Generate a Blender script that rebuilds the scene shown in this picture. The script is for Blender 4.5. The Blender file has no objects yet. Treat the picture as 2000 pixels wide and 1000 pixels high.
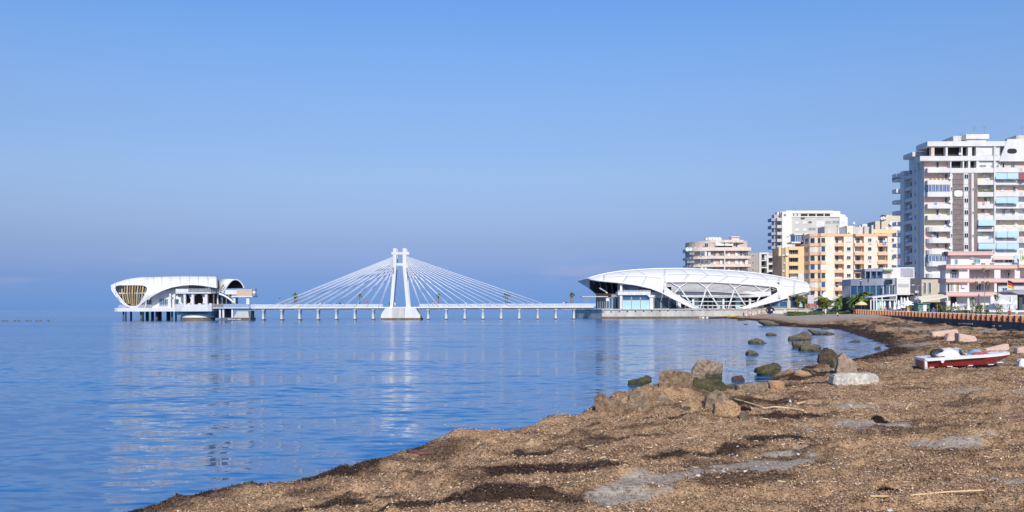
import bpy, bmesh, math, random
import numpy as np
from mathutils import Vector, Matrix, noise as mnoise
random.seed(7)
rng = np.random.default_rng(11)
SC = bpy.context.scene
COL = SC.collection
# ---------------------------------------------------------------- camera
CAMZ, FPX, HORY, ROLL = 3.6, 1800.0, 602.8, 0.0027
cam_d = bpy.data.cameras.new('camera'); cam = bpy.data.objects.new('camera', cam_d); COL.objects.link(cam)
cam_d.sensor_width = 36.0; cam_d.lens = 36.0 * FPX / 2000.0
cam_d.shift_y = (HORY - 500.0) / 2000.0
cam_d.clip_start = 0.1; cam_d.clip_end = 60000
cam.matrix_world = Matrix.Translation((0, 0, CAMZ)) @ Matrix.Rotation(math.pi / 2, 4, 'X') @ Matrix.Rotation(-ROLL, 4, 'Z')
SC.camera = cam
# ---------------------------------------------------------------- light
SUN_EL, SUN_AZ = math.radians(38), math.radians(176)   # azimuth clockwise from +Y (view direction)
sun_dir = Vector((math.sin(SUN_AZ) * math.cos(SUN_EL), math.cos(SUN_AZ) * math.cos(SUN_EL), math.sin(SUN_EL)))
world = bpy.data.worlds.new('World'); SC.world = world; world.use_nodes = True
wn = world.node_tree.nodes; wl = world.node_tree.links; wn.clear()
w_out = wn.new('ShaderNodeOutputWorld'); w_bg = wn.new('ShaderNodeBackground')
sky = wn.new('ShaderNodeTexSky'); sky.sky_type = 'NISHITA'; sky.sun_disc = False
sky.sun_elevation = SUN_EL; sky.sun_rotation = SUN_AZ
sky.altitude = 0; sky.air_density = 1.0; sky.dust_density = 0.4; sky.ozone_density = 3.0
w_tc = wn.new('ShaderNodeTexCoord'); w_sep = wn.new('ShaderNodeSeparateXYZ')
wl.new(w_tc.outputs['Generated'], w_sep.inputs[0])
w_ramp = wn.new('ShaderNodeValToRGB')      # marine air: the sky's tint by elevation, the same all round
wl.new(w_sep.outputs['Z'], w_ramp.inputs['Fac'])
w_el = w_ramp.color_ramp.elements
SKYTINT = [(0.0, (0.161, 0.344, 0.95)), (0.0182, (0.171, 0.301, 0.776)), (0.035, (0.21, 0.301, 0.672)), (0.068, (0.35, 0.377, 0.608)), (0.1, (0.488, 0.494, 0.663)), (0.139, (0.626, 0.627, 0.751)), (0.218, (0.712, 0.776, 0.925)), (0.269, (0.713, 0.853, 1.05)), (0.313, (0.649, 0.867, 1.146)), (0.55, (0.52, 0.74, 1.02)), (1.0, (0.47, 0.67, 0.96))]
w_el[0].position = SKYTINT[0][0]; w_el[0].color = SKYTINT[0][1] + (1,)
w_el[1].position = SKYTINT[-1][0]; w_el[1].color = SKYTINT[-1][1] + (1,)
for p_, c_ in SKYTINT[1:-1]:
    e_ = w_el.new(p_); e_.color = c_ + (1,)
w_mul = wn.new('ShaderNodeMixRGB'); w_mul.blend_type = 'MULTIPLY'; w_mul.inputs[0].default_value = 1.0
wl.new(sky.outputs[0], w_mul.inputs[1]); wl.new(w_ramp.outputs[0], w_mul.inputs[2])
# faint low clouds over the horizon
w_map = wn.new('ShaderNodeMapping'); w_map.inputs['Scale'].default_value = (9, 9, 38)
wl.new(w_tc.outputs['Generated'], w_map.inputs[0])
w_noi = wn.new('ShaderNodeTexNoise'); w_noi.inputs['Scale'].default_value = 1.0; w_noi.inputs['Detail'].default_value = 5
wl.new(w_map.outputs[0], w_noi.inputs['Vector'])
w_cr = wn.new('ShaderNodeValToRGB'); w_cr.color_ramp.elements[0].position = 0.56; w_cr.color_ramp.elements[1].position = 0.82
wl.new(w_noi.outputs['Fac'], w_cr.inputs[0])
w_band = wn.new('ShaderNodeValToRGB'); b_ = w_band.color_ramp.elements
b_[0].position = 0.010; b_[0].color = (0, 0, 0, 1); b_[1].position = 0.075; b_[1].color = (0, 0, 0, 1)
e_ = b_.new(0.035); e_.color = (1, 1, 1, 1)
wl.new(w_sep.outputs['Z'], w_band.inputs[0])
w_m1 = wn.new('ShaderNodeMath'); w_m1.operation = 'MULTIPLY'; wl.new(w_cr.outputs[0], w_m1.inputs[0]); wl.new(w_band.outputs[0], w_m1.inputs[1])
w_m2 = wn.new('ShaderNodeMath'); w_m2.operation = 'MULTIPLY'; wl.new(w_m1.outputs[0], w_m2.inputs[0]); w_m2.inputs[1].default_value = 0.9
w_cl = wn.new('ShaderNodeMixRGB'); wl.new(w_m2.outputs[0], w_cl.inputs[0]); wl.new(w_mul.outputs[0], w_cl.inputs[1]); w_cl.inputs[2].default_value = (2.6, 3.0, 4.9, 1)
wl.new(w_cl.outputs[0], w_bg.inputs[0]); w_bg.inputs[1].default_value = 0.14
wl.new(w_bg.outputs[0], w_out.inputs[0])
sun_d = bpy.data.lights.new('sun', 'SUN'); sun = bpy.data.objects.new('sun', sun_d); COL.objects.link(sun)
sun_d.energy = 4.3; sun_d.angle = math.radians(0.5); sun_d.color = (1.0, 0.945, 0.865)
sun.rotation_euler = sun_dir.to_track_quat('Z', 'Y').to_euler(); sun.location = (0, -20, 60)
SC.view_settings.view_transform = 'Standard'; SC.view_settings.look = 'None'
SC.view_settings.exposure = 0.0; SC.view_settings.gamma = 1.0; SC.view_settings.use_curve_mapping = False
SC.render.engine = 'CYCLES'
SC.cycles.max_bounces = 6; SC.cycles.diffuse_bounces = 3; SC.cycles.glossy_bounces = 3; SC.cycles.transmission_bounces = 4
SC.cycles.caustics_reflective = False; SC.cycles.caustics_refractive = False
SC.cycles.use_denoising = True

# ---------------------------------------------------------------- projection helper: photo pixel + depth -> point
def P(px, py, Y):
    u, v = px - 1000.0, -(py - HORY)
    u2, v2 = u + ROLL * v, v - ROLL * u
    return Vector((u2 / FPX * Y, Y, CAMZ + v2 / FPX * Y))
def PX(px, Y): return (px - 1000.0) / FPX * Y

# ---------------------------------------------------------------- materials
MATS = {}
def M(name, col=(0.5, 0.5, 0.5), rough=0.7, var=0.08, scale=1.5, bump=0.0, metal=0.0, spec=0.4, streak=0.0, dirt=None, trans=0.0):
    if name in MATS: return MATS[name]
    m = bpy.data.materials.new(name); m.use_nodes = True; MATS[name] = m
    n, l = m.node_tree.nodes, m.node_tree.links
    b = n['Principled BSDF']
    b.inputs['Roughness'].default_value = rough; b.inputs['Metallic'].default_value = metal
    b.inputs['Specular IOR Level'].default_value = spec
    g = n.new('ShaderNodeNewGeometry'); mp = n.new('ShaderNodeMapping'); l.new(g.outputs['Position'], mp.inputs[0])
    mp.inputs['Scale'].default_value = (1, 1, 0.25 if streak else 1)
    t = n.new('ShaderNodeTexNoise'); t.inputs['Scale'].default_value = scale; t.inputs['Detail'].default_value = 6; t.inputs['Roughness'].default_value = 0.65
    l.new(mp.outputs[0], t.inputs['Vector'])
    r = n.new('ShaderNodeValToRGB'); l.new(t.outputs['Fac'], r.inputs[0])
    r.color_ramp.elements[0].position = 0.3; r.color_ramp.elements[1].position = 0.7
    k = 1 - var * 2
    d = dirt or tuple(c * k for c in col)
    r.color_ramp.elements[0].color = tuple(d) + (1,); r.color_ramp.elements[1].color = tuple(min(1, c * (1 + var * 0.6)) for c in col) + (1,)
    l.new(r.outputs[0], b.inputs['Base Color'])
    if bump:
        bp = n.new('ShaderNodeBump'); bp.inputs['Strength'].default_value = bump; bp.inputs['Distance'].default_value = 0.05
        t2 = n.new('ShaderNodeTexNoise'); t2.inputs['Scale'].default_value = scale * 6; t2.inputs['Detail'].default_value = 8
        l.new(g.outputs['Position'], t2.inputs['Vector']); l.new(t2.outputs['Fac'], bp.inputs['Height']); l.new(bp.outputs[0], b.inputs['Normal'])
    if trans: b.inputs['Transmission Weight'].default_value = trans
    return m
WHITE = M('white_paint', (0.73, 0.715, 0.69), 0.5, 0.09, 0.5, streak=1)
MEMB = M('white_roof_panel', (0.77, 0.76, 0.74), 0.4, 0.05, 0.2, streak=1)
SEAM = M('grey_seam', (0.60, 0.60, 0.61), 0.6)
CONC = M('pale_concrete', (0.60, 0.57, 0.52), 0.85, 0.12, 0.5, 0.2, streak=1)
CONCW = M('weathered_concrete', (0.62, 0.58, 0.51), 0.9, 0.2, 0.35, 0.3, streak=1)
STAIN = M('tide_stain', (0.22, 0.16, 0.10), 0.9, 0.3, 1.2, 0.3)
PILE = M('dark_pile', (0.16, 0.15, 0.14), 0.9, 0.25, 1.0)
GLASS = M('dark_glass', (0.02, 0.045, 0.07), 0.06, 0.2, 0.6, spec=0.7)
GLASSB = M('blue_glass', (0.04, 0.12, 0.24), 0.08, 0.2, 0.5, spec=0.8)
FROST = M('frosted_turquoise_glass', (0.42, 0.66, 0.68), 0.25, 0.05, 0.5)
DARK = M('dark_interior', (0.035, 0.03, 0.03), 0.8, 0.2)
WOOD = M('tan_timber', (0.50, 0.36, 0.19), 0.6, 0.15, 1.5, streak=1)
METAL = M('white_metal', (0.74, 0.74, 0.74), 0.4, 0.03)
GREYM = M('grey_metal', (0.32, 0.34, 0.37), 0.45, 0.08, metal=0.3)
TAN = M('tan_canvas', (0.62, 0.45, 0.30), 0.8, 0.06)

# ---------------------------------------------------------------- mesh collecting
def wloc(o):
    v = Vector((0, 0, 0))
    while o is not None: v += o.location; o = o.parent
    return v
class MB:
    def __init__(s): s.v = []; s.f = []
    def add(s, vs, fs):
        n = len(s.v); s.v += [tuple(v) for v in vs]; s.f += [tuple(i + n for i in f) for f in fs]; return s
    def box(s, x0, y0, z0, x1, y1, z1):
        x0, x1 = sorted((x0, x1)); y0, y1 = sorted((y0, y1)); z0, z1 = sorted((z0, z1))
        return s.add([(x0, y0, z0), (x1, y0, z0), (x1, y1, z0), (x0, y1, z0), (x0, y0, z1), (x1, y0, z1), (x1, y1, z1), (x0, y1, z1)],
                     [(0, 3, 2, 1), (4, 5, 6, 7), (0, 1, 5, 4), (1, 2, 6, 5), (2, 3, 7, 6), (3, 0, 4, 7)])
    def tube(s, pts, rad, n=8, caps=True):
        pts = [Vector(p) for p in pts]
        if not isinstance(rad, (list, tuple)): rad = [rad] * len(pts)
        vs = []; fs = []
        for i, p in enumerate(pts):
            t = (pts[min(i + 1, len(pts) - 1)] - pts[max(i - 1, 0)]).normalized()
            a = t.cross(Vector((0, 0, 1)))
            if a.length < 1e-3: a = t.cross(Vector((0, 1, 0)))
            a.normalize(); b = t.cross(a)
            for k in range(n):
                w = 2 * math.pi * k / n
                vs.append(p + (a * math.cos(w) + b * math.sin(w)) * rad[i])
        for i in range(len(pts) - 1):
            for k in range(n):
                fs.append((i * n + k, i * n + (k + 1) % n, (i + 1) * n + (k + 1) % n, (i + 1) * n + k))
        if caps: fs.append(tuple(range(n))[::-1]); fs.append(tuple((len(pts) - 1) * n + k for k in range(n)))
        return s.add(vs, fs)
    def prism(s, poly, z0, z1):                       # poly in plan (x, y), counter-clockwise
        n = len(poly)
        return s.add([(x, y, z0) for x, y in poly] + [(x, y, z1) for x, y in poly],
                     [tuple(range(n))[::-1], tuple(range(n, 2 * n))] + [(i, (i + 1) % n, (i + 1) % n + n, i + n) for i in range(n)])
    def yext(s, poly, y0, y1):                        # poly in elevation (x, z), pushed from y0 back to y1
        n = len(poly)
        return s.add([(x, y0, z) for x, z in poly] + [(x, y1, z) for x, z in poly],
                     [tuple(range(n)), tuple(range(n, 2 * n))[::-1]] + [(i, i + n, (i + 1) % n + n, (i + 1) % n) for i in range(n)])
    def lathe(s, prof, c, n=12):                      # prof: (r, z)
        vs = []; fs = []
        for r, z in prof:
            for k in range(n):
                w = 2 * math.pi * k / n; vs.append((c[0] + r * math.cos(w), c[1] + r * math.sin(w), c[2] + z))
        for i in range(len(prof) - 1):
            for k in range(n): fs.append((i * n + k, i * n + (k + 1) % n, (i + 1) * n + (k + 1) % n, (i + 1) * n + k))
        fs.append(tuple(range(n))[::-1]); fs.append(tuple((len(prof) - 1) * n + k for k in range(n)))
        return s.add(vs, fs)
    def grid(s, rows):                                # rows of equal numbers of points
        n = len(rows[0]); vs = [p for r in rows for p in r]
        return s.add(vs, [(i * n + j, i * n + j + 1, (i + 1) * n + j + 1, (i + 1) * n + j) for i in range(len(rows) - 1) for j in range(n - 1)])
    def build(s, name, mat, parent=None, smooth=False, loc=None, solid=0.0):
        o_ = wloc(parent) if parent is not None else Vector(loc or (0, 0, 0))
        me = bpy.data.meshes.new(name)
        me.from_pydata([(x - o_.x, y - o_.y, z - o_.z) for x, y, z in s.v], [], s.f)
        for m in (mat if isinstance(mat, (list, tuple)) else [mat]): me.materials.append(m)
        me.validate(); bm = bmesh.new(); bm.from_mesh(me); bmesh.ops.recalc_face_normals(bm, faces=bm.faces); bm.to_mesh(me); bm.free()
        if smooth:
            for p in me.polygons: p.use_smooth = True
        o = bpy.data.objects.new(name, me); COL.objects.link(o)
        if parent is not None: o.parent = parent
        elif loc is not None: o.location = loc
        if solid:
            md = o.modifiers.new('thickness', 'SOLIDIFY'); md.thickness = abs(solid); md.offset = -1 if solid > 0 else 1
        return o
def tag(o, label, cat, group=None):
    o['label'] = label; o['category'] = cat
    if group: o['group'] = group
    return o
def thing(name, label, cat, loc, group=None, rz=0.0):
    o = bpy.data.objects.new(name, None); COL.objects.link(o); o.location = loc; o.rotation_euler = (0, 0, rz); o.empty_display_size = 0.3
    return tag(o, label, cat, group)
def struct(o, kind='structure'): o['kind'] = kind; return o
BOXES = {}
def pbox(name, mat, parent, x0, y0, z0, x1, y1, z1):   # a box part; alike boxes share one mesh
    x0, x1 = sorted((x0, x1)); y0, y1 = sorted((y0, y1)); z0, z1 = sorted((z0, z1))
    k = (name, mat.name, round(x1 - x0, 2), round(y1 - y0, 2), round(z1 - z0, 2))
    if k not in BOXES:
        mb = MB().box(0, 0, 0, max(k[2], .01), max(k[3], .01), max(k[4], .01))
        me = bpy.data.meshes.new(name); me.from_pydata(mb.v, [], mb.f); me.materials.append(mat); BOXES[k] = me
    o = bpy.data.objects.new(name, BOXES[k]); COL.objects.link(o); o.parent = parent
    o.location = Vector((x0, y0, z0)) - (wloc(parent) if parent is not None else Vector((0, 0, 0)))
    return o
def copy_tree(o, parent=None):
    c = o.copy(); COL.objects.link(c); c.parent = parent
    for ch in o.children: copy_tree(ch, c)
    return c
_PC = {}
def interp(x, pts):                                   # smooth monotone curve through the points
    k = tuple(pts)
    if k not in _PC:
        X = np.array([p[0] for p in pts], float); Yv = np.array([p[1] for p in pts], float); h = np.diff(X); d = np.diff(Yv) / h; m = np.zeros(len(X))
        for i in range(1, len(X) - 1):
            if d[i - 1] * d[i] > 0: w1 = 2 * h[i] + h[i - 1]; w2 = h[i] + 2 * h[i - 1]; m[i] = (w1 + w2) / (w1 / d[i - 1] + w2 / d[i])
        m[0], m[-1] = d[0], d[-1]; _PC[k] = (X, Yv, m, h)
    X, Yv, m, h = _PC[k]
    if x <= X[0]: return float(Yv[0])
    if x >= X[-1]: return float(Yv[-1])
    i = int(np.searchsorted(X, x)) - 1; t = (x - X[i]) / h[i]
    return float((2 * t ** 3 - 3 * t ** 2 + 1) * Yv[i] + (t ** 3 - 2 * t * t + t) * h[i] * m[i] + (-2 * t ** 3 + 3 * t * t) * Yv[i + 1] + (t ** 3 - t * t) * h[i] * m[i + 1])

# ---------------------------------------------------------------- the shore: heights
def _h(ix, iy, s):
    n = (ix.astype(np.int64) * 374761393 + iy.astype(np.int64) * 668265263 + s * 974634221) & 0xFFFFFFFF
    n = ((n ^ (n >> 13)) * 1274126177) & 0xFFFFFFFF
    return ((n ^ (n >> 16)) & 0xFFFF) / 65535.0
def vn(x, y, s=0):
    ix = np.floor(x); iy = np.floor(y); fx = x - ix; fy = y - iy
    fx = fx * fx * (3 - 2 * fx); fy = fy * fy * (3 - 2 * fy)
    a = _h(ix, iy, s); b = _h(ix + 1, iy, s); c = _h(ix, iy + 1, s); d = _h(ix + 1, iy + 1, s)
    return (a * (1 - fx) + b * fx) * (1 - fy) + (c * (1 - fx) + d * fx) * fy
def fbm(x, y, s=0, o=4):
    r = 0; a = 0.5; t = 0
    for k in range(o):
        r = r + a * vn(x, y, s + k); t += a; x = x * 2.03 + 11.3; y = y * 2.03 + 5.7; a *= 0.5
    return r / t
def ss(x, a=0.0, b=1.0):
    t = np.clip((x - a) / (b - a), 0, 1); return t * t * (3 - 2 * t)
SHORE = [(-60, -40), (-13, 0), (-8.3, 11), (-6.9, 15.4), (-4.9, 18.2), (-3.4, 20.8), (-.7, 24.3), (2.1, 28.9), (3.2, 31.5), (6.0, 35.0), (8.8, 37.2), (11.6, 42), (16.8, 53), (25.3, 66), (32.8, 80), (37.8, 95), (44.8, 117), (55.0, 155), (53.0, 185), (60, 215), (69, 260), (74.5, 318), (74.5, 400)]
SY = [p[1] for p in SHORE]; SX = [p[0] for p in SHORE]
LEV = [(-40, .95), (12, .92), (25, .76), (45, .58), (80, .45), (100, .36), (126, .28), (150, .5), (168, .85), (181, 1.45), (196, 2.05), (212, 2.28), (260, 2.1), (300, 1.65), (330, 1.6)]
def prom_z(Y): return np.interp(Y, [0, 126, 218, 330, 600], [1.2, 1.5, 2.25, 2.4, 2.4])
def prom_x(Y): return np.interp(Y, [0, 126, 218, 240, 300, 330], [55, 70, 81, 84, 92, 97])
SANDS = [(2.7, 14.8, 4.0, .36, .86), (8.2, 22.0, 1.6, .6, .1), (16.6, 31.5, 1.9, 1.0, .1), (8.6, 19.0, 1.4, .35, .15), (8.2, 14.2, 1.2, .3, .1), (9.9, 26.2, .8, .5, 0), (18.4, 34.3, 2.0, .8, 0), (12.5, 27.3, 1.1, .25, .2), (18.0, 48, 3.0, 1.0, .2), (4.6, 16.2, 1.6, .2, .8), (25, 46, 3, 1, .1)]
WETS = [(.5, 15.4, 1.7, .5, .1), (-1.2, 12.8, 2.6, .7, .15), (.9, 13.2, .9, .4, .4), (8.0, 28.2, 2.4, .8, .1), (-2.6, 14.6, 1.2, .4, 0), (3.9, 17.8, 1.4, .3, .5), (5.6, 19.6, 1.4, .4, .0), (14.5, 46, 2.5, 1.2, .3), (2.6, 20.9, 1.1, .35, .3), (7.0, 23.6, 1.6, .5, .2), (4.2, 24.5, 1.8, .35, .2), (1.0, 18.3, 1.2, .3, .2), (22, 60, 3, 2, .5), (32, 80, 4, 2.5, .6), (12, 38, 2, 1, .3), (14, 42.5, 2.2, .8, .2)]
def blobs(X, Y, L):
    r = np.zeros_like(X)
    for cx, cy, ax, ay, an in L:
        dx = X - cx; dy = Y - cy; c, s = math.cos(an), math.sin(an)
        u = (dx * c + dy * s) / ax; v = (-dx * s + dy * c) / ay
        r = np.maximum(r, 1.25 - np.sqrt(u * u + v * v) * .75)
    return r
MOUNDS = [(5.2, 31.2, 1.5, .85, .58), (3.7, 30.3, .8, .55, .28), (7.0, 31.6, 1.0, .7, .34), (8.5, 36, 2.5, 2.0, -.25), (13.0, 43.5, 1.6, 1.2, .3), (60, 152, 6, 12, .55), (43, 112, 3, 8, .4), (-1.2, 22.6, 1.0, .9, .22), (.9, 26.2, 1.0, .8, .2), (-3.0, 19.8, .8, .7, .15)]
def shore_d(X, Y):
    sx = np.interp(Y, SY, SX) + (fbm(Y * .45, Y * 0 + 3.3, 5) - .5) * np.interp(Y, [0, 50, 90, 170, 230], [.75, 1.3, 3.2, 4.2, 2.0])
    return (X - sx) * 0.78
def height(X, Y):
    d = shore_d(X, Y); L = np.interp(Y, [p[0] for p in LEV], [p[1] for p in LEV])
    wide = np.interp(Y, [0, 60, 120, 170, 215, 320], [6, 8, 10, 14, 20, 9])
    berm = np.interp(Y, [0, 20, 24, 45, 60, 150, 330], [.28, .28, .5, .5, .25, .3, .15])
    h = L * (berm * ss(d, 0, .45) + (1 - berm) * ss(d, 0, wide)) - .7 * ss(-d, 0, 3)
    lump = np.zeros_like(X)
    for cx, cy, rx, ry, hh in MOUNDS:
        lump = (np.maximum if hh > 0 else np.add)(lump, hh * np.exp(-(((X - cx) / rx) ** 2 + ((Y - cy) / ry) ** 2)))
    h = h + lump * ss(d, -.6, .8)
    k = ss(d, .0, .8)
    t = fbm(X * .33 + 2, Y * .55, 21, 3) * 5; fl = np.floor(t); fr = t - fl
    terr = (fl + ss(fr, .42, .56)) / 5
    sand = sandm(X, Y)
    far = np.interp(Y, [0, 40, 80, 110, 170, 200], [1.15, 1.15, 1.5, 2.1, 2.1, 1.2]) * (1 - .8 * ss(Y, 175, 200))
    rough = (terr - .5) * .40 + (fbm(X * .7, Y * .9, 31, 4) - .5) * .26 + (fbm(X * 4.5, Y * 4.5, 41, 3) - .5) * .085 * (1 - sand)
    rough = rough + np.maximum(0, fbm(X * 1.9, Y * 2.6, 51, 2) - .62) * .3 * (1 - sand)
    return h + rough * k * far * (1 - .35 * sand) + (fbm(X * 14, Y * 14, 61, 2) - .5) * .035 * ss(d, -.1, .1) * (1 - sand)
def sandm(X, Y):
    s = blobs(X, Y, SANDS) + (fbm(X * 1.6, Y * 3.2, 71, 6) - .5) * 1.7
    farm = ss(Y, 176, 196) * ss(shore_d(X, Y), 3, 7) + ss(fbm(X * .22, Y * .5, 77, 4), .6, .66) * .6 * ss(X - Y * .42, -1, 1)
    return np.clip(ss(s, .55, .80) * .85 + farm, 0, 1)
def wetm(X, Y):
    d = shore_d(X, Y)
    s = blobs(X, Y, WETS) + (fbm(X * 1.1, Y * 1.9, 81, 5) - .5) * 1.3
    W = np.interp(Y, [0, 19, 22, 45, 70, 150, 300], [1.9, 1.7, .45, .5, 3.5, 4.0, 2.5]); q = d + (fbm(X * 2, Y * 2, 91, 3) - .5) * .9
    edge = (1 - ss((q - .3 * W) / (.7 * W))) * .97
    return np.clip(ss(s, .35, .8) * .95 + edge + ss(fbm(X * .6, Y * 1.2, 95, 4), .58, .72) * .55 + ss(fbm(X * .45, Y * .30, 97, 5), .46, .60) * .75 * ss(Y, 50, 80) * (1 - ss(Y, 168, 185)), 0, 1) * (1 - .75 * sandm(X, Y))
def H1(x, y): return float(height(np.array([float(x)]), np.array([float(y)]))[0])
def G(px, py):                                     # where the line of sight through a photo pixel meets the shore
    Yv = np.geomspace(6, 330, 900); a = P(px, py, 1.0); xv = a.x * Yv; zv = CAMZ + (a.z - CAMZ) * Yv
    hit = np.nonzero(zv < np.maximum(height(xv, Yv), 0.0))[0]
    if len(hit) == 0: return P(px, py, 320)
    i = int(hit[0])
    if i > 0:
        Yv = np.linspace(Yv[i - 1], Yv[i], 40); xv = a.x * Yv; zv = CAMZ + (a.z - CAMZ) * Yv
        i = int(np.nonzero(zv < np.maximum(height(xv, Yv), 0.0))[0][0])
    return P(px, py, float(Yv[i]))
# ================================================================ sea
def sea_material():
    m = bpy.data.materials.new('sea_water'); m.use_nodes = True; n, l = m.node_tree.nodes, m.node_tree.links
    b = n['Principled BSDF']; b.inputs['Roughness'].default_value = 0.02; b.inputs['IOR'].default_value = 1.30
    b.inputs['Base Color'].default_value = (0.0, 0.112, 0.32, 1); b.inputs['Specular IOR Level'].default_value = 0.5
    g = n.new('ShaderNodeNewGeometry'); prev = None
    for sc, (sx, sy), (ax, ay), det, rot in SEA_WAVES:      # slopes of swell, waves and ripples, added up to a tilted normal
        mp = n.new('ShaderNodeMapping'); mp.inputs['Scale'].default_value = (sx, sy, 1); mp.inputs['Rotation'].default_value = (0, 0, rot)
        l.new(g.outputs['Position'], mp.inputs[0])
        t = n.new('ShaderNodeTexNoise'); t.inputs['Scale'].default_value = sc; t.inputs['Detail'].default_value = det; t.inputs['Roughness'].default_value = .5; t.inputs['Distortion'].default_value = .3
        l.new(mp.outputs[0], t.inputs['Vector'])
        v1 = n.new('ShaderNodeVectorMath'); v1.operation = 'SUBTRACT'; l.new(t.outputs['Color'], v1.inputs[0]); v1.inputs[1].default_value = (.5, .5, .5)
        v2 = n.new('ShaderNodeVectorMath'); v2.operation = 'MULTIPLY'; l.new(v1.outputs[0], v2.inputs[0]); v2.inputs[1].default_value = (ax, ay, 0)
        if prev is None: prev = v2
        else:
            v3 = n.new('ShaderNodeVectorMath'); l.new(prev.outputs[0], v3.inputs[0]); l.new(v2.outputs[0], v3.inputs[1]); prev = v3
    # calm near the beach, ruffled by the breeze further out, with wind patches
    sp = n.new('ShaderNodeSeparateXYZ'); l.new(g.outputs['Position'], sp.inputs[0])
    mr = n.new('ShaderNodeMapRange'); mr.interpolation_type = 'SMOOTHSTEP'; l.new(sp.outputs['Y'], mr.inputs[0]); mr.inputs[1].default_value = 22; mr.inputs[2].default_value = 150; mr.inputs[3].default_value = .07; mr.inputs[4].default_value = .18
    wp = n.new('ShaderNodeTexNoise'); wp.inputs['Scale'].default_value = .012; wp.inputs['Detail'].default_value = 3; wm = n.new('ShaderNodeMapping'); wm.inputs['Scale'].default_value = (.5, 1.6, 1); l.new(g.outputs['Position'], wm.inputs[0]); l.new(wm.outputs[0], wp.inputs['Vector'])
    wr = n.new('ShaderNodeMapRange'); l.new(wp.outputs['Fac'], wr.inputs[0]); wr.inputs[1].default_value = .35; wr.inputs[2].default_value = .65; wr.inputs[3].default_value = .75; wr.inputs[4].default_value = 1.12
    wx = n.new('ShaderNodeMath'); wx.operation = 'MULTIPLY'; l.new(mr.outputs[0], wx.inputs[0]); l.new(wr.outputs[0], wx.inputs[1]); fr = n.new('ShaderNodeMapRange'); l.new(sp.outputs['Y'], fr.inputs[0]); fr.inputs[1].default_value = 310; fr.inputs[2].default_value = 900; fr.inputs[3].default_value = 1.0; fr.inputs[4].default_value = .35
    wy = n.new('ShaderNodeMath'); wy.operation = 'MULTIPLY'; l.new(wx.outputs[0], wy.inputs[0]); l.new(fr.outputs[0], wy.inputs[1]); l.new(wy.outputs[0], b.inputs['Roughness'])
    v4 = n.new('ShaderNodeVectorMath'); l.new(prev.outputs[0], v4.inputs[0]); v4.inputs[1].default_value = (0, 0, 1)
    v5 = n.new('ShaderNodeVectorMath'); v5.operation = 'NORMALIZE'; l.new(v4.outputs[0], v5.inputs[0]); l.new(v5.outputs[0], b.inputs['Normal'])
    return m
SEA_WAVES = [(.16, (.3, 1), (.04, .23), 1, .10), (.7, (.35, 1), (.08, .30), 2, -.06), (2.6, (.45, 1), (.16, .50), 3, .15)]
sea = MB().grid([[(x, y, 0) for x in (-30000, -3000, -300, 0, 300, 3000, 30000)] for y in (-300, 0, 100, 400, 3000, 40000)]).build('sea', sea_material())
struct(sea)

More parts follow.
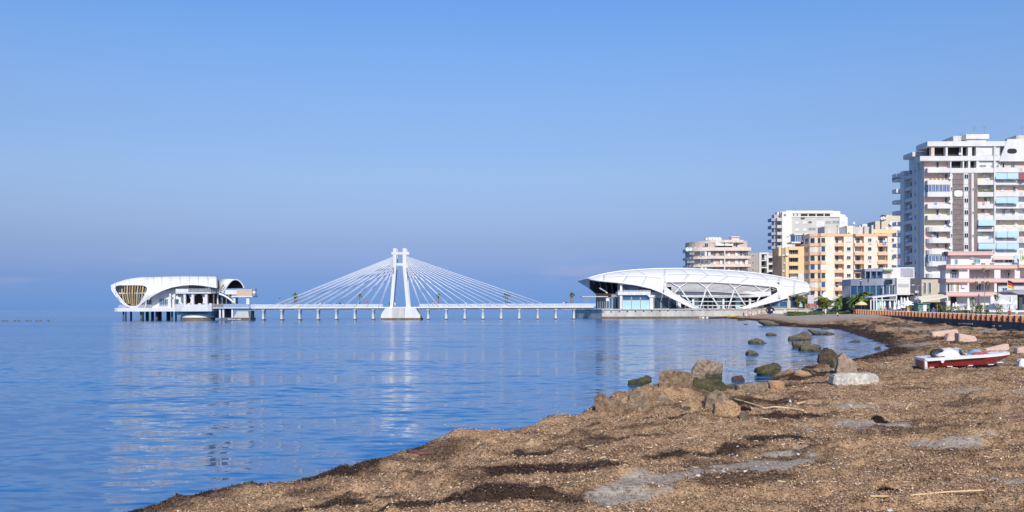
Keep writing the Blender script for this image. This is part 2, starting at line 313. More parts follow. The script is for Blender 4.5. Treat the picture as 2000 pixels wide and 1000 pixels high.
# ================================================================ beach
def beach_material():
    m = bpy.data.materials.new('beach_seagrass'); m.use_nodes = True; n, l = m.node_tree.nodes, m.node_tree.links
    b = n['Principled BSDF']; b.inputs['Roughness'].default_value = 0.9; b.inputs['Specular IOR Level'].default_value = 0.2
    g = n.new('ShaderNodeNewGeometry')
    def noi(sc, det=4, ro=.6, sxyz=(1, 1, 1)):
        mp = n.new('ShaderNodeMapping'); mp.inputs['Scale'].default_value = sxyz; l.new(g.outputs['Position'], mp.inputs[0])
        t = n.new('ShaderNodeTexNoise'); t.inputs['Scale'].default_value = sc; t.inputs['Detail'].default_value = det; t.inputs['Roughness'].default_value = ro
        l.new(mp.outputs[0], t.inputs['Vector']); return t
    def ramp(src, els):
        r = n.new('ShaderNodeValToRGB'); e = r.color_ramp.elements
        e[0].position, e[0].color = els[0][0], els[0][1] + (1,); e[1].position, e[1].color = els[-1][0], els[-1][1] + (1,)
        for p, c in els[1:-1]:
            x = e.new(p); x.color = c + (1,)
        l.new(src, r.inputs[0]); return r
    def mix(f, a, bb, mode='MIX'):
        x = n.new('ShaderNodeMixRGB'); x.blend_type = mode
        if isinstance(f, float): x.inputs[0].default_value = f
        else: l.new(f, x.inputs[0])
        l.new(a, x.inputs[1]); l.new(bb, x.inputs[2]); return x
    fine = noi(26, 3, .75); big = noi(.55, 5)
    c1 = ramp(fine.outputs['Fac'], [(.30, (.09, .052, .03)), (.44, (.36, .225, .130)), (.58, (.52, .345, .205)), (.72, (.74, .54, .36))])
    c2 = ramp(big.outputs['Fac'], [(.3, (.58, .55, .52)), (.52, (1, 1, 1)), (.75, (1.0, .93, .85))])
    mid = noi(2.6, 5, .7); c3 = ramp(mid.outputs['Fac'], [(.34, (.50, .46, .43)), (.5, (1, 1, 1)), (.7, (1.12, 1.08, 1.0))])
    dry0 = mix(1.0, c1.outputs[0], c2.outputs[0], 'MULTIPLY'); dry = mix(1.0, dry0.outputs[0], c3.outputs[0], 'MULTIPLY')
    wetc = ramp(fine.outputs['Fac'], [(.35, (.022, .013, .010)), (.6, (.055, .031, .021)), (.75, (.17, .10, .06))])
    sandn = noi(9, 5, .7, (1, 2.2, 1))
    sandc = ramp(sandn.outputs['Fac'], [(.36, (.15, .115, .085)), (.48, (.345, .305, .262)), (.7, (.52, .475, .415))])
    a1 = n.new('ShaderNodeAttribute'); a1.attribute_name = 'wet'; a2 = n.new('ShaderNodeAttribute'); a2.attribute_name = 'sand'
    k1 = mix(a1.outputs['Fac'], dry.outputs[0], wetc.outputs[0])
    k2 = mix(a2.outputs['Fac'], k1.outputs[0], sandc.outputs[0])
    l.new(k2.outputs[0], b.inputs['Base Color'])
    bp = n.new('ShaderNodeBump'); bp.inputs['Strength'].default_value = .9; bp.inputs['Distance'].default_value = .035
    l.new(fine.outputs['Fac'], bp.inputs['Height']); l.new(bp.outputs[0], b.inputs['Normal'])
    return m
BEACH = beach_material()
ys = np.concatenate([[-40, -20, -8, 0, 4, 6], np.geomspace(7.5, 322, 640)]); NX = 620
rowsX = []
for Y in ys:
    a = np.interp(Y, SY, SX) - (2.2 + .03 * Y); r = float(prom_x(Y)) + 1.2
    vis = min(r, max(a + 4, .72 * max(Y, 10)))
    xs = np.linspace(a, vis, NX - 12)
    rowsX.append(np.concatenate([xs, np.linspace(vis, r, 13)[1:] if r > vis + .01 else np.linspace(vis, vis + .5, 13)[1:]]))
BX = np.array(rowsX); BY = np.repeat(ys[:, None], NX, 1)
BZ = height(BX.ravel(), BY.ravel()).reshape(BX.shape)
co = np.stack([BX, BY, BZ], -1).reshape(-1, 3)
R_, C_ = BX.shape
ii = np.arange((R_ - 1) * (C_ - 1)); q0 = (ii // (C_ - 1)) * C_ + ii % (C_ - 1)
quads = np.stack([q0, q0 + 1, q0 + C_ + 1, q0 + C_], 1)
def np_mesh(name, co, quads, mat):
    me = bpy.data.meshes.new(name); me.vertices.add(len(co)); me.vertices.foreach_set('co', np.ascontiguousarray(co, dtype=np.float32).ravel())
    me.loops.add(quads.size); me.loops.foreach_set('vertex_index', quads.astype(np.int32).ravel())
    me.polygons.add(len(quads)); me.polygons.foreach_set('loop_start', np.arange(0, quads.size, quads.shape[1], dtype=np.int32))
    me.update(calc_edges=True); me.materials.append(mat)
    return me
bme = np_mesh('beach', co, quads, BEACH)
for an, fn in (('wet', wetm), ('sand', sandm)):
    at = bme.attributes.new(an, 'FLOAT', 'POINT'); at.data.foreach_set('value', fn(co[:, 0], co[:, 1]).astype(np.float32))
bme.polygons.foreach_set('use_smooth', np.ones(len(quads), dtype=bool))
beach = bpy.data.objects.new('beach', bme); COL.objects.link(beach); struct(beach)
# thin broken foam and water-edge glints, both laid on as white flecks
fo = MB(); fY = 15.5 + 22 * rng.random(420) ** 1.2; fa = np.interp(fY, SY, SX) - 3; fb = fa + 6
for _ in range(18):
    fm = (fa + fb) / 2; under = height(fm, fY) < 0; fa = np.where(under, fm, fa); fb = np.where(under, fb, fm)
for Y, x in zip(fY.tolist(), fa.tolist()):
    x -= abs(random.gauss(0, .10)); ln_ = random.uniform(.03, .16); a = 1.05 + random.uniform(-.25, .25); w = random.uniform(.006, .018)
    fo.add([(x - ln_ * math.cos(a), Y - ln_ * math.sin(a), .006), (x + w, Y - w, .008), (x + ln_ * math.cos(a), Y + ln_ * math.sin(a), .006), (x - w, Y + w, .012)], [(0, 1, 2, 3)])
fo = fo.build('foam_glints', M('foam_glint_white', (.75, .76, .78), .6, .05)); struct(fo, 'stuff'); fo['label'] = 'thin broken white foam and painted glints along the near water edge'; fo['category'] = 'foam'

# dry seagrass leaves strewn over the beach: nobody could count them
def seagrass(N, l0, l1, w0, w1, Ymax, pw, mean, name, label):
    Y = 8.5 * (Ymax / 8.5) ** (rng.random(N) ** pw); a = np.interp(Y, SY, SX) + .1
    X = a + rng.random(N) * (np.minimum(.63 * Y, prom_x(Y) - 1) - a)
    keep = rng.random(N) > np.minimum(sandm(X, Y) * 1.1, .86); X = X[keep]; Y = Y[keep]; N = len(X)
    Z = height(X, Y); d = shore_d(X, Y); ok = (d > .05) & (Z > .03); X, Y, Z = X[ok], Y[ok], Z[ok]; N = len(X)
    wet = wetm(X, Y)
    ln = rng.uniform(l0, l1, N) * (1 + Y / 32); wd = rng.uniform(w0, w1, N) * (1 + Y / 30); an = rng.random(N) * math.tau; ti = rng.normal(0, .32, N)
    dx = np.cos(an) * ln / 2; dy = np.sin(an) * ln / 2; dz = np.sin(ti) * ln / 2
    nx = -np.sin(an) * wd / 2; ny = np.cos(an) * wd / 2; nz = rng.normal(0, .4, N) * wd
    c = np.stack([X, Y, Z + .012 + np.abs(dz) * .8], 1); A = np.stack([dx, dy, dz], 1); B = np.stack([nx, ny, nz], 1)
    co = np.stack([c - A - B, c + A - B, c + A + B, c - A + B], 1).reshape(-1, 3)
    m = bpy.data.materials.new('dry_seagrass_leaf'); m.use_nodes = True; n, l = m.node_tree.nodes, m.node_tree.links
    b = n['Principled BSDF']; b.inputs['Roughness'].default_value = .7
    at = n.new('ShaderNodeAttribute'); at.attribute_name = 'tone'; r = n.new('ShaderNodeValToRGB'); l.new(at.outputs['Fac'], r.inputs[0])
    e = r.color_ramp.elements; e[0].color = (.035, .02, .014, 1); e[1].color = (.82, .66, .46, 1)
    for p, cc in ((.35, (.19, .105, .055)), (.6, (.41, .26, .145)), (.85, (.62, .43, .26))):
        x = e.new(p); x.color = cc + (1,)
    l.new(r.outputs[0], b.inputs['Base Color'])
    me = np_mesh(name, co, np.arange(4 * N).reshape(-1, 4), m)
    tone = np.clip(rng.normal(mean, .2, N) - wet * .55, 0, 1)
    a_ = me.attributes.new('tone', 'FLOAT', 'FACE'); a_.data.foreach_set('value', tone.astype(np.float32))
    o = bpy.data.objects.new(name, me); COL.objects.link(o); struct(o, 'stuff')
    o['label'] = label; o['category'] = 'seagrass'
seagrass(560000, .009, .026, .005, .010, 120, 1.3, .58, 'seagrass_litter', 'dry brown seagrass leaves strewn over the beach')

# ================================================================ promenade ground behind the sea wall
pz = lambda y: float(prom_z(y))
PAVE = M('promenade_paving', (.42, .39, .36), .85, .15, .8)
rows = []
for y in (-20, 0, 40, 80, 126, 150, 180, 218, 240, 270, 300, 330, 420, 700):
    x0 = float(prom_x(y)) if y <= 330 else 97 + (y - 330) * .02
    rows.append([(x, y, pz(y)) for x in (x0, x0 + 20, 200, 700)])
struct(MB().grid(rows).build('promenade', PAVE))
LAWN = M('lawn_green', (.10, .17, .035), .9, .3, 2.0, .3)
lw = MB(); lrows = []
for k in range(15):
    t = k / 14; px = 1543 + t * 131
    Yn = 262 - 40 * t; lr = []
    for j in range(5):
        y = Yn + j * 4.5; x = PX(px, Yn) + j * .8
        lr.append((x, y, max(H1(x, y), float(prom_z(y)) * .4 + .6) + .10 + .28 * math.sin(j / 4 * math.pi / 2)))
    lrows.append(lr)
lw.grid(lrows)
for k in range(5000):
    i = random.randrange(14); j = random.randrange(4); a, b = random.random(), random.random()
    p = Vector(lrows[i][j]).lerp(Vector(lrows[i + 1][j]), a).lerp(Vector(lrows[i][j + 1]).lerp(Vector(lrows[i + 1][j + 1]), a), b)
    w = random.uniform(.05, .14); hh = random.uniform(.12, .42); an = random.random() * 6.28
    lw.add([p, p + Vector((math.cos(an) * w, math.sin(an) * w, 0)), p + Vector((random.uniform(-.1, .1), random.uniform(-.1, .1), hh))], [(0, 1, 2)])
lo = lw.build('lawn', LAWN); struct(lo, 'stuff'); lo['label'] = 'strip of green grass above the far sandy beach'; lo['category'] = 'lawn'

# ================================================================ sea wall with terracotta balustrade panels
WA, WB_ = Vector((70, 126, 0)), Vector((81, 218, 0)); wdir = (WB_ - WA).normalized(); wnor = Vector((-wdir.y, wdir.x, 0))   # towards the sea
WALL_SHADE = M('shade_dark_sea_wall', (.10, .115, .14), .9, .3, .5, .4, streak=1)  # seaward face lies in shade; that darkness is put into its colour
TERRA = M('terracotta_panel', (.66, .26, .12), .8, .14, .9)
CAPM = M('cream_cap', (.72, .62, .50), .8, .08)
POST_SHADE = M('post_shade_dark', (.13, .135, .15), .8, .1)
MARK_SHADOW = M('panel_shadow_dark', (.05, .025, .02), .8, .1)
sw = thing('sea_wall', 'stone sea wall coloured dark for its shade and topped by a row of terracotta balustrade panels', 'sea wall', WA)
def wall_pt(s, off, z): p = WA + wdir * s + wnor * off; return (p.x, p.y, z)
Lw = (WB_ - WA).length
capz = lambda s: 2.46 + .72 * max(-.4, s / Lw)
wl_ = MB(); bl = MB(); cp = MB()
ns = 34; prof = []
for k in range(ns + 1):
    s = -42 + (Lw + 42) * k / ns; z = capz(s)
    prof.append([wall_pt(s, .75, -.6), wall_pt(s, .32, z - 1.02), wall_pt(s, .32, z - .96), wall_pt(s, -.5, z - .96), wall_pt(s, -.5, -.6)])
wl_.grid(prof); wl_.build('wall', WALL_SHADE, sw)
for k in range(ns):
    s0 = -42 + (Lw + 42) * k / ns; s1 = -42 + (Lw + 42) * (k + 1) / ns
    a = [wall_pt(s, o, capz(s) + h) for s in (s0, s1) for o, h in ((-.2, -.12), (-.5, -.12), (-.5, -.02), (-.2, -.02))]
    cp.add(a, [(0, 1, 5, 4), (1, 2, 6, 5), (2, 3, 7, 6), (3, 0, 4, 7), (0, 3, 2, 1), (4, 5, 6, 7)])
cp.build('cap_rail', CAPM, sw)
pm = None; n_p = 64; pitch = 2.0
def obox(s0, s1, o0, o1, z0, z1, mb=None):
    mb = mb or MB(); a = [wall_pt(s, o, z) for z in (z0, z1) for s, o in ((s0, o0), (s1, o0), (s1, o1), (s0, o1))]
    return mb.add(a, [(0, 3, 2, 1), (4, 5, 6, 7), (0, 1, 5, 4), (1, 2, 6, 5), (2, 3, 7, 6), (3, 0, 4, 7)])
first = {}
def at_wall(name, mb0, mat, s, z):                     # mb0 built for s = 0, z = 0
    if name not in first:
        me = bpy.data.meshes.new(name); me.from_pydata([(v[0] - WA.x, v[1] - WA.y, v[2]) for v in mb0.v], [], mb0.f); me.materials.append(mat); first[name] = me
    o = bpy.data.objects.new(name, first[name]); COL.objects.link(o); return o
for k in range(n_p):
    s = Lw - .6 - k * pitch
    if s < -30: break
    z = capz(s) - .96
    o = at_wall('panel', obox(-.16, .18, -.42, .34, .02, .84), TERRA, s, z); o.parent = sw; o.location = wdir * s + Vector((0, 0, z))
    m = MB(); a = [(-.22, .10), (.0, .42), (-.10, .62), (.0, .66), (.30, .10), (.18, .10), (.04, .34), (-.10, .10)]; nn = len(a)
    m.add([wall_pt(-.19, -x, zz) for x, zz in a] + [wall_pt(-.15, -x, zz) for x, zz in a], [tuple(range(nn)), tuple(range(2 * nn - 1, nn - 1, -1))] + [(i, (i + 1) % nn, (i + 1) % nn + nn, i + nn) for i in range(nn)])
    if s < 62:
        q = at_wall('panel_shadow_mark', m, MARK_SHADOW, s, z); q.parent = o  # dark shape stands for a shadow cast on the panel face
    o2 = at_wall('post', obox(.181, .46, -.40, .36, .0, .86), POST_SHADE, s, z); o2.parent = sw; o2.location = wdir * s + Vector((0, 0, z))  # added dark blocks stand for the shaded side faces between panels
    o3 = at_wall('panel_cap', obox(-.24, .24, -.46, .42, .861, .965), CAPM, s, z); o3.parent = sw; o3.location = wdir * s + Vector((0, 0, z))
gp = MB()
for (s, l_, z) in ((17, 4.4, .95), (22, 1.2, .9), (6, 1.0, .85), (8.5, .8, .8)):
    obox(s, s + l_, .56, .62, z, z + .16, gp)
gp.build('white_pipe', WHITE, sw)
# ================================================================ main pavilion with the eye-shaped shell roof
def zq(px, py, Y): return P(px, py, Y).z
QZ = 3.35
quay_poly = [(24.5, 348), (31.3, 320), (60, 319), (97, 318), (140, 318), (140, 370), (24.5, 370)]
qu = thing('quay', 'weathered concrete quay wall below the shell roofed pavilion', 'quay', (60, 320, 0))
MB().prism(quay_poly, -1.2, QZ - .35).build('quay_wall', CONCW, qu)
qp2 = [(24.2, 348), (31.1, 319.7), (60, 318.7), (97, 317.7), (140, 317.7), (140, 369), (24.2, 369)]
MB().prism(qp2, QZ - .28, QZ).build('deck_slab', CONC, qu)
for i in range(24):
    x = 31.4 + i * 2.8; pbox('slab_support', CONC, qu, x, 318.4 - .014 * (x - 60), QZ - .349, x + .5, 319.4, QZ - .281)
st = MB(); sp = [(31.2, 319.6), (60, 318.62), (78, 318.1)]
for a, b in zip(sp[:-1], sp[1:]):
    st.add([(a[0], a[1] - .08, -.6), (b[0], b[1] - .08, -.6), (b[0], b[1] + .3, .75), (a[0], a[1] + .3, .75), (a[0], a[1] - .35, -.6), (b[0], b[1] - .35, -.6), (b[0], b[1] - .3, .55), (a[0], a[1] - .3, .55)], [(4, 5, 6, 7), (7, 6, 2, 3)])
st.build('tide_ledge', STAIN, qu)

CREST = [(1149, 544.5), (1173, 537.8), (1208, 531.5), (1250, 527.7), (1292, 525.9), (1334, 525.5), (1373, 527.2), (1431, 530.4), (1475, 534.5), (1504, 538.4), (1533, 543.9), (1562, 550.4), (1573.5, 553), (1581.5, 557.5), (1584.3, 562)]
LOWER = [(1149, 544.9), (1169, 548.3), (1208, 551.8), (1243, 556.7), (1271, 563), (1292, 571.4), (1313, 582.6), (1334, 593), (1351, 601.0), (1361, 603)]
LOWR = [(1450, 602.6), (1468, 600), (1489.5, 594.6), (1511, 589), (1533, 583), (1562, 576.3), (1576.5, 571.3), (1584.3, 563)]
HTOP = [(1297, 551), (1338, 550.4), (1392, 551), (1446, 554.3), (1482, 557), (1511, 560.1), (1519, 563.2), (1521.5, 567)]
HBOTL = [(1297, 556), (1298.4, 560), (1313, 571.4), (1334, 584), (1355, 596.8), (1366, 603)]
HBOTR = [(1443, 602.4), (1453, 599.3), (1475, 591.6), (1497, 582.6), (1515.6, 573.2), (1521.5, 568)]
YC = 336.0
def shellY(px, py):
    c = interp(px, CREST); tau = min(1, max(0, (py - c) / (604 - c)))
    D = 16.5 * math.sqrt(max(0.02, 1 - ((px - 1362) / 232) ** 2)) + .6
    return YC - D * math.sqrt(max(0, 1 - (1 - tau) ** 2))
def SH(px, py): return P(px, py, shellY(px, py))
main = thing('shell_roofed_pavilion', 'white shell roofed pavilion with an eye shaped glazed opening on the quay', 'pavilion', (60, 336, QZ))
def lower_at(px):
    if px <= 1297: return interp(px, LOWER)
    if px <= 1521.5: return interp(px, HTOP)
    return interp(px, LOWR)
def panel(px0, px1, f0, f1, sa, sb):                 # f: fraction from crest (0) to the lower boundary (1); slanted seams
    rows = []; n = max(4, int((px1 - px0) / 5)); m = max(3, int((f1 - f0) * 16))
    for j in range(m + 1):
        f = f0 + (f1 - f0) * j / m; k = (f - f0) / (f1 - f0); r = []
        l_ = px0 + sa[0] + (sa[1] - sa[0]) * k; q_ = px1 + sb[0] + (sb[1] - sb[0]) * k
        for i in range(n + 1):
            px = min(1584.2, max(1149.1, l_ + (q_ - l_) * i / n)); c = interp(px, CREST); l = lower_at(px)
            r.append(SH(px, c + (l - c) * ((1 - math.cos(f * math.pi / 2)) * .85 + .15 * f)))
        rows.append(r)
    return MB().grid(rows)
cuts = [1149, 1178, 1214, 1252, 1297, 1334, 1372, 1412, 1452, 1490, 1521.5, 1552, 1584]
SKEW = 20
for a, b in zip(cuts[:-1], cuts[1:]):
    fm = .55
    for k, (f0, f1) in enumerate(((0, fm), (fm + .006, 1.0))):
        def sk(c):
            if c in (1149, 1584): return (0, 0)
            if k == 0: return (-SKEW / 2, SKEW / 2) if c not in (1178, 1297, 1521.5, 1552) else (0, 0)
            return (SKEW / 2, -SKEW / 2) if 1340 < c < 1490 else ((SKEW / 2, 0) if c not in (1178, 1297, 1521.5, 1552) else (0, 0))
        NOJ = (1149, 1178, 1297, 1521.5, 1552, 1584); g0 = .08 if a not in NOJ else -.02; g1 = .08 if b not in NOJ else -.02
        panel(a + g0, b - g1, f0, f1, sk(a), sk(b)).build('roof_panel', MEMB, main, smooth=True, solid=.35)
# grey under-skin that shows in the joints
und = MB(); rows = []
for j in range(13):
    f = j / 12; r = []
    for i in range(88):
        px = 1149.5 + (1583.8 - 1149.5) * i / 87; c = interp(px, CREST); l = lower_at(px)
        py = c + (l - c) * ((1 - math.cos(f * math.pi / 2)) * .85 + .15 * f); p = SH(px, py)
        r.append(p + Vector((0, .12, -.10)))
    rows.append(r)
und.grid(rows); und.build('roof_lining', SEAM, main, smooth=True, solid=.3)
def strap(top, bot, pxs, name):
    rows = []
    for px in pxs:
        a, b = interp(px, top), interp(px, bot); rows.append([SH(px, a + (b - a) * k / 5) for k in range(6)])
    return MB().grid(rows).build(name, MEMB, main, smooth=True, solid=.5)
strap(HBOTL, LOWER, [1297.2 + 63 * k / 14 for k in range(15)], 'roof_strap')
strap(HBOTR, LOWR, [1444 + 77 * k / 16 for k in range(17)], 'roof_strap')
# rolled white rims along the edges
def rim(curve, r, name='roof_rim', off=(0, -.05, 0)):
    pts = []
    for a, b in zip(curve[:-1], curve[1:]):
        for k in range(4): t = k / 4; pts.append(SH(a[0] + (b[0] - a[0]) * t, a[1] + (b[1] - a[1]) * t) + Vector(off))
    pts.append(SH(*curve[-1]) + Vector(off)); MB().tube(pts, r, 7).build(name, MEMB, main, smooth=True)
rim(LOWER, .28); rim(LOWR, .28); rim(HTOP + HBOTR[::-1], .2); rim(HBOTL, .22)
# rear half of the shell, with the forward flap on the left
BLOW = [(1129, 550.3), (1140, 557), (1154, 566), (1166, 576), (1184, 588), (1210, 600), (1530, 600), (1562, 586), (1584, 563)]
rows = []
for i in range(60):
    px = 1129.3 + (1583.8 - 1129.3) * (i / 59) ** 1.25
    c = interp(px, [(1129, 549.7)] + CREST); y0 = YC + max(0, (1149 - px) * .45); b = interp(px, BLOW); r = []
    D = 15 * math.sqrt(max(.03, 1 - ((px - 1372) / 250) ** 2)) + 1
    for j in range(10):
        a = j / 9 * math.pi / 2; r.append(P(px, c + (b - c) * (1 - math.cos(a)), y0 + D * math.sin(a)))
    rows.append(r)
MB().grid(rows).build('rear_roof_shell', MEMB, main, smooth=True, solid=.45)
# soffit ribs in the open mouth
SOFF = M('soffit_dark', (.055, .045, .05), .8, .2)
rows = []
for i in range(14):
    px = 1152 + i * 9.0; r = []
    c = interp(px, CREST) + 2.6; b = interp(px, BLOW)
    for j in range(7):
        a = j / 6 * math.pi / 2; D = 13 * math.sqrt(max(.05, 1 - ((px - 1372) / 250) ** 2)) + 1
        r.append(P(px, c + (b - c) * (1 - math.cos(a)), YC - .4 + D * math.sin(a)))
    rows.append(r)
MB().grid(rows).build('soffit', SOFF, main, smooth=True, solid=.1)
for i in range(7):
    px = 1156 + i * 11; pts = []
    c = interp(px, CREST) + 3.6; b = interp(px + 10, BLOW)
    for j in range(6):
        a = (.1 + .9 * j / 5) * math.pi / 2; pts.append(P(px + 12 * j / 5, c + (b - c) * (1 - math.cos(a)), YC - 1 + 10 * math.sin(a)))
    MB().tube(pts, .22, 5).build('soffit_rib', GREYM, main, smooth=True)
MB().tube([P(1171, 562.5, 333), P(1182, 568.5, 333), P(1186, 573, 333)], .3, 6).build('lamp_strip', METAL, main)
class Fac:                                            # facade pieces given in photo pixels on a plane at depth Y
    def __init__(s, root, Y): s.r = root; s.Y = Y
    def box(s, name, mat, x0, y0, x1, y1, o0=0.0, o1=.4, parent=None):
        Y = s.Y + o0; a = P(x0, y1, Y); b = P(x1, y0, Y)
        return pbox(name, mat, parent or s.r, a.x, Y, a.z, b.x, s.Y + o1, b.z)
    def win(s, x0, y0, x1, y1, o=0.0, glass=None, frame=None, name='window', bars=1, fw=.09):
        Y = s.Y + o; a = P(x0, y1, Y); b = P(x1, y0, Y); w, h = b.x - a.x, b.z - a.z
        k = (name, round(w, 1), round(h, 1), (frame or METAL).name, bars, fw)
        if k not in BOXES:
            m = MB(); w2, h2 = k[1], k[2]; m.box(0, -.10, 0, w2, .02, fw); m.box(0, -.10, h2 - fw, w2, .02, h2); m.box(0, -.10, fw, fw, .02, h2 - fw); m.box(w2 - fw, -.10, fw, w2, .02, h2 - fw)
            for i in range(bars): x = w2 * (i + 1) / (bars + 1); m.box(x - .035, -.09, fw, x + .035, .02, h2 - fw)
            me = bpy.data.meshes.new(name); me.from_pydata(m.v, [], m.f); me.materials.append(frame or METAL); BOXES[k] = me
        o_ = bpy.data.objects.new(name, BOXES[k]); COL.objects.link(o_); o_.parent = s.r; o_.location = Vector((a.x, Y, a.z)) - wloc(s.r)
        pbox('pane', glass or GLASS, o_, a.x + fw, Y - .05, a.z + fw, a.x + k[1] - fw, Y + .015, a.z + k[2] - fw)
        return o_
F = Fac(main, 326.0)
F.box('upper_wall', WHITE, 1209, 553, 1275, 603, 2.0, 5)
F.box('dark_glazing', GLASS, 1206, 556, 1272, 569, 1.7, 2.0); F.box('pier', WHITE, 1211, 555, 1215.5, 569, 1.4, 2)
F.box('dark_glazing', GLASSB, 1229, 560, 1247, 570, 1.55, 1.7)
F.Y = 320.6
F.box('balcony', WHITE, 1207, 569.2, 1270.5, 576.4, 0, 7)
for py in (567.0, 568.2): MB().tube([P(1207, py, 320.7), P(1270, py, 320.7)], .05, 5).build('balcony_rail', METAL, main)
for i in range(11): p_ = P(1207.3 + 62.7 * i / 10, 569.3, 320.7); pbox('balcony_baluster', METAL, main, p_.x - .05, 320.66, p_.z, p_.x + .05, 320.74, p_.z + .4)
F.box('pier', WHITE, 1211, 576.4, 1215.4, 603.2, .3, 3); F.box('pier', WHITE, 1269, 578, 1276, 603.2, .1, 3)
MB().yext([(P(px, py, 320.5).x, P(px, py, 320.5).z) for px, py in ((1264, 576.5), (1280, 576.5), (1276, 581), (1269, 581))], 320.5, 323).build('pier_capital', WHITE, main)
F.Y = 321.4
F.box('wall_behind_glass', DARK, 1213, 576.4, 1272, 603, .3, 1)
for i in range(3):
    a = 1216 + i * 17.7
    F.win(a, 587, a + 17, 603.2, .1, FROST, METAL, bars=0); F.win(a, 578, a + 17, 586.6, .1, GLASSB, METAL, bars=0)
F.Y = 324.0
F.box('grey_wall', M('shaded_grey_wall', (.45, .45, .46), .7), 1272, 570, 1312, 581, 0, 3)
F.box('wall_behind_glass', DARK, 1275, 580, 1330, 603.3, .5, 1.5)
for a, b in ((1277, 1290), (1292, 1306), (1308, 1322)): F.win(a, 581, b, 603.2, .3, GLASS, METAL, bars=0)
F.box('pier', WHITE, 1323.5, 583, 1330, 603.2, -.5, 1.5)
F.Y = 330
F.box('wall_behind_glass', DARK, 1165, 573, 1214, 603, .4, 2)
for i in range(8): F.win(1168 + i * 5.6, 581, 1173 + i * 5.6, 603, .2, GLASSB, METAL, bars=0)
F.box('grey_band', GREYM, 1194, 575, 1212, 581, -.2, 2)
F.Y = 325
pg = MB(); a = P(1136, 579.3, 325); b = P(1187, 578.2, 325)
F.box('porch_roof', CONC, 1136, 578.3, 1187.5, 580.2, 0, 6)
for px in (1142, 1145.5, 1148.5): F.box('porch_post', GREYM, px, 580.2, px + .9, 603.5, .2, .5)
F.box('porch_sign', METAL, 1183.5, 582.5, 1189.5, 588, -.2, 0)
for px in (1167, 1171.5, 1176, 1180.5): F.box('porch_screen', GREYM, px, 581, px + 1, 603, 2, 2.2)
# eye opening: glazing, bands, louvres, crossing struts
F.Y = 326.5
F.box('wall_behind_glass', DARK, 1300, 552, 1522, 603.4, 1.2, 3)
F.box('white_band', WHITE, 1312, 569.5, 1506, 578, -3.2, 1.2)
i = 0
for px in np.arange(1338, 1462, 9.0):
    F.win(px, 579.5, px + 8.4, 603, .6, FROST if i in (2, 7, 11) else GLASS, METAL, bars=0); i += 1
for px in np.arange(1322, 1512, 13.5): F.win(px, 560.5, px + 12.6, 568.5, .6, GLASS, METAL, bars=0)
F.box('floor_band', CONC, 1316, 577.6, 1496, 579.4, -3.4, -3.2)
LOUV = M('pale_louvre', (.74, .72, .70), .5, .06)
for k in range(8):
    pts = []
    for i in range(18):
        px = 1299 + 221 * i / 17; t = interp(px, HTOP); bt = interp(px, HBOTL) if px < 1366 else (interp(px, HBOTR) if px > 1443 else 603)
        py = t + 1.8 + k * 2.3 + (px - 1400) * .004
        if t < py < bt - .6: pts.append(SH(px, py) + Vector((0, .8, 0)))
    if len(pts) > 2:
        m = MB()
        for a, b in zip(pts[:-1], pts[1:]): m.add([a, b, b + Vector((0, .75, .16)), a + Vector((0, .75, .16)), a + Vector((0, 0, -.16)), b + Vector((0, 0, -.16)), b + Vector((0, .75, 0)), a + Vector((0, .75, 0))], [(0, 1, 2, 3), (4, 7, 6, 5), (0, 4, 5, 1), (3, 2, 6, 7)])
        m.build('louvre', LOUV, main)
for k, py0 in enumerate((578.6, 587.0, 594.8)):
    pts = []
    for i in range(20):
        px = 1315 + 190 * i / 19; bt = interp(px, HBOTL) if px < 1366 else (interp(px, HBOTR) if px > 1443 else 603)
        py = py0 + 2 - ((px - 1405) / 100) ** 2 * 2
        if py < bt - .5 and py > interp(px, HTOP): pts.append(SH(px, py) + Vector((0, .6, 0)))
    MB().tube(pts, .15, 6).build('eye_rail', METAL, main)
for nx, ny, arms, legs in ((1328, 562, ((1311, 551.8), (1342, 551.3)), ((1318, 572.5), (1348, 591))), (1380, 562.5, ((1365, 551.8), (1393, 552)), ((1367.5, 603), (1406, 603))),
                           (1435, 563.5, ((1424, 553.8), (1449, 555.5)), ((1422.5, 603), (1456, 596.5))), (1490, 570.5, ((1474, 557.5), (1505, 561.5)), ((1479, 588.5), (1501, 579)))):
    for ex, ey in arms: MB().tube([SH(nx, ny) + Vector((0, .35, 0)), SH(ex, ey) + Vector((0, .2, 0))], [.22, .16], 7).build('strut', MEMB, main, smooth=True)
    for ex, ey in legs: MB().tube([SH(nx, ny) + Vector((0, .35, 0)), SH(ex, ey) + Vector((0, .2, 0))], [.23, .27], 7).build('strut', MEMB, main, smooth=True)
    p = SH(nx, ny) + Vector((0, .35, 0)); MB().lathe([(.05, -.4), (.38, -.25), (.45, 0), (.38, .25), (.05, .4)], p, 10).build('strut_node', METAL, main, smooth=True)
for px in (1352, 1411, 1463): F.box('round_column', WHITE, px, 578, px + 4, 603.3, -2.2, -1.3)
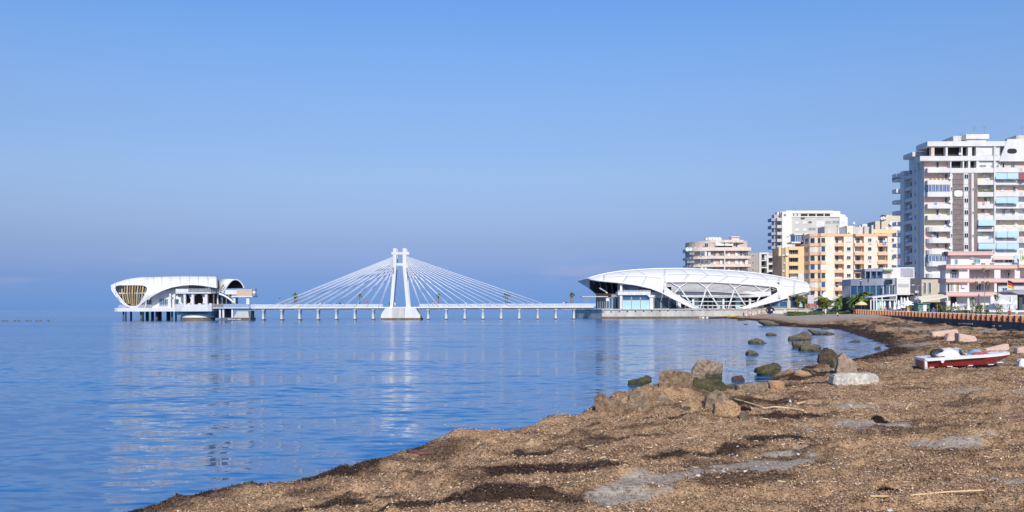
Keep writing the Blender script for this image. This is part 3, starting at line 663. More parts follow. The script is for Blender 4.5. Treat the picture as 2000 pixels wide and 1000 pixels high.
# right part: restaurant front under the tip
F.Y = 325
F.box('wall_behind_glass', DARK, 1489, 583, 1582, 604, .5, 9)
for a, b in ((1491, 1505), (1507, 1520.5), (1522, 1538)): F.win(a, 588, b, 600, 0, GLASSB if a > 1500 else GLASS, METAL, bars=0)
F.box('pier', CONC, 1538.5, 581, 1544, 601.5, -.2, .6); F.box('cream_wall', CONC, 1468, 594, 1491, 601.5, 0, .8)
F.win(1546, 580, 1556, 600, .1, GLASS, GREYM, bars=0)
arch = MB()
for px in (1558, 1571):
    pts = [(1558 + 6.5 - 6.5 * math.cos(t * math.pi), 588 - 7 * math.sin(t * math.pi)) for t in [i / 8 for i in range(9)]]
arch.tube([P(a, b, 324.2) for a, b in [(1558, 600)] + pts + [(1571, 600)]], .55, 7); arch.build('dark_arch', M('brown_arch', (.07, .04, .03), .6), main)
F.box('arch_glass', FROST, 1560, 583, 1569, 600, .2, .4)
F.Y = 317.9
F.box('parapet', CONC, 1490, 601.2, 1560, 602.6, 0, .3)
for i in range(5): F.box('underside_beam', WOOD, 1545 + i * 7, 577 - i * 1.6, 1551 + i * 7, 578.6 - i * 1.6, 5, 9)

# ================================================================ pier head pavilion
YP = 297.0
ph = thing('pier_head_pavilion', 'white streamlined pavilion with a timber finned window at the pier end', 'pavilion', (P(330, 600, YP).x, YP + 8, 0))
C2 = [(217.3, 556.4), (224, 553), (232, 550.2), (253, 544), (280, 540.8), (328, 539.5), (376, 539.2), (424, 539.5)]
L2 = [(217.3, 557), (218.4, 566.4), (225.6, 577.6), (236.8, 590.4), (246, 596.8), (256, 600.5), (262, 601.3), (268.8, 600), (280, 590), (289.6, 583), (302.4, 575), (318, 567), (336, 561), (357, 557.3), (376, 556), (392, 557), (408, 559.5), (424, 562.4)]
HT2 = [(224.8, 562.4), (227, 558.8), (232, 557.3), (256, 556.8), (277, 557), (283, 558.2), (286.5, 560.5), (288, 564)]
HB2 = [(224.8, 563), (226.4, 568), (232, 577.6), (241.6, 589.6), (249.6, 596.8), (254, 598.3), (259, 598.9), (265, 598.6), (268, 597.6), (272.8, 593.6), (280, 580.8), (286.4, 569.6), (288, 564.6)]
def s2Y(px, py):
    c = interp(px, C2); tau = min(1, max(0, (py - c) / 62.0)); D = 9.0 * math.sqrt(max(.03, 1 - (max(0, 300 - px) / 84) ** 2))
    a = math.sqrt(max(0, 1 - (1 - min(1, tau * 1.25)) ** 2))
    return YP + 9.5 - D * a + max(0, tau - .5) * 3.0
def S2(px, py): return P(px, py, s2Y(px, py))
def strip2(top, bot, pxs, name, n=9, solid=.3):
    rows = []
    for px in pxs:
        a, b = interp(px, top), interp(px, bot); rows.append([S2(px, a + (b - a) * (k / n) ** 1.4) for k in range(n + 1)])
    return MB().grid(rows).build(name, MEMB, ph, smooth=True, solid=solid)
lin = lambda a, b, n: [a + (b - a) * i / n for i in range(n + 1)]
strip2(C2, L2, lin(217.35, 224.8, 5), 'roof_panel')
strip2(C2, HT2, lin(224.8, 252, 10), 'roof_panel'); strip2(C2, HT2, lin(252.2, 288, 12), 'roof_panel')
strip2(HB2, L2, lin(224.8, 288, 36), 'window_surround', 4)
for a, b in ((288, 300), (300, 316), (316, 334), (334, 352), (352, 370), (370, 388), (388, 406), (406, 424)): strip2(C2, L2, lin(a + .12, b - .12, 6), 'roof_panel')
rim2 = lambda cv, r: MB().tube([S2(*p) + Vector((0, -.03, 0)) for p in cv], r, 6).build('roof_rim', MEMB, ph, smooth=True)
rim2(L2, .16); rim2(HT2 + HB2[::-1], .15)
MB().tube([S2(424, 539.5 + k * 2.8) for k in range(9)], .22, 6).build('roof_rim', GREYM, ph, smooth=True)
rows = []                                             # rear half of the shell
for i in range(24):
    px = 217.5 + 206.5 * i / 23; c = interp(px, C2); D = 9 * math.sqrt(max(.03, 1 - (max(0, 300 - px) / 84) ** 2)); b = max(c + 1, interp(px, L2) - 4) if px > 300 else interp(px, L2)
    rows.append([P(px, c + (b - c) * (1 - math.cos(j / 7 * math.pi / 2)), YP + 9.5 + D * math.sin(j / 7 * math.pi / 2)) for j in range(8)])
MB().grid(rows).build('rear_roof_shell', MEMB, ph, smooth=True, solid=.3)
# timber fins in the nose window
for k in range(12):
    xt = 227.5 + k * 5.1; xb = 238 + k * 3.2 + 2; pts = []
    for i in range(9):
        t = i / 8; px = xt + (xb - xt) * t ** 2.2 + 1.8 * math.sin(t * math.pi) * -.6
        top = interp(px, HT2); bot = interp(px, HB2); py = 557.5 + (598.5 - 557.5) * t
        if top - .3 <= py <= bot + .3: pts.append(S2(px, py) + Vector((0, .35, 0)))
    if len(pts) < 2: continue
    m = MB(); w = .09 if k % 2 else .19
    for a, b in zip(pts[:-1], pts[1:]):
        m.add([a + Vector((-w, 0, 0)), a + Vector((w, 0, 0)), b + Vector((w, 0, 0)), b + Vector((-w, 0, 0)), a + Vector((-w, .5, 0)), a + Vector((w, .5, 0)), b + Vector((w, .5, 0)), b + Vector((-w, .5, 0))], [(0, 1, 2, 3), (1, 5, 6, 2), (0, 3, 7, 4), (4, 7, 6, 5)])
    m.build('timber_fin', WOOD, ph)
FP = Fac(ph, YP + 5.5)
for i in range(5): FP.box('interior_glass', GLASS, 233 + i * 10, 558, 242.5 + i * 10, 571.5, 0, .3)
for i in range(3): FP.box('interior_glass', GLASSB, 247 + i * 9, 574, 255.5 + i * 9, 590, -.3, 0)
FP.box('floor_edge', WHITE, 232, 571.5, 283, 573.8, -.6, 4)
MB().yext([(P(a, b, YP + 6).x, P(a, b, YP + 6).z) for a, b in HT2[1:] + HB2[::-1][1:-1]], YP + 6, YP + 9).build('dark_core', DARK, ph)
# base slab and balconies
XL = P(228.3, 605, YP + 5).x
dk = [(XL + .7, YP + 1.6), (XL + 2.2, YP + .2), (P(342, 605, YP).x, YP), (P(342, 605, YP).x, YP + 18), (XL + 2, YP + 18), (XL, YP + 14), (XL, YP + 5)]
MB().prism(dk, P(300, 608.3, YP).z, P(300, 601, YP).z).build('base_slab', WHITE, ph)
bw = [(P(341.6 + 72 * t, 605, YP).x, YP - 2.2 * math.sin(math.pi * t) ** .7) for t in lin(0, 1, 12)]
MB().prism(bw + [(bw[-1][0], YP + 18), (bw[0][0], YP + 18)], P(380, 608.2, YP).z, P(380, 595.2, YP).z - .9).build('terrace_slab', WHITE, ph)
prs = MB(); zt0, zt1 = P(380, 601.2, YP).z, P(380, 594.6, YP).z
for a, b in zip(bw[:-1], bw[1:]): prs.add([(a[0], a[1] - .01, zt0 - 1.1), (b[0], b[1] - .01, zt0 - 1.1), (b[0], b[1] - .01, zt1), (a[0], a[1] - .01, zt1), (a[0], a[1] + .25, zt0 - 1.1), (b[0], b[1] + .25, zt0 - 1.1), (b[0], b[1] + .25, zt1), (a[0], a[1] + .25, zt1)], [(0, 1, 2, 3), (2, 6, 7, 3), (4, 7, 6, 5)])
prs.build('terrace_parapet', WHITE, ph)
FP.Y = YP + .3
def railing(px0, px1, pyt, pyb, Y, root, n, name='railing', bars=3, r=.045):
    m = MB()
    for k in range(bars): py = pyt + (pyb - pyt) * k / bars; m.tube([P(px0, py, Y), P(px1, py, Y)], r, 4)
    for i in range(n + 1): px = px0 + (px1 - px0) * i / n; m.tube([P(px, pyt, Y), P(px, pyb, Y)], r, 4)
    return m.build(name, METAL, root)
railing(232, 247, 595.8, 601, YP + .6, ph, 8); railing(272, 297, 595.5, 601, YP + .5, ph, 8); railing(308, 330, 595.5, 601, YP + .5, ph, 7)
# walls of the lower storey
FP.Y = YP + 4.5
FP.box('white_wall', WHITE, 297, 566, 342, 601, 0, 9); FP.box('white_wall', WHITE, 281, 580, 298, 601, .3, 9)
FP.win(285.5, 584, 296, 598, .2, GLASSB, METAL); FP.win(311, 583.5, 328.5, 598, -.05, GLASSB, METAL, bars=4)
FP.box('white_column', WHITE, 330.5, 573.5, 333.8, 601, -2.5, -1.5); FP.box('white_column', WHITE, 336.5, 584, 341, 601, -3, -2)
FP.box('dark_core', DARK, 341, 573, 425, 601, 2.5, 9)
FP.box('white_wall', WHITE, 341, 573, 358, 598, 1, 3); FP.win(342.5, 583.5, 350, 594.5, .9, GLASSB, METAL, bars=0)
FP.Y = YP + .8
for px, w in ((358.5, 4), (374, 4.5), (400, 5)): FP.box('white_column', WHITE, px, 573, px + w, 595, 0, .9)
CURT = M('white_curtain', (.74, .72, .76), .85, .06)
for px, w in ((352, 6), (375.5, 8), (399, 5)):
    m = MB(); rows = []
    for i in range(10):
        t = i / 9; ww = w * (1 - .72 * math.sin(min(1, t * 1.5) * math.pi / 2)) if t < .67 else w * .3 + w * .25 * (t - .67) * 3
        rows.append([P(px + ww * s, 573.5 + 20.5 * t, YP + 1.9) + Vector((0, .25 * (1 if j % 2 else -1), 0)) for j, s in enumerate((-1, -.6, -.2, .2, .6, 1))])
    m.grid(rows).build('curtain', CURT, ph, smooth=True, solid=.04)
for px in (352, 366, 387, 408): FP.box('white_table', WHITE, px, 592.4, px + 5, 594.8, 1, 2.2)
FP.Y = YP + .4
FP.box('upper_balcony_slab', WHITE, 343, 570.5, 411.5, 573.4, 0, 7); FP.box('upper_balcony_parapet', WHITE, 343, 564.2, 368, 570.5, 0, .2)
railing(368, 411, 564.2, 570.6, YP + .5, ph, 16); railing(411, 429, 565, 573, YP + 3.5, ph, 5)
FP.box('upper_wall', M('soft_grey', (.40, .42, .46), .6), 318, 557, 424, 570.5, 5.5, 8); FP.box('dark_opening', GLASS, 369, 555.5, 400, 565, 5.2, 5.5); FP.box('dark_opening', GLASS, 405, 558, 424, 572, 5.2, 5.5)
FP.box('pier_post', METAL, 363, 546.5, 366, 556.5, 3.5, 4.2)
railing(312, 343, 565, 570, YP + 4.2, ph, 6)
MB().tube([P(408, 571, YP + .4), P(408, 539, YP + .4)], .05, 5).build('flag_mast', METAL, ph)
# caisson and piles
cs = [(345, 613.8), (410, 613.8)]
rows = []
for k, (w, py) in enumerate(((.86, 613.6), (.95, 615.2), (1.0, 618), (1.0, 620.4))):
    rows.append([(lambda p, a: Vector((p.x + 5.35 * w * math.cos(a), YP + 4.5 - 5.2 * w * math.sin(a), p.z)))(P(377.5, py, YP), i / 16 * math.pi * 2) for i in range(17)])
MB().grid(rows).add([], []).build('caisson_top', WHITE, ph, smooth=True)
rows = [[Vector((P(377.5, py, YP).x + 5.4 * math.cos(i / 16 * math.tau), YP + 4.5 - 5.25 * math.sin(i / 16 * math.tau), P(377.5, py, YP).z)) for i in range(17)] for py in (620.3, 630)]
MB().grid(rows).build('caisson_base', STAIN, ph, smooth=True)
FP.Y = YP + 1.8
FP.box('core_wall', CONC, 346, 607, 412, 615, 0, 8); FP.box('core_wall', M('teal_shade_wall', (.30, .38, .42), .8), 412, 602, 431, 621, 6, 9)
for px, w, o in ((239.5, 3.4, 0), (244.6, 2.6, 4), (254, 4, 6), (273.5, 4, 0), (278, 3, 5), (284.5, 6.4, 7), (295, 6, 7), (303.5, 5, 1), (308, 5, 6), (313, 3, 9), (325, 8, 7), (334, 4, 1), (342, 3.4, 5)):
    p = P(px + w / 2, 626, FP.Y + o); MB().lathe([(w / 2 / 6.08, -1.6), (w / 2 / 6.08, 3.4)], (p.x, p.y, 0), 10).build('pile', PILE, ph, smooth=True)  # piles coloured dark to carry the shadow under the slab
# stair wing with the arched vault on the right
AR = [(432.5, 574), (435, 570), (439, 564.5), (443, 558.5), (447, 553), (451, 548.8), (455, 546.3), (459, 545.3), (463, 545.7), (467, 547.5), (471, 551.2), (474.5, 556.5), (477, 562.5)]
rows = [[P(a, b, YP + 2.0), P(a + (457 - a) * .12 - 26 * min(1, k / 4 + .2), b + (540.5 - b) * .05 - (.6 if k > 3 else 0), YP + 10)] for k, (a, b) in enumerate(AR)]
MB().grid(rows[:9]).build('vault_shell', MEMB, ph, smooth=True, solid=.25)
rows = [[P(a, b, YP + 2.0), P(a - 2, b + .6, YP + 9)] for a, b in AR]
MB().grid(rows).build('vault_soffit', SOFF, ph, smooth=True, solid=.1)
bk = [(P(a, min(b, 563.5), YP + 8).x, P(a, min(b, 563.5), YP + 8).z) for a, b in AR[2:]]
MB().yext(bk, YP + 8, YP + 8.4).build('vault_dark_fill', SOFF, ph)  # added dark sheet for the shaded inside of the vault
m = MB(); w0 = lambda p, s: (P(p[0] + (457 - p[0]) * s, p[1] + (566 - p[1]) * s, YP + 1.9))
rows = [[w0(p, -.02), w0(p, .09), w0(p, .09) + Vector((0, .6, 0)), w0(p, -.02) + Vector((0, .6, 0)), w0(p, -.02)] for p in AR]
m.grid(rows).build('vault_arch', MEMB, ph, smooth=True)
MB().tube([P(429, 566, YP + 1.8), P(437, 556, YP + 1.8)], .3, 6).build('brace', WOOD, ph)
STR = [(428, 574), (437, 577), (445, 581.5), (452, 587), (458, 593)]
MB().tube([P(a, b, YP + 1.4) for a, b in STR], .32, 6).build('stair_stringer', MEMB, ph, smooth=True)
rows = [[P(a, b, YP + 1.5), P(a, b, YP + 4.5)] for a, b in STR]; MB().grid(rows).build('stair_flight', CONC, ph, solid=.25)
m = MB()
for a, b in STR: m.tube([P(a, b, YP + 1.4), P(a + 1, b - 5, YP + 1.4)], .04, 4)
m.tube([P(a + 1, b - 5, YP + 1.4) for a, b in STR], .05, 4); m.build('stair_railing', METAL, ph)
FP.Y = YP + 1.2
FP.box('sign_box', TAN, 462, 564.8, 492, 577.3, 0, 3); FP.box('terrace_slab', WHITE, 452, 577.5, 493, 580.4, -.2, 6); FP.box('parapet', WHITE, 440, 566, 462, 575, .6, 1)
FP.box('white_column', WHITE, 481, 580.4, 487, 594.5, .3, 1.3); FP.box('white_column', WHITE, 456, 580.4, 459.5, 594, .3, 1.3); FP.box('dark_opening', GLASS, 461, 581, 464, 593.5, 3, 3.3)
FP.box('dark_opening', GLASS, 413, 575, 452, 594, 6, 6.3)
for px in (416, 424, 433, 441): FP.box('white_column', WHITE, px, 575 if px < 430 else 580, px + 2, 594, 5, 5.6)
for py, mt in ((563.5, GREYM), (568.5, METAL), (573.5, GREYM)): FP.box('lantern_box', mt, 492.2, py, 498.5, py + 4.6, .8, 2.4)
FP.box('lower_deck', WHITE, 413, 600.3, 487, 602.4, 0, 8); railing(413, 487, 594.3, 600.4, YP + 1.3, ph, 22)
for px in (428, 434.5, 452): FP.box('white_column', METAL, px, 602.4, px + 3, 621, .6, 1.4)
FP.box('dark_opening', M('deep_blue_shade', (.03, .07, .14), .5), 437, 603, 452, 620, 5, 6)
bs = [(456, 620.6), (463, 608), (484.5, 608), (486, 620.6)]
MB().yext([(P(a, b, YP + .8).x, P(a, b, YP + .8).z) for a, b in bs], YP + .8, YP + 6).build('abutment', CONC, ph)
FP.box('abutment_base', PILE, 430, 620.4, 489, 627, -.2, 6); FP.box('dark_leg', PILE, 486.3, 607, 490, 624, 1, 5); FP.box('beam', PILE, 456, 602.5, 490, 605, 1, 5)

# ================================================================ cable-stayed footbridge
YB = 300.0; BWD = 2.6
zd0, zd1, zr = 3.55, 4.25, 5.12
br = thing('cable_stayed_footbridge', 'long white cable stayed footbridge crossing the water to the pier end', 'bridge', (P(781, 600, YB).x, YB + BWD / 2, 0))
xb0, xb1 = P(487, 600, YB).x, P(1160, 600, YB).x
pbox('deck', METAL, br, xb0, YB, zd0 + .3, xb1, YB + BWD, zd1)
pbox('deck_beam', PILE, br, xb0, YB + .25, zd0 - .15, xb1, YB + BWD - .25, zd0 + .28)
for i in range(17):
    px = 497 + i * 40
    pbox('beam_bracket', GREYM, br, P(px, 600, YB).x, YB - .06, zd0 - .25, P(px, 600, YB).x + .18, YB + .25, zd0 + .35)
colx = [513, 549, 584, 620, 656, 692, 728] + [835.6, 871, 907.4, 943, 978.6, 1014, 1050, 1085.6, 1121]
colmesh = {}
for px in colx:
    x = P(px, 610, YB).x
    for yy in (YB + .55, YB + BWD - .55):
        o = MB().lathe([(.46, -1.5), (.46, .5), (.43, .9), (.43, 3.1), (.62, 3.25), (.62, 3.44)], (x, yy, 0), 12).build('pier_column', M('column_concrete', (.72, .70, .66), .85, .12, .8, streak=1), br, smooth=True) if not colmesh else None
        if o: colmesh['m'] = o.data; colmesh['l'] = Vector((x, yy, 0))
        else:
            o = bpy.data.objects.new('pier_column', colmesh['m']); COL.objects.link(o); o.parent = br; o.location = Vector((x, yy, 0)) - colmesh['l']
        pbox('column_foot', PILE, o, x - .48, yy - .48, -1.0, x + .48, yy + .48, .42)
xs = np.arange(xb0, xb1, 2.4)
p0, p1 = P(744, 600, YB).x, P(820, 600, YB).x
rail_mesh = None
for yy in (YB + .08, YB + BWD - .08):
    for x in xs:
        if p0 - 1.4 < x < p1 - .6: continue
        if rail_mesh is None:
            m = MB()
            for z in (.0, .22, .44, .66): m.box(0, -.03, z + .13, 2.4, .03, z + .22 + (.04 if z > .6 else 0))
            for k in range(5): m.box(k * .48, -.035, 0, k * .48 + .09, .035, .87)
            rail_mesh = bpy.data.meshes.new('railing_panel'); rail_mesh.from_pydata(m.v, [], m.f); rail_mesh.materials.append(METAL)
        o = bpy.data.objects.new('railing_panel', rail_mesh); COL.objects.link(o); o.parent = br; o.location = Vector((x, yy, zd1)) - br.location
# pylon: four legs, cross beams, feet
YN, YF = YB - .4, YB + BWD + .2
def leg(pxs, side):
    rows = []
    yy = YN if side == 0 else YF
    for (a, b, py) in pxs:
        A, B = P(a, py, YN), P(b, py, YN); rows.append([(A.x, yy - .38, A.z), (B.x, yy - .38, A.z), (B.x, yy + .38, A.z), (A.x, yy + .38, A.z), (A.x, yy - .38, A.z)])
    m = MB().grid(rows); m.add(rows[0][:4], [(0, 1, 2, 3)]); m.build('pylon_leg', WHITE, br)
for side in (0, 1):
    leg([(768, 774.6, 485), (768, 774.6, 520), (761.3, 767.4, 604)], side); leg([(786.8, 793.6, 485), (786.8, 793.6, 520), (794, 800.6, 604)], side)
FB = Fac(br, YN - .3)
FB.box('cross_beam', WHITE, 764.5, 492.2, 799.5, 497.2, -.12, .5); FB.box('cross_beam', WHITE, 774.6, 514, 786.8, 519, -.06, .5)
FB.box('cross_beam', WHITE, 764.5, 492.2, 799.5, 497.2, 3.15, 3.75); FB.box('cross_beam', WHITE, 775.5, 514, 787, 519, 3.2, 3.75)
for px in (771.5, 790.8): FB.box('tie_beam', WHITE, px - 2, 514.5, px + 2, 518.5, .7, 2.9)
def foot(poly): MB().yext([(P(a, b, YN - 1.2).x, P(a, b, YN - 1.2).z) for a, b in poly], YN - 1.2, YF + 1.2).build('pylon_foot', WHITE, br)
foot([(744, 615.5), (747.5, 609), (753, 601), (767.5, 601), (767.5, 621.2), (744, 621.2)]); foot([(790, 621.2), (790.5, 599), (804, 599), (812, 603), (820.5, 616.5), (820.5, 621.2)])
FB.Y = YN - 1.6; FB.box('foot_plate', CONC, 765, 601, 789.3, 621, 0, .4)
FB.Y = YN - 1.7; FB.box('foot_base', STAIN, 743.5, 620.9, 821, 630, 0, 9)
FB.Y = YN - .7
MAUVE = M('mauve_banner', (.35, .18, .24), .8)
FB.box('banner', MAUVE, 767.0, 522, 769.2, 533, 0, .1); FB.box('banner', MAUVE, 793.8, 522, 795.6, 532, 0, .1)
CAB = M('white_cable', (.82, .82, .82), .4)
LC = [522, 540, 560, 580, 598, 618, 640, 667, 691, 716, 739]; RC = [1078, 1061, 1042, 1022, 1002, 980, 961, 943, 922, 901, 880, 857, 840, 821]
for anch, px_t in ((LC, 769), (RC, 793.5)):
    for i, px in enumerate(anch):
        t = i / (len(anch) - 1)
        for yy in (YN + .2, YF - .2):
            a = P(px_t, 501 + 20 * t, YN); b = P(px, 600, YB)
            MB().tube([(a.x, yy, a.z), (b.x, YB + .05 if yy < 301 else YB + BWD - .05, zd1 - .1)], .095, 5).build('cable', CAB, br, smooth=True)
for px in (579, 702, 857, 989, 1118):
    x = P(px, 597, YB + .8).x; pbox('planter', WHITE, br, x - 1.2, YB + .35, zd1, x + 1.2, YB + 1.5, zd1 + .95)
pbox('red_pipe', M('faded_red_pipe', (.5, .3, .28), .6), br, P(1100, 605, YB).x, YB - .12, zd0 - .3, P(1122, 605, YB).x, YB - .02, zd0 - .1)
# ================================================================ apartment blocks along the sea front
def root_at(name, label, px, Y, cat='building', group=None): p = P(px, 600, Y); return thing(name, label, cat, (p.x, Y + 6, float(prom_z(Y))), group)
DISH = M('white_dish', (.75, .75, .76), .5)
def dish(root, x, y, z, r=.45, az=-.6):
    m = MB(); rows = []
    ax = Vector((math.sin(az), -math.cos(az), .35)).normalized(); u = ax.cross(Vector((0, 0, 1))).normalized(); v = ax.cross(u)
    for k in range(4):
        q = k / 3 * r; rows.append([Vector((x, y, z)) + ax * (q * q * .5) + (u * math.cos(i / 10 * math.tau) + v * math.sin(i / 10 * math.tau)) * max(q, .01) for i in range(11)])
    m.grid(rows); m.tube([Vector((x, y, z)), Vector((x, y, z)) + ax * .45], .025, 4); m.tube([Vector((x, y, z)) - ax * .05, Vector((x, y, z)) - ax * .3 - Vector((0, 0, .15))], .04, 4)
    return m.build('satellite_dish', DISH, root, smooth=True)
ACM = M('cream_air_conditioner', (.72, .70, .66), .6)
def aircon(F, px, py, o): a = P(px, py, F.Y + o); return pbox('air_conditioner', ACM, F.r, a.x, F.Y + o - .35, a.z, a.x + .85, F.Y + o, a.z + .6)
def antenna(root, x, y, z, h=2.5):
    m = MB().tube([(x, y, z), (x, y, z + h)], .04, 4)
    for k in range(4): m.tube([(x - .5, y, z + h - .15 - k * .18), (x + .5, y, z + h - .15 - k * .18)], .02, 3)
    return m.build('antenna', GREYM, root)
def awning(F, mat, x0, y0, x1, y1, o=0.0, out=1.0):
    Y = F.Y + o; a = P(x0, y1, Y - out); b = P(x1, y0, Y)
    c = P(x1, y1, Y - out); d = P(x0, y0, Y)
    m = MB().add([d, b, c, a], [(0, 1, 2, 3)]); m.add([a, c, c + Vector((0, 0, -.22)), a + Vector((0, 0, -.22))], [(0, 1, 2, 3)])
    return m.build('awning', mat, F.r, solid=.04)
# ---------------- tall white tower on the right
TW = M('tower_white', (.72, .70, .67), .7, .10, .35, streak=1); TPK = M('tower_pink_wall', (.74, .56, .46), .8, .06); TCR = M('tower_cream_wall', (.76, .64, .46), .8, .06)
CLAD = M('grey_brown_cladding', (.25, .20, .185), .8, .2, .9); AWB = M('pale_blue_awning', (.40, .56, .70), .8, .05)
def clad_material():
    m = CLAD; n, l = m.node_tree.nodes, m.node_tree.links
    return m
YT = 248.0
tw = root_at('apartment_tower', 'tall white apartment tower with blue awnings and brown cladding strips', 1900, YT)
T = Fac(tw, YT); XS = P(1812, 500, YT).x; zt = lambda py: P(1850, py, YT).z
XE = P(2085, 500, YT).x
pbox('core', TW, tw, XS + 3.2, YT + 3.6, 1.8, XE, YT + 19, zt(278))
bands = [328, 352, 375, 398, 420.5, 443, 465.5, 488, 511, 534]
# loggia backs
cols = [TPK, TPK, TW, TPK, TCR, TCR, TPK, TPK, TW, TW]
for i, b in enumerate(bands):
    top = b - 14.2; mt = cols[i]
    T.box('loggia_wall', mt, 1805, top - 1, 1860, b + 8, 1.7, 2.2); T.box('loggia_wall', cols[(i + 3) % 10], 1905, top - 1, 1945, b + 8, 1.6, 2.1)
    T.box('loggia_wall', cols[(i + 5) % 10] if i != 5 else TCR, 1942, top - 1, 2030, b + 8, 1.6, 2.1)
    # balcony trays, the left one wrapping the corner
    za, zb = zt(b + 9), zt(b)
    if i < 5: pl = [(XS, YT), (P(1856, 500, YT).x, YT), (P(1856, 500, YT).x, YT + 2), (XS + 2, YT + 5.2), (XS, YT + 5.2)]
    else:
        xr = P(1826, 500, YT).x; pl = [(XS + .2, YT + .8), (XS + .5, YT + .2), (XS + 1.1, YT - .2), (xr, YT - .3), (xr + .01, YT), (P(1856, 500, YT).x, YT), (P(1856, 500, YT).x, YT + 2), (XS + 2, YT + 5.2), (XS, YT + 5.2)]
    MB().prism(pl, za, zb).build('balcony', TW, tw)
    T.box('balcony', TW, 1909, b, 1942.6, b + 9, .05, 1.7); T.box('balcony', TW, 1944.4, b, 1990, b + 9, 0, 1.7)
    xa, xc = P(1990.4, 500, YT).x, P(2045, 500, YT).x
    MB().prism([(xa, YT + .6), (xa + 1, YT - .1), (xc, YT - .1), (xc, YT + 1.9), (xa, YT + 1.9)], zt(b + 9), zt(b)).build('balcony', TW, tw)
    # windows at the back of the loggias
    if i not in (2, 8): T.win(1845 if i % 2 else 1828, top + 2, 1849 if i % 2 else 1834, b, 1.66, GLASS, METAL, bars=0)
    for px in (1921 + (i * 5) % 9, 1953 + (i * 7) % 6, 1972 + (i * 3) % 8, 2000, 2020): T.win(px, top + 3, px + 6, b - 1 if i % 3 else b + 1, 1.56, [GLASS, ACM, GLASSB][(i + px) % 3], METAL)
    T.box('pier', TW, 1804, top - 8, 1812, b + 1, 2.2, 5.2)
# glazed-in balconies
for (y0, y1) in ((360.5, 375), (499, 511)):
    for k in range(6): T.win(1812.6 + k * 7.2, y0, 1819.4 + k * 7.2, y1, .1, GLASSB if k != 4 else M('vivid_blue_pane', (.03, .06, .45), .2), METAL, bars=1)
    sg = MB(); 
    for k in range(4):
        y = YT + .3 + k * 1.2; w = pbox('window', GLASSB, tw, XS + .05, y, zt(y1), XS + .12, y + 1.1, zt(y0)); pbox('mullion', METAL, w, XS - .02, y + 1.1, zt(y1), XS + .14, y + 1.2, zt(y0))
# piers and cladding strips
for (x0, x1, mt, o) in ((1856.3, 1861.2, TW, 0), (1861.2, 1882, CLAD, -.12), (1882, 1892.4, TW, 0), (1892.4, 1897.4, CLAD, -.12), (1897.4, 1903.4, TW, .02), (1903.4, 1909.2, CLAD, -.12), (1942.4, 1944.6, TW, -.35)):
    T.box('pier' if mt is TW else 'cladding_strip', mt, x0, 336.8 if x0 < 1940 else 286, x1, 600, o, 3.7)
clj = M('dark_joint', (.16, .13, .125), .9, .1)
for k in range(26):                                   # courses on the cladding
    py = 340 + k * 9.8
    T.box('cladding_course', clj, 1861.4, py, 1881.8, py + 1.3, -.145, -.10)
for i, b in enumerate(bands[:-1]):
    y = b + 12
    T.win(1883, y, 1891.4, y + 9.5, -.02, GLASS, METAL); T.win(1857, y + 1, 1860.6, y + 9, -.02, GLASS if i % 2 else ACM, METAL, bars=0)
    T.box('window_panel', WHITE, 1883, y + 11, 1891.4, y + 20, -.08, 0)
    if i % 2: T.win(1898.6, y + 3, 1902.4, y + 8, 0, GLASS, METAL, bars=0)
MB().yext([(P(1872, 378, YT - .3).x + 1.15 * math.copysign(abs(math.cos(a)) ** .55, math.cos(a)), P(1872, 378, YT - .3).z + .85 * math.copysign(abs(math.sin(a)) ** .55, math.sin(a))) for a in [k / 20 * math.tau for k in range(20)]], YT - .3, YT - .13).build('oval_plate', WHITE, tw)
for (b, x0, x1, split) in ((338, 1945, 1989, 1), (385, 1945, 1989, 1), (452, 1946, 1990, 1), (475, 1946, 1990, 1), (497.5, 1946, 1990, 1)):
    awning(T, AWB, x0, b, (x0 + x1) / 2 - .3, b + 10.5); awning(T, AWB, (x0 + x1) / 2 + .3, b, x1, b + 10.5)
for b in (429.5, 475.5): awning(T, AWB, 1911, b, 1942, b + 10)
awning(T, M('dark_red_awning', (.30, .08, .09), .8), 1990, 338, 2010, 350)
# upper storeys
T.box('band', TW, 1797, 304, 2090, 314, -.06, 4); T.box('band', TW, 1856, 328, 1910, 337.5, -.15, 3.6); T.box('band', TW, 1910.2, 328, 1990, 337, -.09, 3)
MB().prism([(XS, YT), (XE, YT), (XE, YT + 19), (XS, YT + 7)], zt(285.5), zt(276)).build('roof_band', TW, tw)
T.box('loggia_wall', DARK, 1812, 284, 1908, 305, 2.2, 2.6); T.box('loggia_wall', TPK, 1812, 312, 1858, 330, 2.0, 2.4); T.box('loggia_wall', DARK, 1856, 312, 1908, 330, 1.5, 2)
for x0, x1 in ((1819, 1825), (1847, 1851), (1877.5, 1880), (1890.5, 1898.5), (1906, 1912)): T.box('pier', TW if x0 > 1830 else TPK, x0, 285, x1, 304.5, .4, 1.6)
T.box('pier', TW, 1856, 313, 1858, 329, .1, 1.6); T.box('pier', TW, 1880.5, 313, 1883, 329, .1, 1.6); T.box('pier', TW, 1891, 313, 1895, 329, .1, 1.6); T.box('pier', TW, 1907, 313, 1912, 329, .1, 1.6)
T.box('top_wall', TW, 1909, 284, 1953, 330, .5, 3); T.box('top_wall', TPK, 1953, 312, 2060, 330, .8, 3)
T.win(1913, 322, 1926, 326, .45, GLASS, METAL); T.win(1935, 322.5, 1940, 326, .45, GLASS, METAL); T.win(1946, 322, 1951, 326.5, .45, GLASS, METAL); T.box('shutter', ACM, 1916, 291, 1937, 303, .42, .5)
T.win(1952, 286, 1960, 303, .45, GLASS, METAL, bars=0); T.win(1974, 320, 1982, 328, .75, GLASSB, METAL); T.win(1957, 318, 1962, 328, .75, GLASS, METAL, bars=0)
aircon(T, 1941, 303, .4); aircon(T, 1872, 303, .4)
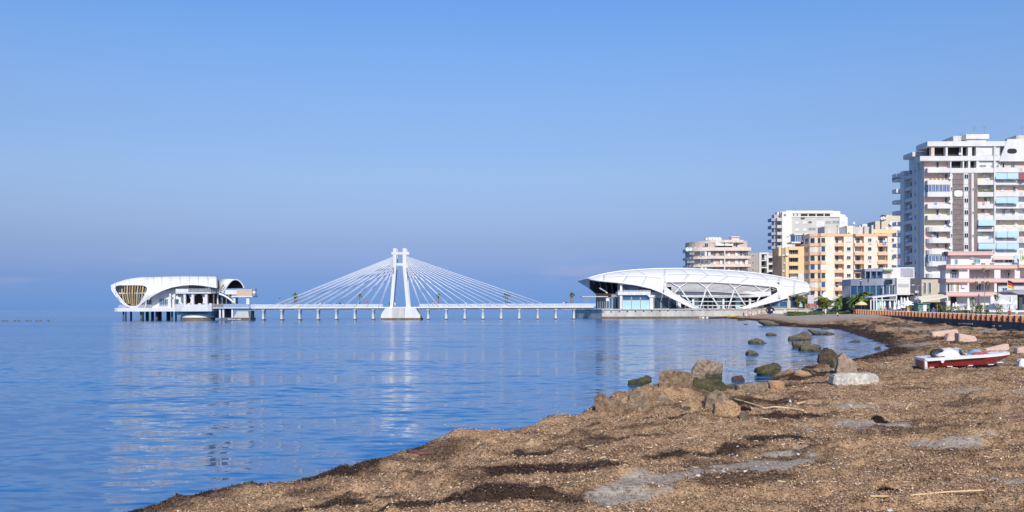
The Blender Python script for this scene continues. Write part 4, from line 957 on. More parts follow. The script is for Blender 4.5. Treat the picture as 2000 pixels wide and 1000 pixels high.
sc = [(1968, 271.5), (2000, 271.5), (2060, 271.5), (2060, 315), (1952, 315)]
MB().yext([(P(a, b, YT - .4).x, P(a, b, YT - .4).z) for a, b in sc[::-1]], YT - .4, YT + .1).build('gable_panel', WHITE, tw)
MB().yext([(P(1977, 295, YT - .5).x + 1.3 * math.copysign(abs(math.cos(a)) ** .7, math.cos(a)), P(1977, 295, YT - .5).z + .68 * math.copysign(abs(math.sin(a)) ** .7, math.sin(a))) for a in [k / 20 * math.tau for k in range(20)]], YT - .44, YT - .39).build('oval_opening', DARK, tw)
T.box('roof_house', TW, 1887, 262, 1932, 271, 2.5, 8); T.box('roof_house', TW, 1888.5, 271, 1926, 276.2, 3, 8); T.box('roof_house', CONC, 1862, 265.5, 1886, 276.2, 5, 12); T.box('roof_house', CONC, 1985, 264, 2050, 272, 8, 14)
for px in (1877, 1903, 1923, 1996): p = P(px, 262, YT + 6); antenna(tw, p.x, YT + 6, p.z - (2 if px in (1877,) else .2), 2.4)
# shaded side: columns, recessed bays, dishes, rear balconies
pbox('side_column', TW, tw, XS - .35, YT + 5.2, 1.8, XS + 3.3, YT + 9.0, zt(312))
pbox('side_column', TW, tw, XS - .35, YT + 14.2, 1.8, XS + 3.3, YT + 16.6, zt(318))
pbox('side_bay_wall', TW, tw, XS + .9, YT + 9.0, 1.8, XS + 3.3, YT + 14.2, zt(318))
SDK = M('side_window', (.03, .05, .08), .2)
for i, b in enumerate(bands + [306]):
    if i < 10:
        pbox('side_balcony', TW, tw, XS - .15, YT + 9.0, zt(b + 9), XS + .9, YT + 14.2, zt(b + 2))
        w = pbox('side_window', SDK, tw, XS + .84, YT + 9.8, zt(b), XS + .9, YT + 12.6, zt(b - 9))
        pbox('frame', METAL, w, XS + .8, YT + 11.1, zt(b), XS + .92, YT + 11.25, zt(b - 9)); pbox('slit_window', SDK, tw, XS - .37, YT + 6.6, zt(b + 2), XS - .34, YT + 7.0, zt(b - 5))
    if b > 318 and i < 9:
        p0 = Vector((XS - 2.6, YT + 16.2, 0)); pbox('rear_balcony', TW, tw, XS - 1.5, YT + 16.6, zt(b + 9), XS + 3, YT + 19.5, zt(b + 1))
pbox('rear_block', TW, tw, XS + .8, YT + 16.6, 1.8, XS + 3.3, YT + 19, zt(320))
MB().prism([(XS - 1.0, YT + 7), (XS + 3, YT + 7), (XS + 3, YT + 13), (XS - 1, YT + 13)], zt(297), zt(288)).build('roof_band', TW, tw)
MB().prism([(XS - 1.5, YT + 16.6), (XS + 3, YT + 16.6), (XS + 3, YT + 19.5), (XS - 1.5, YT + 19.5)], zt(332), zt(321)).build('roof_band', TW, tw)
for y, b in ((10, 405), (12.8, 428), (10.5, 450), (12.2, 463), (12.5, 487), (9.6, 416), (11, 396), (16, 400)): dish(tw, XS - .35, YT + y, zt(b), .5, -1.0)
WASH = [M('washing_white', (.78, .76, .78), .9), M('washing_pink', (.62, .30, .40), .9), M('washing_blue', (.25, .35, .6), .9)]
for k in range(4): pbox('washing', WASH[k % 3], tw, XS - .3, YT + 9.4 + k * 1.1, zt(508), XS - .25, YT + 10.3 + k * 1.1, zt(494 + k % 2 * 3))
pots = M('terracotta_pot_flowers', (.55, .35, .10), .9, .3, 6)
for k in range(5): a = P(1816 + k * 8, 351, YT + .2); pbox('flower_pot', pots, tw, a.x, YT + .1, a.z, a.x + .5, YT + .4, a.z + .35)
for k in range(6): a = P(1911 + k * 5, 374.5, YT + .2); pbox('flower_pot', M('green_pot_plant', (.12, .17, .05), .9, .3, 6), tw, a.x, YT + .1, a.z, a.x + .6, YT + .4, a.z + .4)
rc = random.Random(5)
for i, b in enumerate(bands):                         # lived-in clutter on the balconies
    for x0, x1 in ((1815, 1852), (1912, 1938), (1948, 1986)):
        if rc.random() < .55: aircon(T, rc.uniform(x0, x1), b - 6 + rc.uniform(-2, 2), 1.62)
        if rc.random() < .45: w0_ = rc.uniform(x0, x1 - 6); T.box('washing', rc.choice(WASH), w0_, b - 4, w0_ + rc.uniform(3, 6), b + 1, -.12, -.07)
        if rc.random() < .5: c0_ = rc.uniform(x0, x1 - 4); T.box('half_lowered_shutter', rc.choice([ACM, M('brown_shutter', (.30, .20, .13), .7), M('green_shutter', (.12, .20, .15), .7)]), c0_, b - 12, c0_ + 5, b - 6, 1.5, 1.58)
    if i % 2: p_ = P(1856, b - 4, YT - .3); dish(tw, p_.x, YT - .3, p_.z, .4, .1)
# beige base of the tower
BEI = M('beige_stone', (.58, .50, .38), .8, .08)
T.box('base_wall', BEI, 1800, 545.5, 1865, 606, -.1, 3.5)
for a in (1803, 1813): T.win(a, 551, a + 6, 573, -.2, GLASS, METAL)
# ---------------- pink hotel in front
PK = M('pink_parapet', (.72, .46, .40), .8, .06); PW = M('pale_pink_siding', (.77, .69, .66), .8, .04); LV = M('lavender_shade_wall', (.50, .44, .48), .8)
YH = 209.0
ht = root_at('pink_hotel', 'low pink and white hotel with deep balcony bands below the white tower', 1920, YH); Hh = Fac(ht, YH)
Hh.box('core', PW, 1852, 500, 2090, 606, 3.2, 3.9); Hh.box('rear_core', PW, 1912, 496, 2090, 606, 3.9, 14)
for x0, x1, y0, y1, o in ((1852, 1940, 492, 499.5, .3), (1848, 1893, 517.6, 525.8, -.6), (1892.6, 1990, 517.6, 526, 0), (1848, 1893, 544.2, 552.4, -.6), (1892.6, 2060, 544.2, 552.4, 0), (1848, 1912, 571.2, 579.4, -.6), (1912, 1948, 571.2, 579.4, -.3), (1990, 2060, 517, 524, -.5)):
    b = Hh.box('balcony_band', PK, x0, y0, x1, y1, o, 3.4); Hh.box('band_trim', PW, x0, y0 - 1.0, x1, y0, o - .08, 3.3, parent=b)
    ym = y0 + (y1 - y0) * .62; Hh.box('band_lip', PK, x0 - .2, ym, x1 + .2, ym + 1.6, o - .15, o, parent=b)
Hh.box('siding_wall', PW, 1857, 499.5, 1942, 517, 1.2, 3.4); Hh.box('siding_wall', PW, 1873, 525.8, 1893, 544, .1, 3.4); Hh.box('siding_wall', PW, 1848, 552.4, 1893, 571, .1, 3.4)
Hh.box('siding_wall', PW, 1850, 525.8, 1860, 544, 1.4, 3.4); Hh.box('siding_wall', PW, 1942, 526, 1954, 544, .2, 3.4); Hh.box('siding_wall', PW, 1942, 552.4, 1947, 571, .2, 3.4); Hh.box('siding_wall', PW, 1982, 526, 1992, 544, .2, 3.4); Hh.box('siding_wall', PW, 1940, 500, 1990, 517, 1.4, 3.4)
SJ = M('siding_joint', (.62, .52, .50), .9, .03)
for x0, x1, y0, o in ((1857, 1942, 500, 1.2), (1873, 1893, 526, .1), (1848, 1893, 552.6, .1)):
    for k in range(4): Hh.box('siding_joint', SJ, x0 + .3, y0 + 2.4 + k * 4, x1 - .3, y0 + 2.75 + k * 4, o - .012, o + .02)
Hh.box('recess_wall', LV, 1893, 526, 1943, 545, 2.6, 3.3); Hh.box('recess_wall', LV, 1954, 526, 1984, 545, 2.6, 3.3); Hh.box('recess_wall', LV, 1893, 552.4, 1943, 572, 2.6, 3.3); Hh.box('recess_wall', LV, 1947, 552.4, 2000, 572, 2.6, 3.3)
TEAL = M('teal_glass', (.14, .32, .34), .15, .1)
Hh.win(1864, 505.5, 1871, 517, 1.15, TEAL, METAL, bars=0); Hh.win(1901, 505, 1914.5, 514, 1.15, TEAL, METAL); Hh.win(1942, 506, 1959, 513.5, 1.35, M('brown_blind', (.30, .22, .18), .7), METAL); Hh.win(1962, 505.5, 1977, 513.5, 1.35, GLASS, METAL)
Hh.win(1858, 531, 1873, 544, .9, GLASSB, METAL, bars=2); Hh.win(1931, 531, 1942, 541, 2.5, TEAL, METAL, bars=0); Hh.win(1967, 532, 1982, 539.5, 2.5, GLASS, METAL); Hh.win(1906, 554, 1916, 567, 2.5, GLASS, METAL); Hh.win(1920, 554, 1927, 567, 2.5, TEAL, METAL)
GOLD = M('gold_curtain_window', (.40, .28, .10), .3, .2)
for k in range(4): Hh.win(1849.5 + k * 6.2, 553.5, 1855 + k * 6.2, 570.5, .02, [GLASS, GOLD, ACM, GOLD][k], METAL, bars=0)
aircon(Hh, 1877, 562.5, .1); aircon(Hh, 1894, 505, 1.2)
Hh.box('ground_wall', WHITE, 1852, 579.4, 1950, 606, 1.5, 4); Hh.box('ground_wall', M('grey_white_wall', (.60, .60, .61), .8), 1950, 556, 2010, 606, 1.0, 4); Hh.box('dark_gap', DARK, 1848, 580, 1868, 606, 1.2, 1.5)
Hh.win(1874, 587, 1882, 600, 1.45, M('lavender_pane', (.45, .47, .62), .3), METAL, bars=0); Hh.win(1957, 561, 1967, 569, .95, GLASSB, METAL)
awning(Hh, M('pale_pink_awning', (.72, .55, .48), .8), 1940, 499.5, 1981, 505.5, 1.4, .9); awning(Hh, AWB, 1981, 498, 1990, 512, 1.0, .8)
for px, py in ((1900, 543.6), (1908, 543.6), (1921, 543.6), (1930, 543.6), (1935, 517), (1918, 517), (1899, 517), (1925, 570.8), (1932, 570.8)): a = P(px, py, YH + .2); pbox('balcony_plant', M('balcony_plant', (.30, .26, .12), .9, .4, 5), ht, a.x, YH + .1, a.z, a.x + .7, YH + .5, a.z + .35)
for px, py in ((1919, 526), (1905, 552), (1918, 552), (1927, 552)): a = P(px, py + 6, YH - .2); pbox('hanging_plant', M('hanging_plant', (.22, .17, .08), .9, .4, 5), ht, a.x, YH - .3, a.z, a.x + .45, YH - .16, a.z + 1.0)
Hh.box('shaded_corner', PW, 1847, 520, 1856, 606, .6, 3.3)
for k in range(7): a = P(1842 + k * 1.4, 497 + (k % 3) * 2, YH + 2); pbox('dark_planter', M('dark_red_foliage', (.14, .06, .06), .9, .4, 6), ht, a.x, YH + 1, a.z, a.x + .5, YH + 1.6, a.z + .6)
sg = Hh.box('hotel_sign', M('yellow_sign', (.75, .70, .25), .6), 1993.5, 497, 2030, 510, -.9, -.7)
def letters(txt, mat, parent, x, y, z, size, name='lettering', ext=.02):
    cu = bpy.data.curves.new(name, 'FONT'); cu.body = txt; cu.size = size; cu.extrude = ext; t = bpy.data.objects.new(name, cu); COL.objects.link(t)
    dg = bpy.context.evaluated_depsgraph_get(); me = bpy.data.meshes.new_from_object(t.evaluated_get(dg)); bpy.data.objects.remove(t); me.materials.clear(); me.materials.append(mat)
    o = bpy.data.objects.new(name, me); COL.objects.link(o); o.rotation_euler = (math.pi / 2, 0, 0)
    o.parent = parent; o.location = Vector((x, y, z)) - wloc(parent); return o
a = P(1995.5, 508, YH - .92); letters('K', M('teal_letter', (.02, .22, .35), .5), sg, a.x, YH - .93, a.z, 1.5)
# ---------------- grey glass restaurant
RG = M('blue_grey_cladding', (.34, .36, .42), .5, .05); YR = 226.0
rs = root_at('glass_restaurant', 'grey and blue glass restaurant with a cream cube on its corner', 1730, YR); Rr = Fac(rs, YR)
cv = [(P(1679 + 73 * t, 560, YR).x, YR + 6 * (1 - t) ** 2) for t in lin(0, 1, 8)]
def curved(name, mat, y0, y1, inset=0.0, t0=0, t1=1):
    z0, z1 = P(1715, y1, YR).z, P(1715, y0, YR).z; pts = [(x, y + inset) for x, y in cv][int(t0 * 8):int(t1 * 8) + 1]
    return MB().prism(pts + [(pts[-1][0], YR + 12), (pts[0][0], YR + 12)], z0, z1).build(name, mat, rs)
curved('grey_band', RG, 543.5, 557.3); curved('glass_wall', GLASSB, 557.3, 580, .25); curved('ground_wall', DARK, 580, 606, .6)
for k in range(9): x, y = cv[k]; pbox('mullion', GREYM, rs, x - .08, y + .05, P(1715, 580, YR).z, x + .08, y + .26, P(1715, 557.3, YR).z)
Rr.box('lit_mullion', CONC, 1724, 559, 1726, 575, .0, .3); Rr.box('lit_mullion', CONC, 1736, 559, 1738, 575, .0, .3); Rr.box('lit_mullion', CONC, 1747, 559, 1749, 575, .0, .3)
Rr.box('dark_screen', GLASS, 1729, 545.5, 1743, 554, -.1, .1)
Rr.box('upper_glass', GLASSB, 1703, 530, 1724, 543.5, 2.5, 8); Rr.box('upper_frame', RG, 1689, 525, 1724, 530, 1.2, 8)
for px in (1689.5, 1699.5, 1711.5): Rr.box('upper_post', RG, px, 528, px + 1.6, 543.5, 1.3, 1.8)
Rr.box('upper_wall', CONC, 1691, 530, 1701, 543.5, 5, 8)
Rr.box('white_wall', WHITE, 1724, 522.5, 1753, 543.5, 1.5, 8); Rr.win(1732, 534, 1739, 543, 1.45, M('tan_shutter', (.60, .50, .40), .7), METAL, bars=0); Rr.box('green_canopy', M('sage_green_canopy', (.22, .33, .20), .8), 1727, 526, 1744.5, 529.5, .6, 1.5)
Rr.box('white_wall', WHITE, 1753, 522, 1786, 543.5, 2.6, 8); Rr.box('shaded_recess', M('lilac_shade_panel', (.42, .40, .45), .8), 1759, 524, 1784, 541, 2.55, 2.7)  # flat lilac panel paints the shade of a recess
CRM = M('cream_cube', (.80, .76, .70), .6, .04)
Rr.box('cream_cube', CRM, 1751.5, 542.4, 1777.6, 576, -.8, 5.5); Rr.box('cube_stripe', M('grey_stripe', (.50, .49, .50), .7), 1754, 554.5, 1775, 560.8, -.83, -.78)
for k in range(8): Rr.box('cube_groove', M('cream_groove', (.62, .58, .53), .7), 1751.8, 546 + k * 4.0, 1777.3, 546.35 + k * 4.0, -.815, -.79)
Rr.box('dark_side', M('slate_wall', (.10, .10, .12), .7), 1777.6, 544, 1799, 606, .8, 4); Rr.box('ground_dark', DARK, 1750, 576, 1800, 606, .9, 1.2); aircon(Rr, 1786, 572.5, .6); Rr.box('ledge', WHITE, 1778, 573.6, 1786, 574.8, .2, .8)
# ---------------- orange apartment block
OW = M('peach_wall', (.84, .70, .56), .8, .05, .4, streak=1); OO = M('orange_spandrel', (.80, .51, .32), .8, .07); OB = M('shade_tan_side_wall', (.52, .34, .22), .8, .08); SHG = M('dark_green_shutter', (.03, .075, .065), .5, .2); YO = 352.0
ob = root_at('orange_apartment_block', 'peach and orange apartment block with stacked balconies behind the palm trees', 1665, YO); O = Fac(ob, YO)
O.box('core', OW, 1613, 457.5, 1752.5, 606, 1.8, 16)
st_ = [468.7, 486, 503.2, 520.5, 537.8, 555.2, 572.6, 590]
for x0, x1 in ((1613, 1630), (1648.5, 1669.5), (1687.8, 1714.5), (1734, 1752.5)): O.box('wall_strip', OW, x0, 457.5, x1, 606, 0, 1.9)
O.box('roof_cornice', OO, 1613, 456.6, 1753, 461.5, -.12, 1.9)
for i, c in enumerate(st_):
    for (x0, x1, wx, ww) in ((1630, 1648.5, 1631.5, 6), (1669.5, 1687.8, 1672, 7), (1714.5, 1734, 1717, 7)):
        if x0 > 1700 and i > 4: continue
        b = O.box('balcony', OO, x0, c + 7.0, x1, c + 12.4, -.55 if x0 > 1660 else -.1, 1.8); O.box('coping', OW, x0, c + 5.9, x1, c + 7.0, -.6 if x0 > 1660 else -.15, .1, parent=b)
        O.win(wx, c - 3.4, wx + ww, c + 6.6, 1.75, [SHG, SHG, GLASS, ACM][(i * 3 + int(wx)) % 4] if i else GLASS, METAL, fw=.07); O.win(x1 - 3.6, c - 2.5, x1 - 1.2, c + 6, 1.75, SHG, METAL, bars=0, fw=.05)
    for (x0, x1) in ((1653.8, 1661.2), (1695, 1702), (1741.3, 1746.2)):
        if x0 > 1690 and i > 4: continue
        w = O.win(x0, c - 3.4, x1, c + 3.4, 0, [SHG, GLASS, SHG, ACM, SHG][(i * 2 + int(x0)) % 5], METAL, fw=.06, bars=1 if (i + int(x0)) % 2 else 0)
        O.box('sill', CONC, x0 - .4, c + 3.5, x1 + .4, c + 4.2, -.18, .02, parent=w)
    if i in (0, 2): aircon(O, 1698, c + 8, 0)
# polygonal corner bay
A_, B_, C__, D_, E_ = P(1569, 500, YO + 4), P(1582, 500, YO + .6), P(1592, 500, YO + .3), P(1602, 500, YO), P(1613.2, 500, YO - .9)
ztop = lambda py: P(1600, py, YO).z
pl = [(A_.x, YO + 9), (B_.x, YO + .9), (C__.x, YO - .2), (P(1597, 500, YO + .6).x, YO + .6), (D_.x, YO - .9), (E_.x, YO - .9), (E_.x + .2, YO + 3), (E_.x, YO + 14), (A_.x, YO + 14)]
inn = [(x + (.12 if k < 2 else 0), y + .28) for k, (x, y) in enumerate(pl)]
MB().prism(inn, 2, ztop(460)).build('bay_core', OW, ob)
MB().prism(pl, ztop(462), ztop(455.8)).build('roof_cornice', OO, ob)
for i, c in enumerate(st_):
    MB().prism(pl, ztop(c + 12.4), ztop(c + 6.4)).build('bay_spandrel', OO if i % 2 == 0 else OO, ob)
    for (p, q) in ((0, 1), (1, 2), (3, 4), (4, 5)):
        u = Vector((inn[p][0], inn[p][1], 0)); v = Vector((inn[q][0], inn[q][1], 0)); d_ = (v - u); nrm = Vector((d_.y, -d_.x, 0)).normalized()
        for (s0, s1) in (((.12, .42), (.58, .88)) if p == 0 else ((.12, .88),)):
            a1 = u + d_ * s0 + nrm * .04; b1 = u + d_ * s1 + nrm * .04; z0_, z1_ = ztop(c + 5.8), ztop(c - 4)
            MB().add([(a1.x, a1.y, z0_), (b1.x, b1.y, z0_), (b1.x, b1.y, z1_), (a1.x, a1.y, z1_)], [(0, 1, 2, 3)]).build('window', [SHG, GLASSB, GLASS, ACM][(i + p * 2) % 4] if p else GLASSB, ob, solid=.05)
# left annex with yellow balconies
OY = M('yellow_ochre_wall', (.82, .58, .32), .8, .06); O2 = Fac(ob, YO + 5)
O2.box('annex_core', OB, 1526.5, 484.5, 1571, 606, 1.6, 14); MB().prism([(P(1512.5, 500, YO + 12).x, YO + 12), (P(1527, 500, YO + 5.5).x, YO + 5.5), (P(1527, 500, YO + 5.5).x + 3, YO + 14), (P(1512.5, 500, YO + 12).x, YO + 14)], 2, P(1520, 484, YO + 6).z).build('annex_side', OB, ob)  # brown of the shaded side is put into the wall colour
O2.box('ochre_pier', OY, 1559.5, 481.5, 1570.5, 534, 0, 1.7); O2.box('ochre_pier', WHITE, 1559.5, 534, 1570.5, 606, 0, 1.7); O2.box('ochre_pier', OY, 1534.5, 483, 1540.5, 606, .1, 1.7); O2.box('khaki_strip', M('khaki_wall', (.40, .35, .26), .8), 1527, 484.5, 1534.5, 606, .9, 1.7)
O2.box('ochre_pier', OY, 1521, 482, 1526, 500, 0, 1.7); O2.box('annex_parapet', OY, 1540, 481.5, 1560, 488, .1, 1.7)
for i, c in enumerate((492, 507.5, 523, 538.5, 554)):
    b = O2.box('balcony', OY if i < 3 else CONC, 1541.5, c + 4.8, 1560, c + 11.2, -.3, 1.6); O2.win(1543, c - 3.5, 1557, c + 4.6, 1.3, [GLASS, GLASS, SHG, ACM, GLASS][i], METAL, bars=2, fw=.06)
    aircon(O2, 1528 + i % 2 * 2, c + 8, .9)
dish(ob, P(1537, 495, YO + 4.6).x, YO + 4.8, P(1537, 497, YO + 4.6).z, .6, .2); dish(ob, P(1526, 556, YO + 4.6).x, YO + 5, P(1526, 557, YO + 4.6).z, .6, -.3)
# roof-top pieces
O.box('roof_house', CONC, 1669, 443, 1698, 457, 5, 12); O.box('roof_house', CONC, 1610.5, 442, 1636, 456.6, 4, 12); O.box('roof_post', CONC, 1688.5, 441, 1692, 457, 3.5, 4.5); O.box('roof_post', CONC, 1636, 439, 1639.5, 456.6, 3.5, 4.5); O.box('roof_house', M('roof_glass_grey', (.25, .27, .32), .4), 1640, 444, 1652, 456.6, 4, 8); O.box('roof_slab', OW, 1654, 441, 1669, 457, 4.5, 12)
O.box('penthouse', WHITE, 1571, 455.5, 1592, 459, 4, 12); O.box('penthouse_glass', GLASSB, 1552.5, 459, 1570, 472, 6.5, 12)
O.box('penthouse_slab', WHITE, 1546, 472, 1564, 475, 6, 12); O.box('penthouse_slab', WHITE, 1551, 456, 1571, 459, 6.2, 12)
for k in range(5): O.box('penthouse_mullion', METAL, 1553 + k * 3.6, 459, 1553.8 + k * 3.6, 472, 6.4, 6.5)
O.box('yellow_parapet', OY, 1706, 447.5, 1752, 455.5, 3, 4); O.box('roof_post', CONC, 1702.5, 439.5, 1705.8, 457, 2.6, 3.6)
O.box('drain_pipe', GREYM, 1667, 458, 1668, 604, -.25, -.05)
O.box('mast_box', PILE, 1667.5, 457, 1671, 462, -.6, -.1); MB().tube([P(1667.5, 458, YO - .2), P(1667.5, 438, YO - .2)], .12, 5).build('mast', GREYM, ob); a = P(1667, 436, YO); dish(ob, a.x, YO - .2, a.z, .55, .5)
O.box('washing', WASH[2], 1724, 472, 1731, 478, -.75, -.68); O.box('washing', WASH[0], 1729, 465, 1732.5, 474, -.75, -.68); aircon(O, 1711, 472, 0)
# red awnings on the far side
for y in (476, 500): awning(O, M('red_awning', (.62, .14, .12), .8), 1753, y, 1761, y + 5, 4, 1.2)
# ---------------- rounded rose apartment block
RW = M('rose_wall', (.60, .48, .40), .8, .07); RB = M('rose_band', (.76, .64, .54), .8, .05); YA = 372.0
rb = root_at('rounded_apartment_block', 'rounded rose coloured apartment block with curved balconies behind the pavilion roof', 1410, YA); A = Fac(rb, YA)
def plan(l, r, off):
    xl, xr = P(l, 500, YA + 8.5).x, P(r, 500, YA + 1).x; pts = []
    for k in range(7): t = k / 6 * math.pi / 2; pts.append((xl + 7 - 7 * math.cos(t), YA + 10 - 9.5 * math.sin(t) + off))
    for s in lin(.2, .9, 7): pts.append((xl + 7 + (xr - xl - 9) * s, YA + off - .7 * math.sin(s * math.pi * 3) ** 2))
    pts += [(xr - .6, YA + off + .8), (xr, YA + off + 2.5), (xr, YA + 16), (xl, YA + 16)]
    return pts
za = lambda py: P(1405, py, YA).z
MB().prism(plan(1345, 1464, 1.5), 2, za(470)).build('wall', RW, rb)
for (y0, y1, l, r) in ((483, 489.8, 1340, 1469.5), (500.2, 505.2, 1340, 1469.5), (516.2, 521.2, 1340, 1469.5), (532, 537, 1340, 1469.5), (468.6, 473.8, 1364, 1455)):
    MB().prism(plan(l, r, 0), za(y1), za(y0)).build('balcony_band' if y0 > 475 else 'roof_band', RB, rb)
for i, c in enumerate((495, 511, 526)):
    for k, px in enumerate((1368, 1376, 1383, 1393, 1406, 1412, 1421, 1436, 1445, 1455)):
        w = 5 if k not in (0, 9) else 6; A.win(px, c - 3.8, px + w, c + 4.8, .85 + (.1 if k % 2 else 0), [GLASSB, GLASS, ACM, GLASS, WHITE][(k * 2 + i) % 5] if not (i == 1 and k in (6, 7)) else WHITE, METAL, fw=.07)
    A.box('divider', RB, 1414.5, c - 6, 1416.5, c + 5, -.5, 2)
awning(A, WHITE, 1397.5, 473.5, 1414.5, 479, 1, 1.6); awning(A, WHITE, 1415.5, 473.5, 1432, 479, 1, 1.6)
A.box('dark_opening', GLASS, 1401, 477, 1430, 483.5, 1.0, 1.4); A.win(1376, 475, 1383, 483, 1.0, GLASS, METAL); A.win(1437, 475, 1444, 483, 1.0, GLASS, METAL)
A.box('roof_house', RB, 1429, 462, 1444, 468.5, 5, 9); A.box('roof_slab', WHITE, 1427.5, 461.8, 1445, 463.4, 4.5, 9.5); A.box('roof_post', RB, 1378, 464, 1382, 468.7, 4, 6)
for px in (1386, 1390, 1394, 1399, 1405): p = P(px, 467, YA + 6); dish(rb, p.x, YA + 6, p.z, .8, .3)
MB().tube([P(1349, 490, YA + 6), P(1349, 474, YA + 6), P(1357, 474, YA + 6), P(1357, 490, YA + 6)], .1, 5).build('roof_frame', GREYM, rb)
for px in (1341, 1347, 1356): p = P(px, 488, YA + 7); dish(rb, p.x, YA + 4, p.z, .9, -.5)
for y in (503, 519):
    for k in range(3): p = P(1341 + k * 5, y - 5, YA + 7 - k * 2); pbox('side_rail', GREYM, rb, p.x, YA + 6 - k * 2, p.z, p.x + .9, YA + 6.1 - k * 2, p.z + 1)
# ---------------- small grey and white block
YG = 382.0; gb = root_at('grey_white_block', 'narrow grey block with a white framed loggia stack beside the rose building', 1485, YG); Gb = Fac(gb, YG)
GW = M('mauve_grey_wall', (.42, .37, .35), .8, .05)
Gb.box('grey_wall', GW, 1461, 493.5, 1483, 606, .6, 12); Gb.box('loggia_back', GW, 1483, 494, 1512, 606, 3, 12)
Gb.box('white_frame', WHITE, 1483, 493, 1487, 606, 0, 3); Gb.box('white_frame', WHITE, 1498, 493, 1501, 606, 0, 3); Gb.box('white_frame', WHITE, 1483, 493, 1501, 496.5, -.02, 3)
for i, y in enumerate((494, 507.5, 521.5, 536)):
    if i: Gb.box('loggia_slab', WHITE, 1486.5, y, 1498.5, y + 2.2, .05, 3)
    Gb.win(1487, y + 3.5, 1493, y + 11, 2.9 if i else .6, GLASS, METAL, bars=0); Gb.win(1469, y + 3, 1472.5, y + 7, .55, GLASS, METAL, bars=0); Gb.win(1478, y + 3, 1480, y + 8, .55, GLASS, METAL, bars=0)
    b = Gb.box('side_balcony', WHITE, 1501, y + 6, 1511, y + 9.5, .4, 3); Gb.box('dark_window', GLASSB, 1503, y + 10, 1511.5, y + 15.5, 2.6, 3)
Gb.box('white_wall', WHITE, 1493.5, 496.5, 1498.5, 507, .5, 3)
# ---------------- beige block behind
YE = 432.0; be = root_at('beige_apartment_block', 'beige slab block with a white stair column rising behind the orange block', 1580, YE); E = Fac(be, YE)
EW = M('greyish_beige_wall', (.58, .56, .49), .8, .05, .3, streak=1); EC = M('cream_stair_wall', (.80, .76, .68), .8, .04)
E.box('main_wall', EW, 1546, 424, 1641, 606, 1.2, 18); E.box('stair_column', EC, 1528, 413, 1546.5, 606, 0, 8); E.box('roof_band', EC, 1535, 411.2, 1628, 416.6, .8, 10); E.box('top_wall', EC, 1546, 416.5, 1640, 424.2, 1.0, 10); E.box('white_end', EC, 1640, 424, 1655.5, 606, .6, 14)
MB().yext([(P(a, b, YE + 1).x, P(a, b, YE + 1).z) for a, b in ((1621, 424), (1652, 424), (1651, 420), (1640, 417.5), (1621, 417.5))], YE + .8, YE + 10).build('sloped_attic', EC, be)
E.box('roof_house', EC, 1626, 412.5, 1641, 418.5, 2, 10)
for k in range(4): E.box('attic_opening', DARK, 1564 + k * 15.6, 417.5, 1577.5 + k * 15.6 - (2.5 if k == 3 else 0), 421.9, .9, 1.1)
for k in range(4): E.win(1548.5 + k * 3.6, 417.6, 1551.5 + k * 3.6, 421.6, .95, ACM if k % 2 else GLASS, METAL, bars=0)
for px, py, w, h, g in ((1578.5, 432, 7, 4, GLASS), (1578.5, 444, 15, 6, M('grey_blind', (.33, .30, .30), .7)), (1612, 431.5, 11, 4.6, GREYM), (1625.5, 430.5, 14, 5.8, GREYM), (1643.5, 432, 5, 5, ACM), (1553, 432, 7, 5, EC), (1568, 432, 7, 5, EC), (1553, 446, 7, 5, EC), (1568, 446, 7, 5, EC), (1614, 444, 9, 6, M('olive_window', (.45, .38, .2), .6))): E.win(px, py, px + w, py + h, 1.15 if px < 1640 else .55, g, METAL, fw=.1)
E.win(1530.5, 418, 1535, 422, -.02, GLASS, METAL); E.win(1536, 461.5, 1541.5, 463, -.02, GLASS, METAL); E.box('white_patch', WHITE, 1594, 431, 1610, 443, 1.12, 1.25); E.box('dark_ledge', PILE, 1565, 424.5, 1572, 426.5, .6, 1.2)
for i, y in enumerate((425, 439, 452.5, 466, 479)):
    b = E.box('balcony', EW, 1518, y + .5, 1527, y + 6.5, .6, 4); E.box('shaded_wall', LV, 1512, y - 6, 1528, y + 8, 3.5, 8); E.box('side_balcony', M('shade_blue_balcony', (.34, .38, .45), .8), 1506.5, y + 1, 1518, y + 6.8, 3, 9); E.win(1520, y - 4, 1526, y + .2, 3.4, GLASS, METAL)  # side balconies carry their shade as a blue grey colour
    E.box('side_rail_post', GREYM, 1507, y - 6, 1507.6, y + 1, 3.2, 3.4)
E.box('roof_house', EC, 1518, 414, 1522, 424, 4, 8); E.box('roof_house', EC, 1524, 413, 1534, 417, 2, 6)
for px in (1551, 1583): p = P(px, 411, YE + 4); antenna(be, p.x, YE + 4, p.z, 1.6)
# ---------------- buildings behind, between the orange block and the tower
YK = 384.0; kb = root_at('background_apartment_block', 'beige stepped roof blocks seen between the orange block and the tower', 1735, YK); K = Fac(kb, YK)
KB = M('sand_wall', (.62, .54, .42), .8, .05)
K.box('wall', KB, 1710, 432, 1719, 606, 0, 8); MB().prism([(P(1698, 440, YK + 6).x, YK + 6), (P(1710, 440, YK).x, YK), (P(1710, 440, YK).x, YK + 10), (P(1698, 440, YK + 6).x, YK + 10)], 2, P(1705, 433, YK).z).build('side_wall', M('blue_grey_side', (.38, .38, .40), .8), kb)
K.box('wall', KB, 1722, 431, 1741, 606, .3, 8); K.box('upper_wall', KB, 1730, 419.5, 1748, 432, 4, 10); K.box('upper_wall', KB, 1748, 420, 1764, 432, 4.5, 10); K.box('dark_gap', GLASS, 1719, 432, 1722, 450, 1, 2); K.box('loggia_back', GLASS, 1740, 434, 1762, 445, 2, 3)
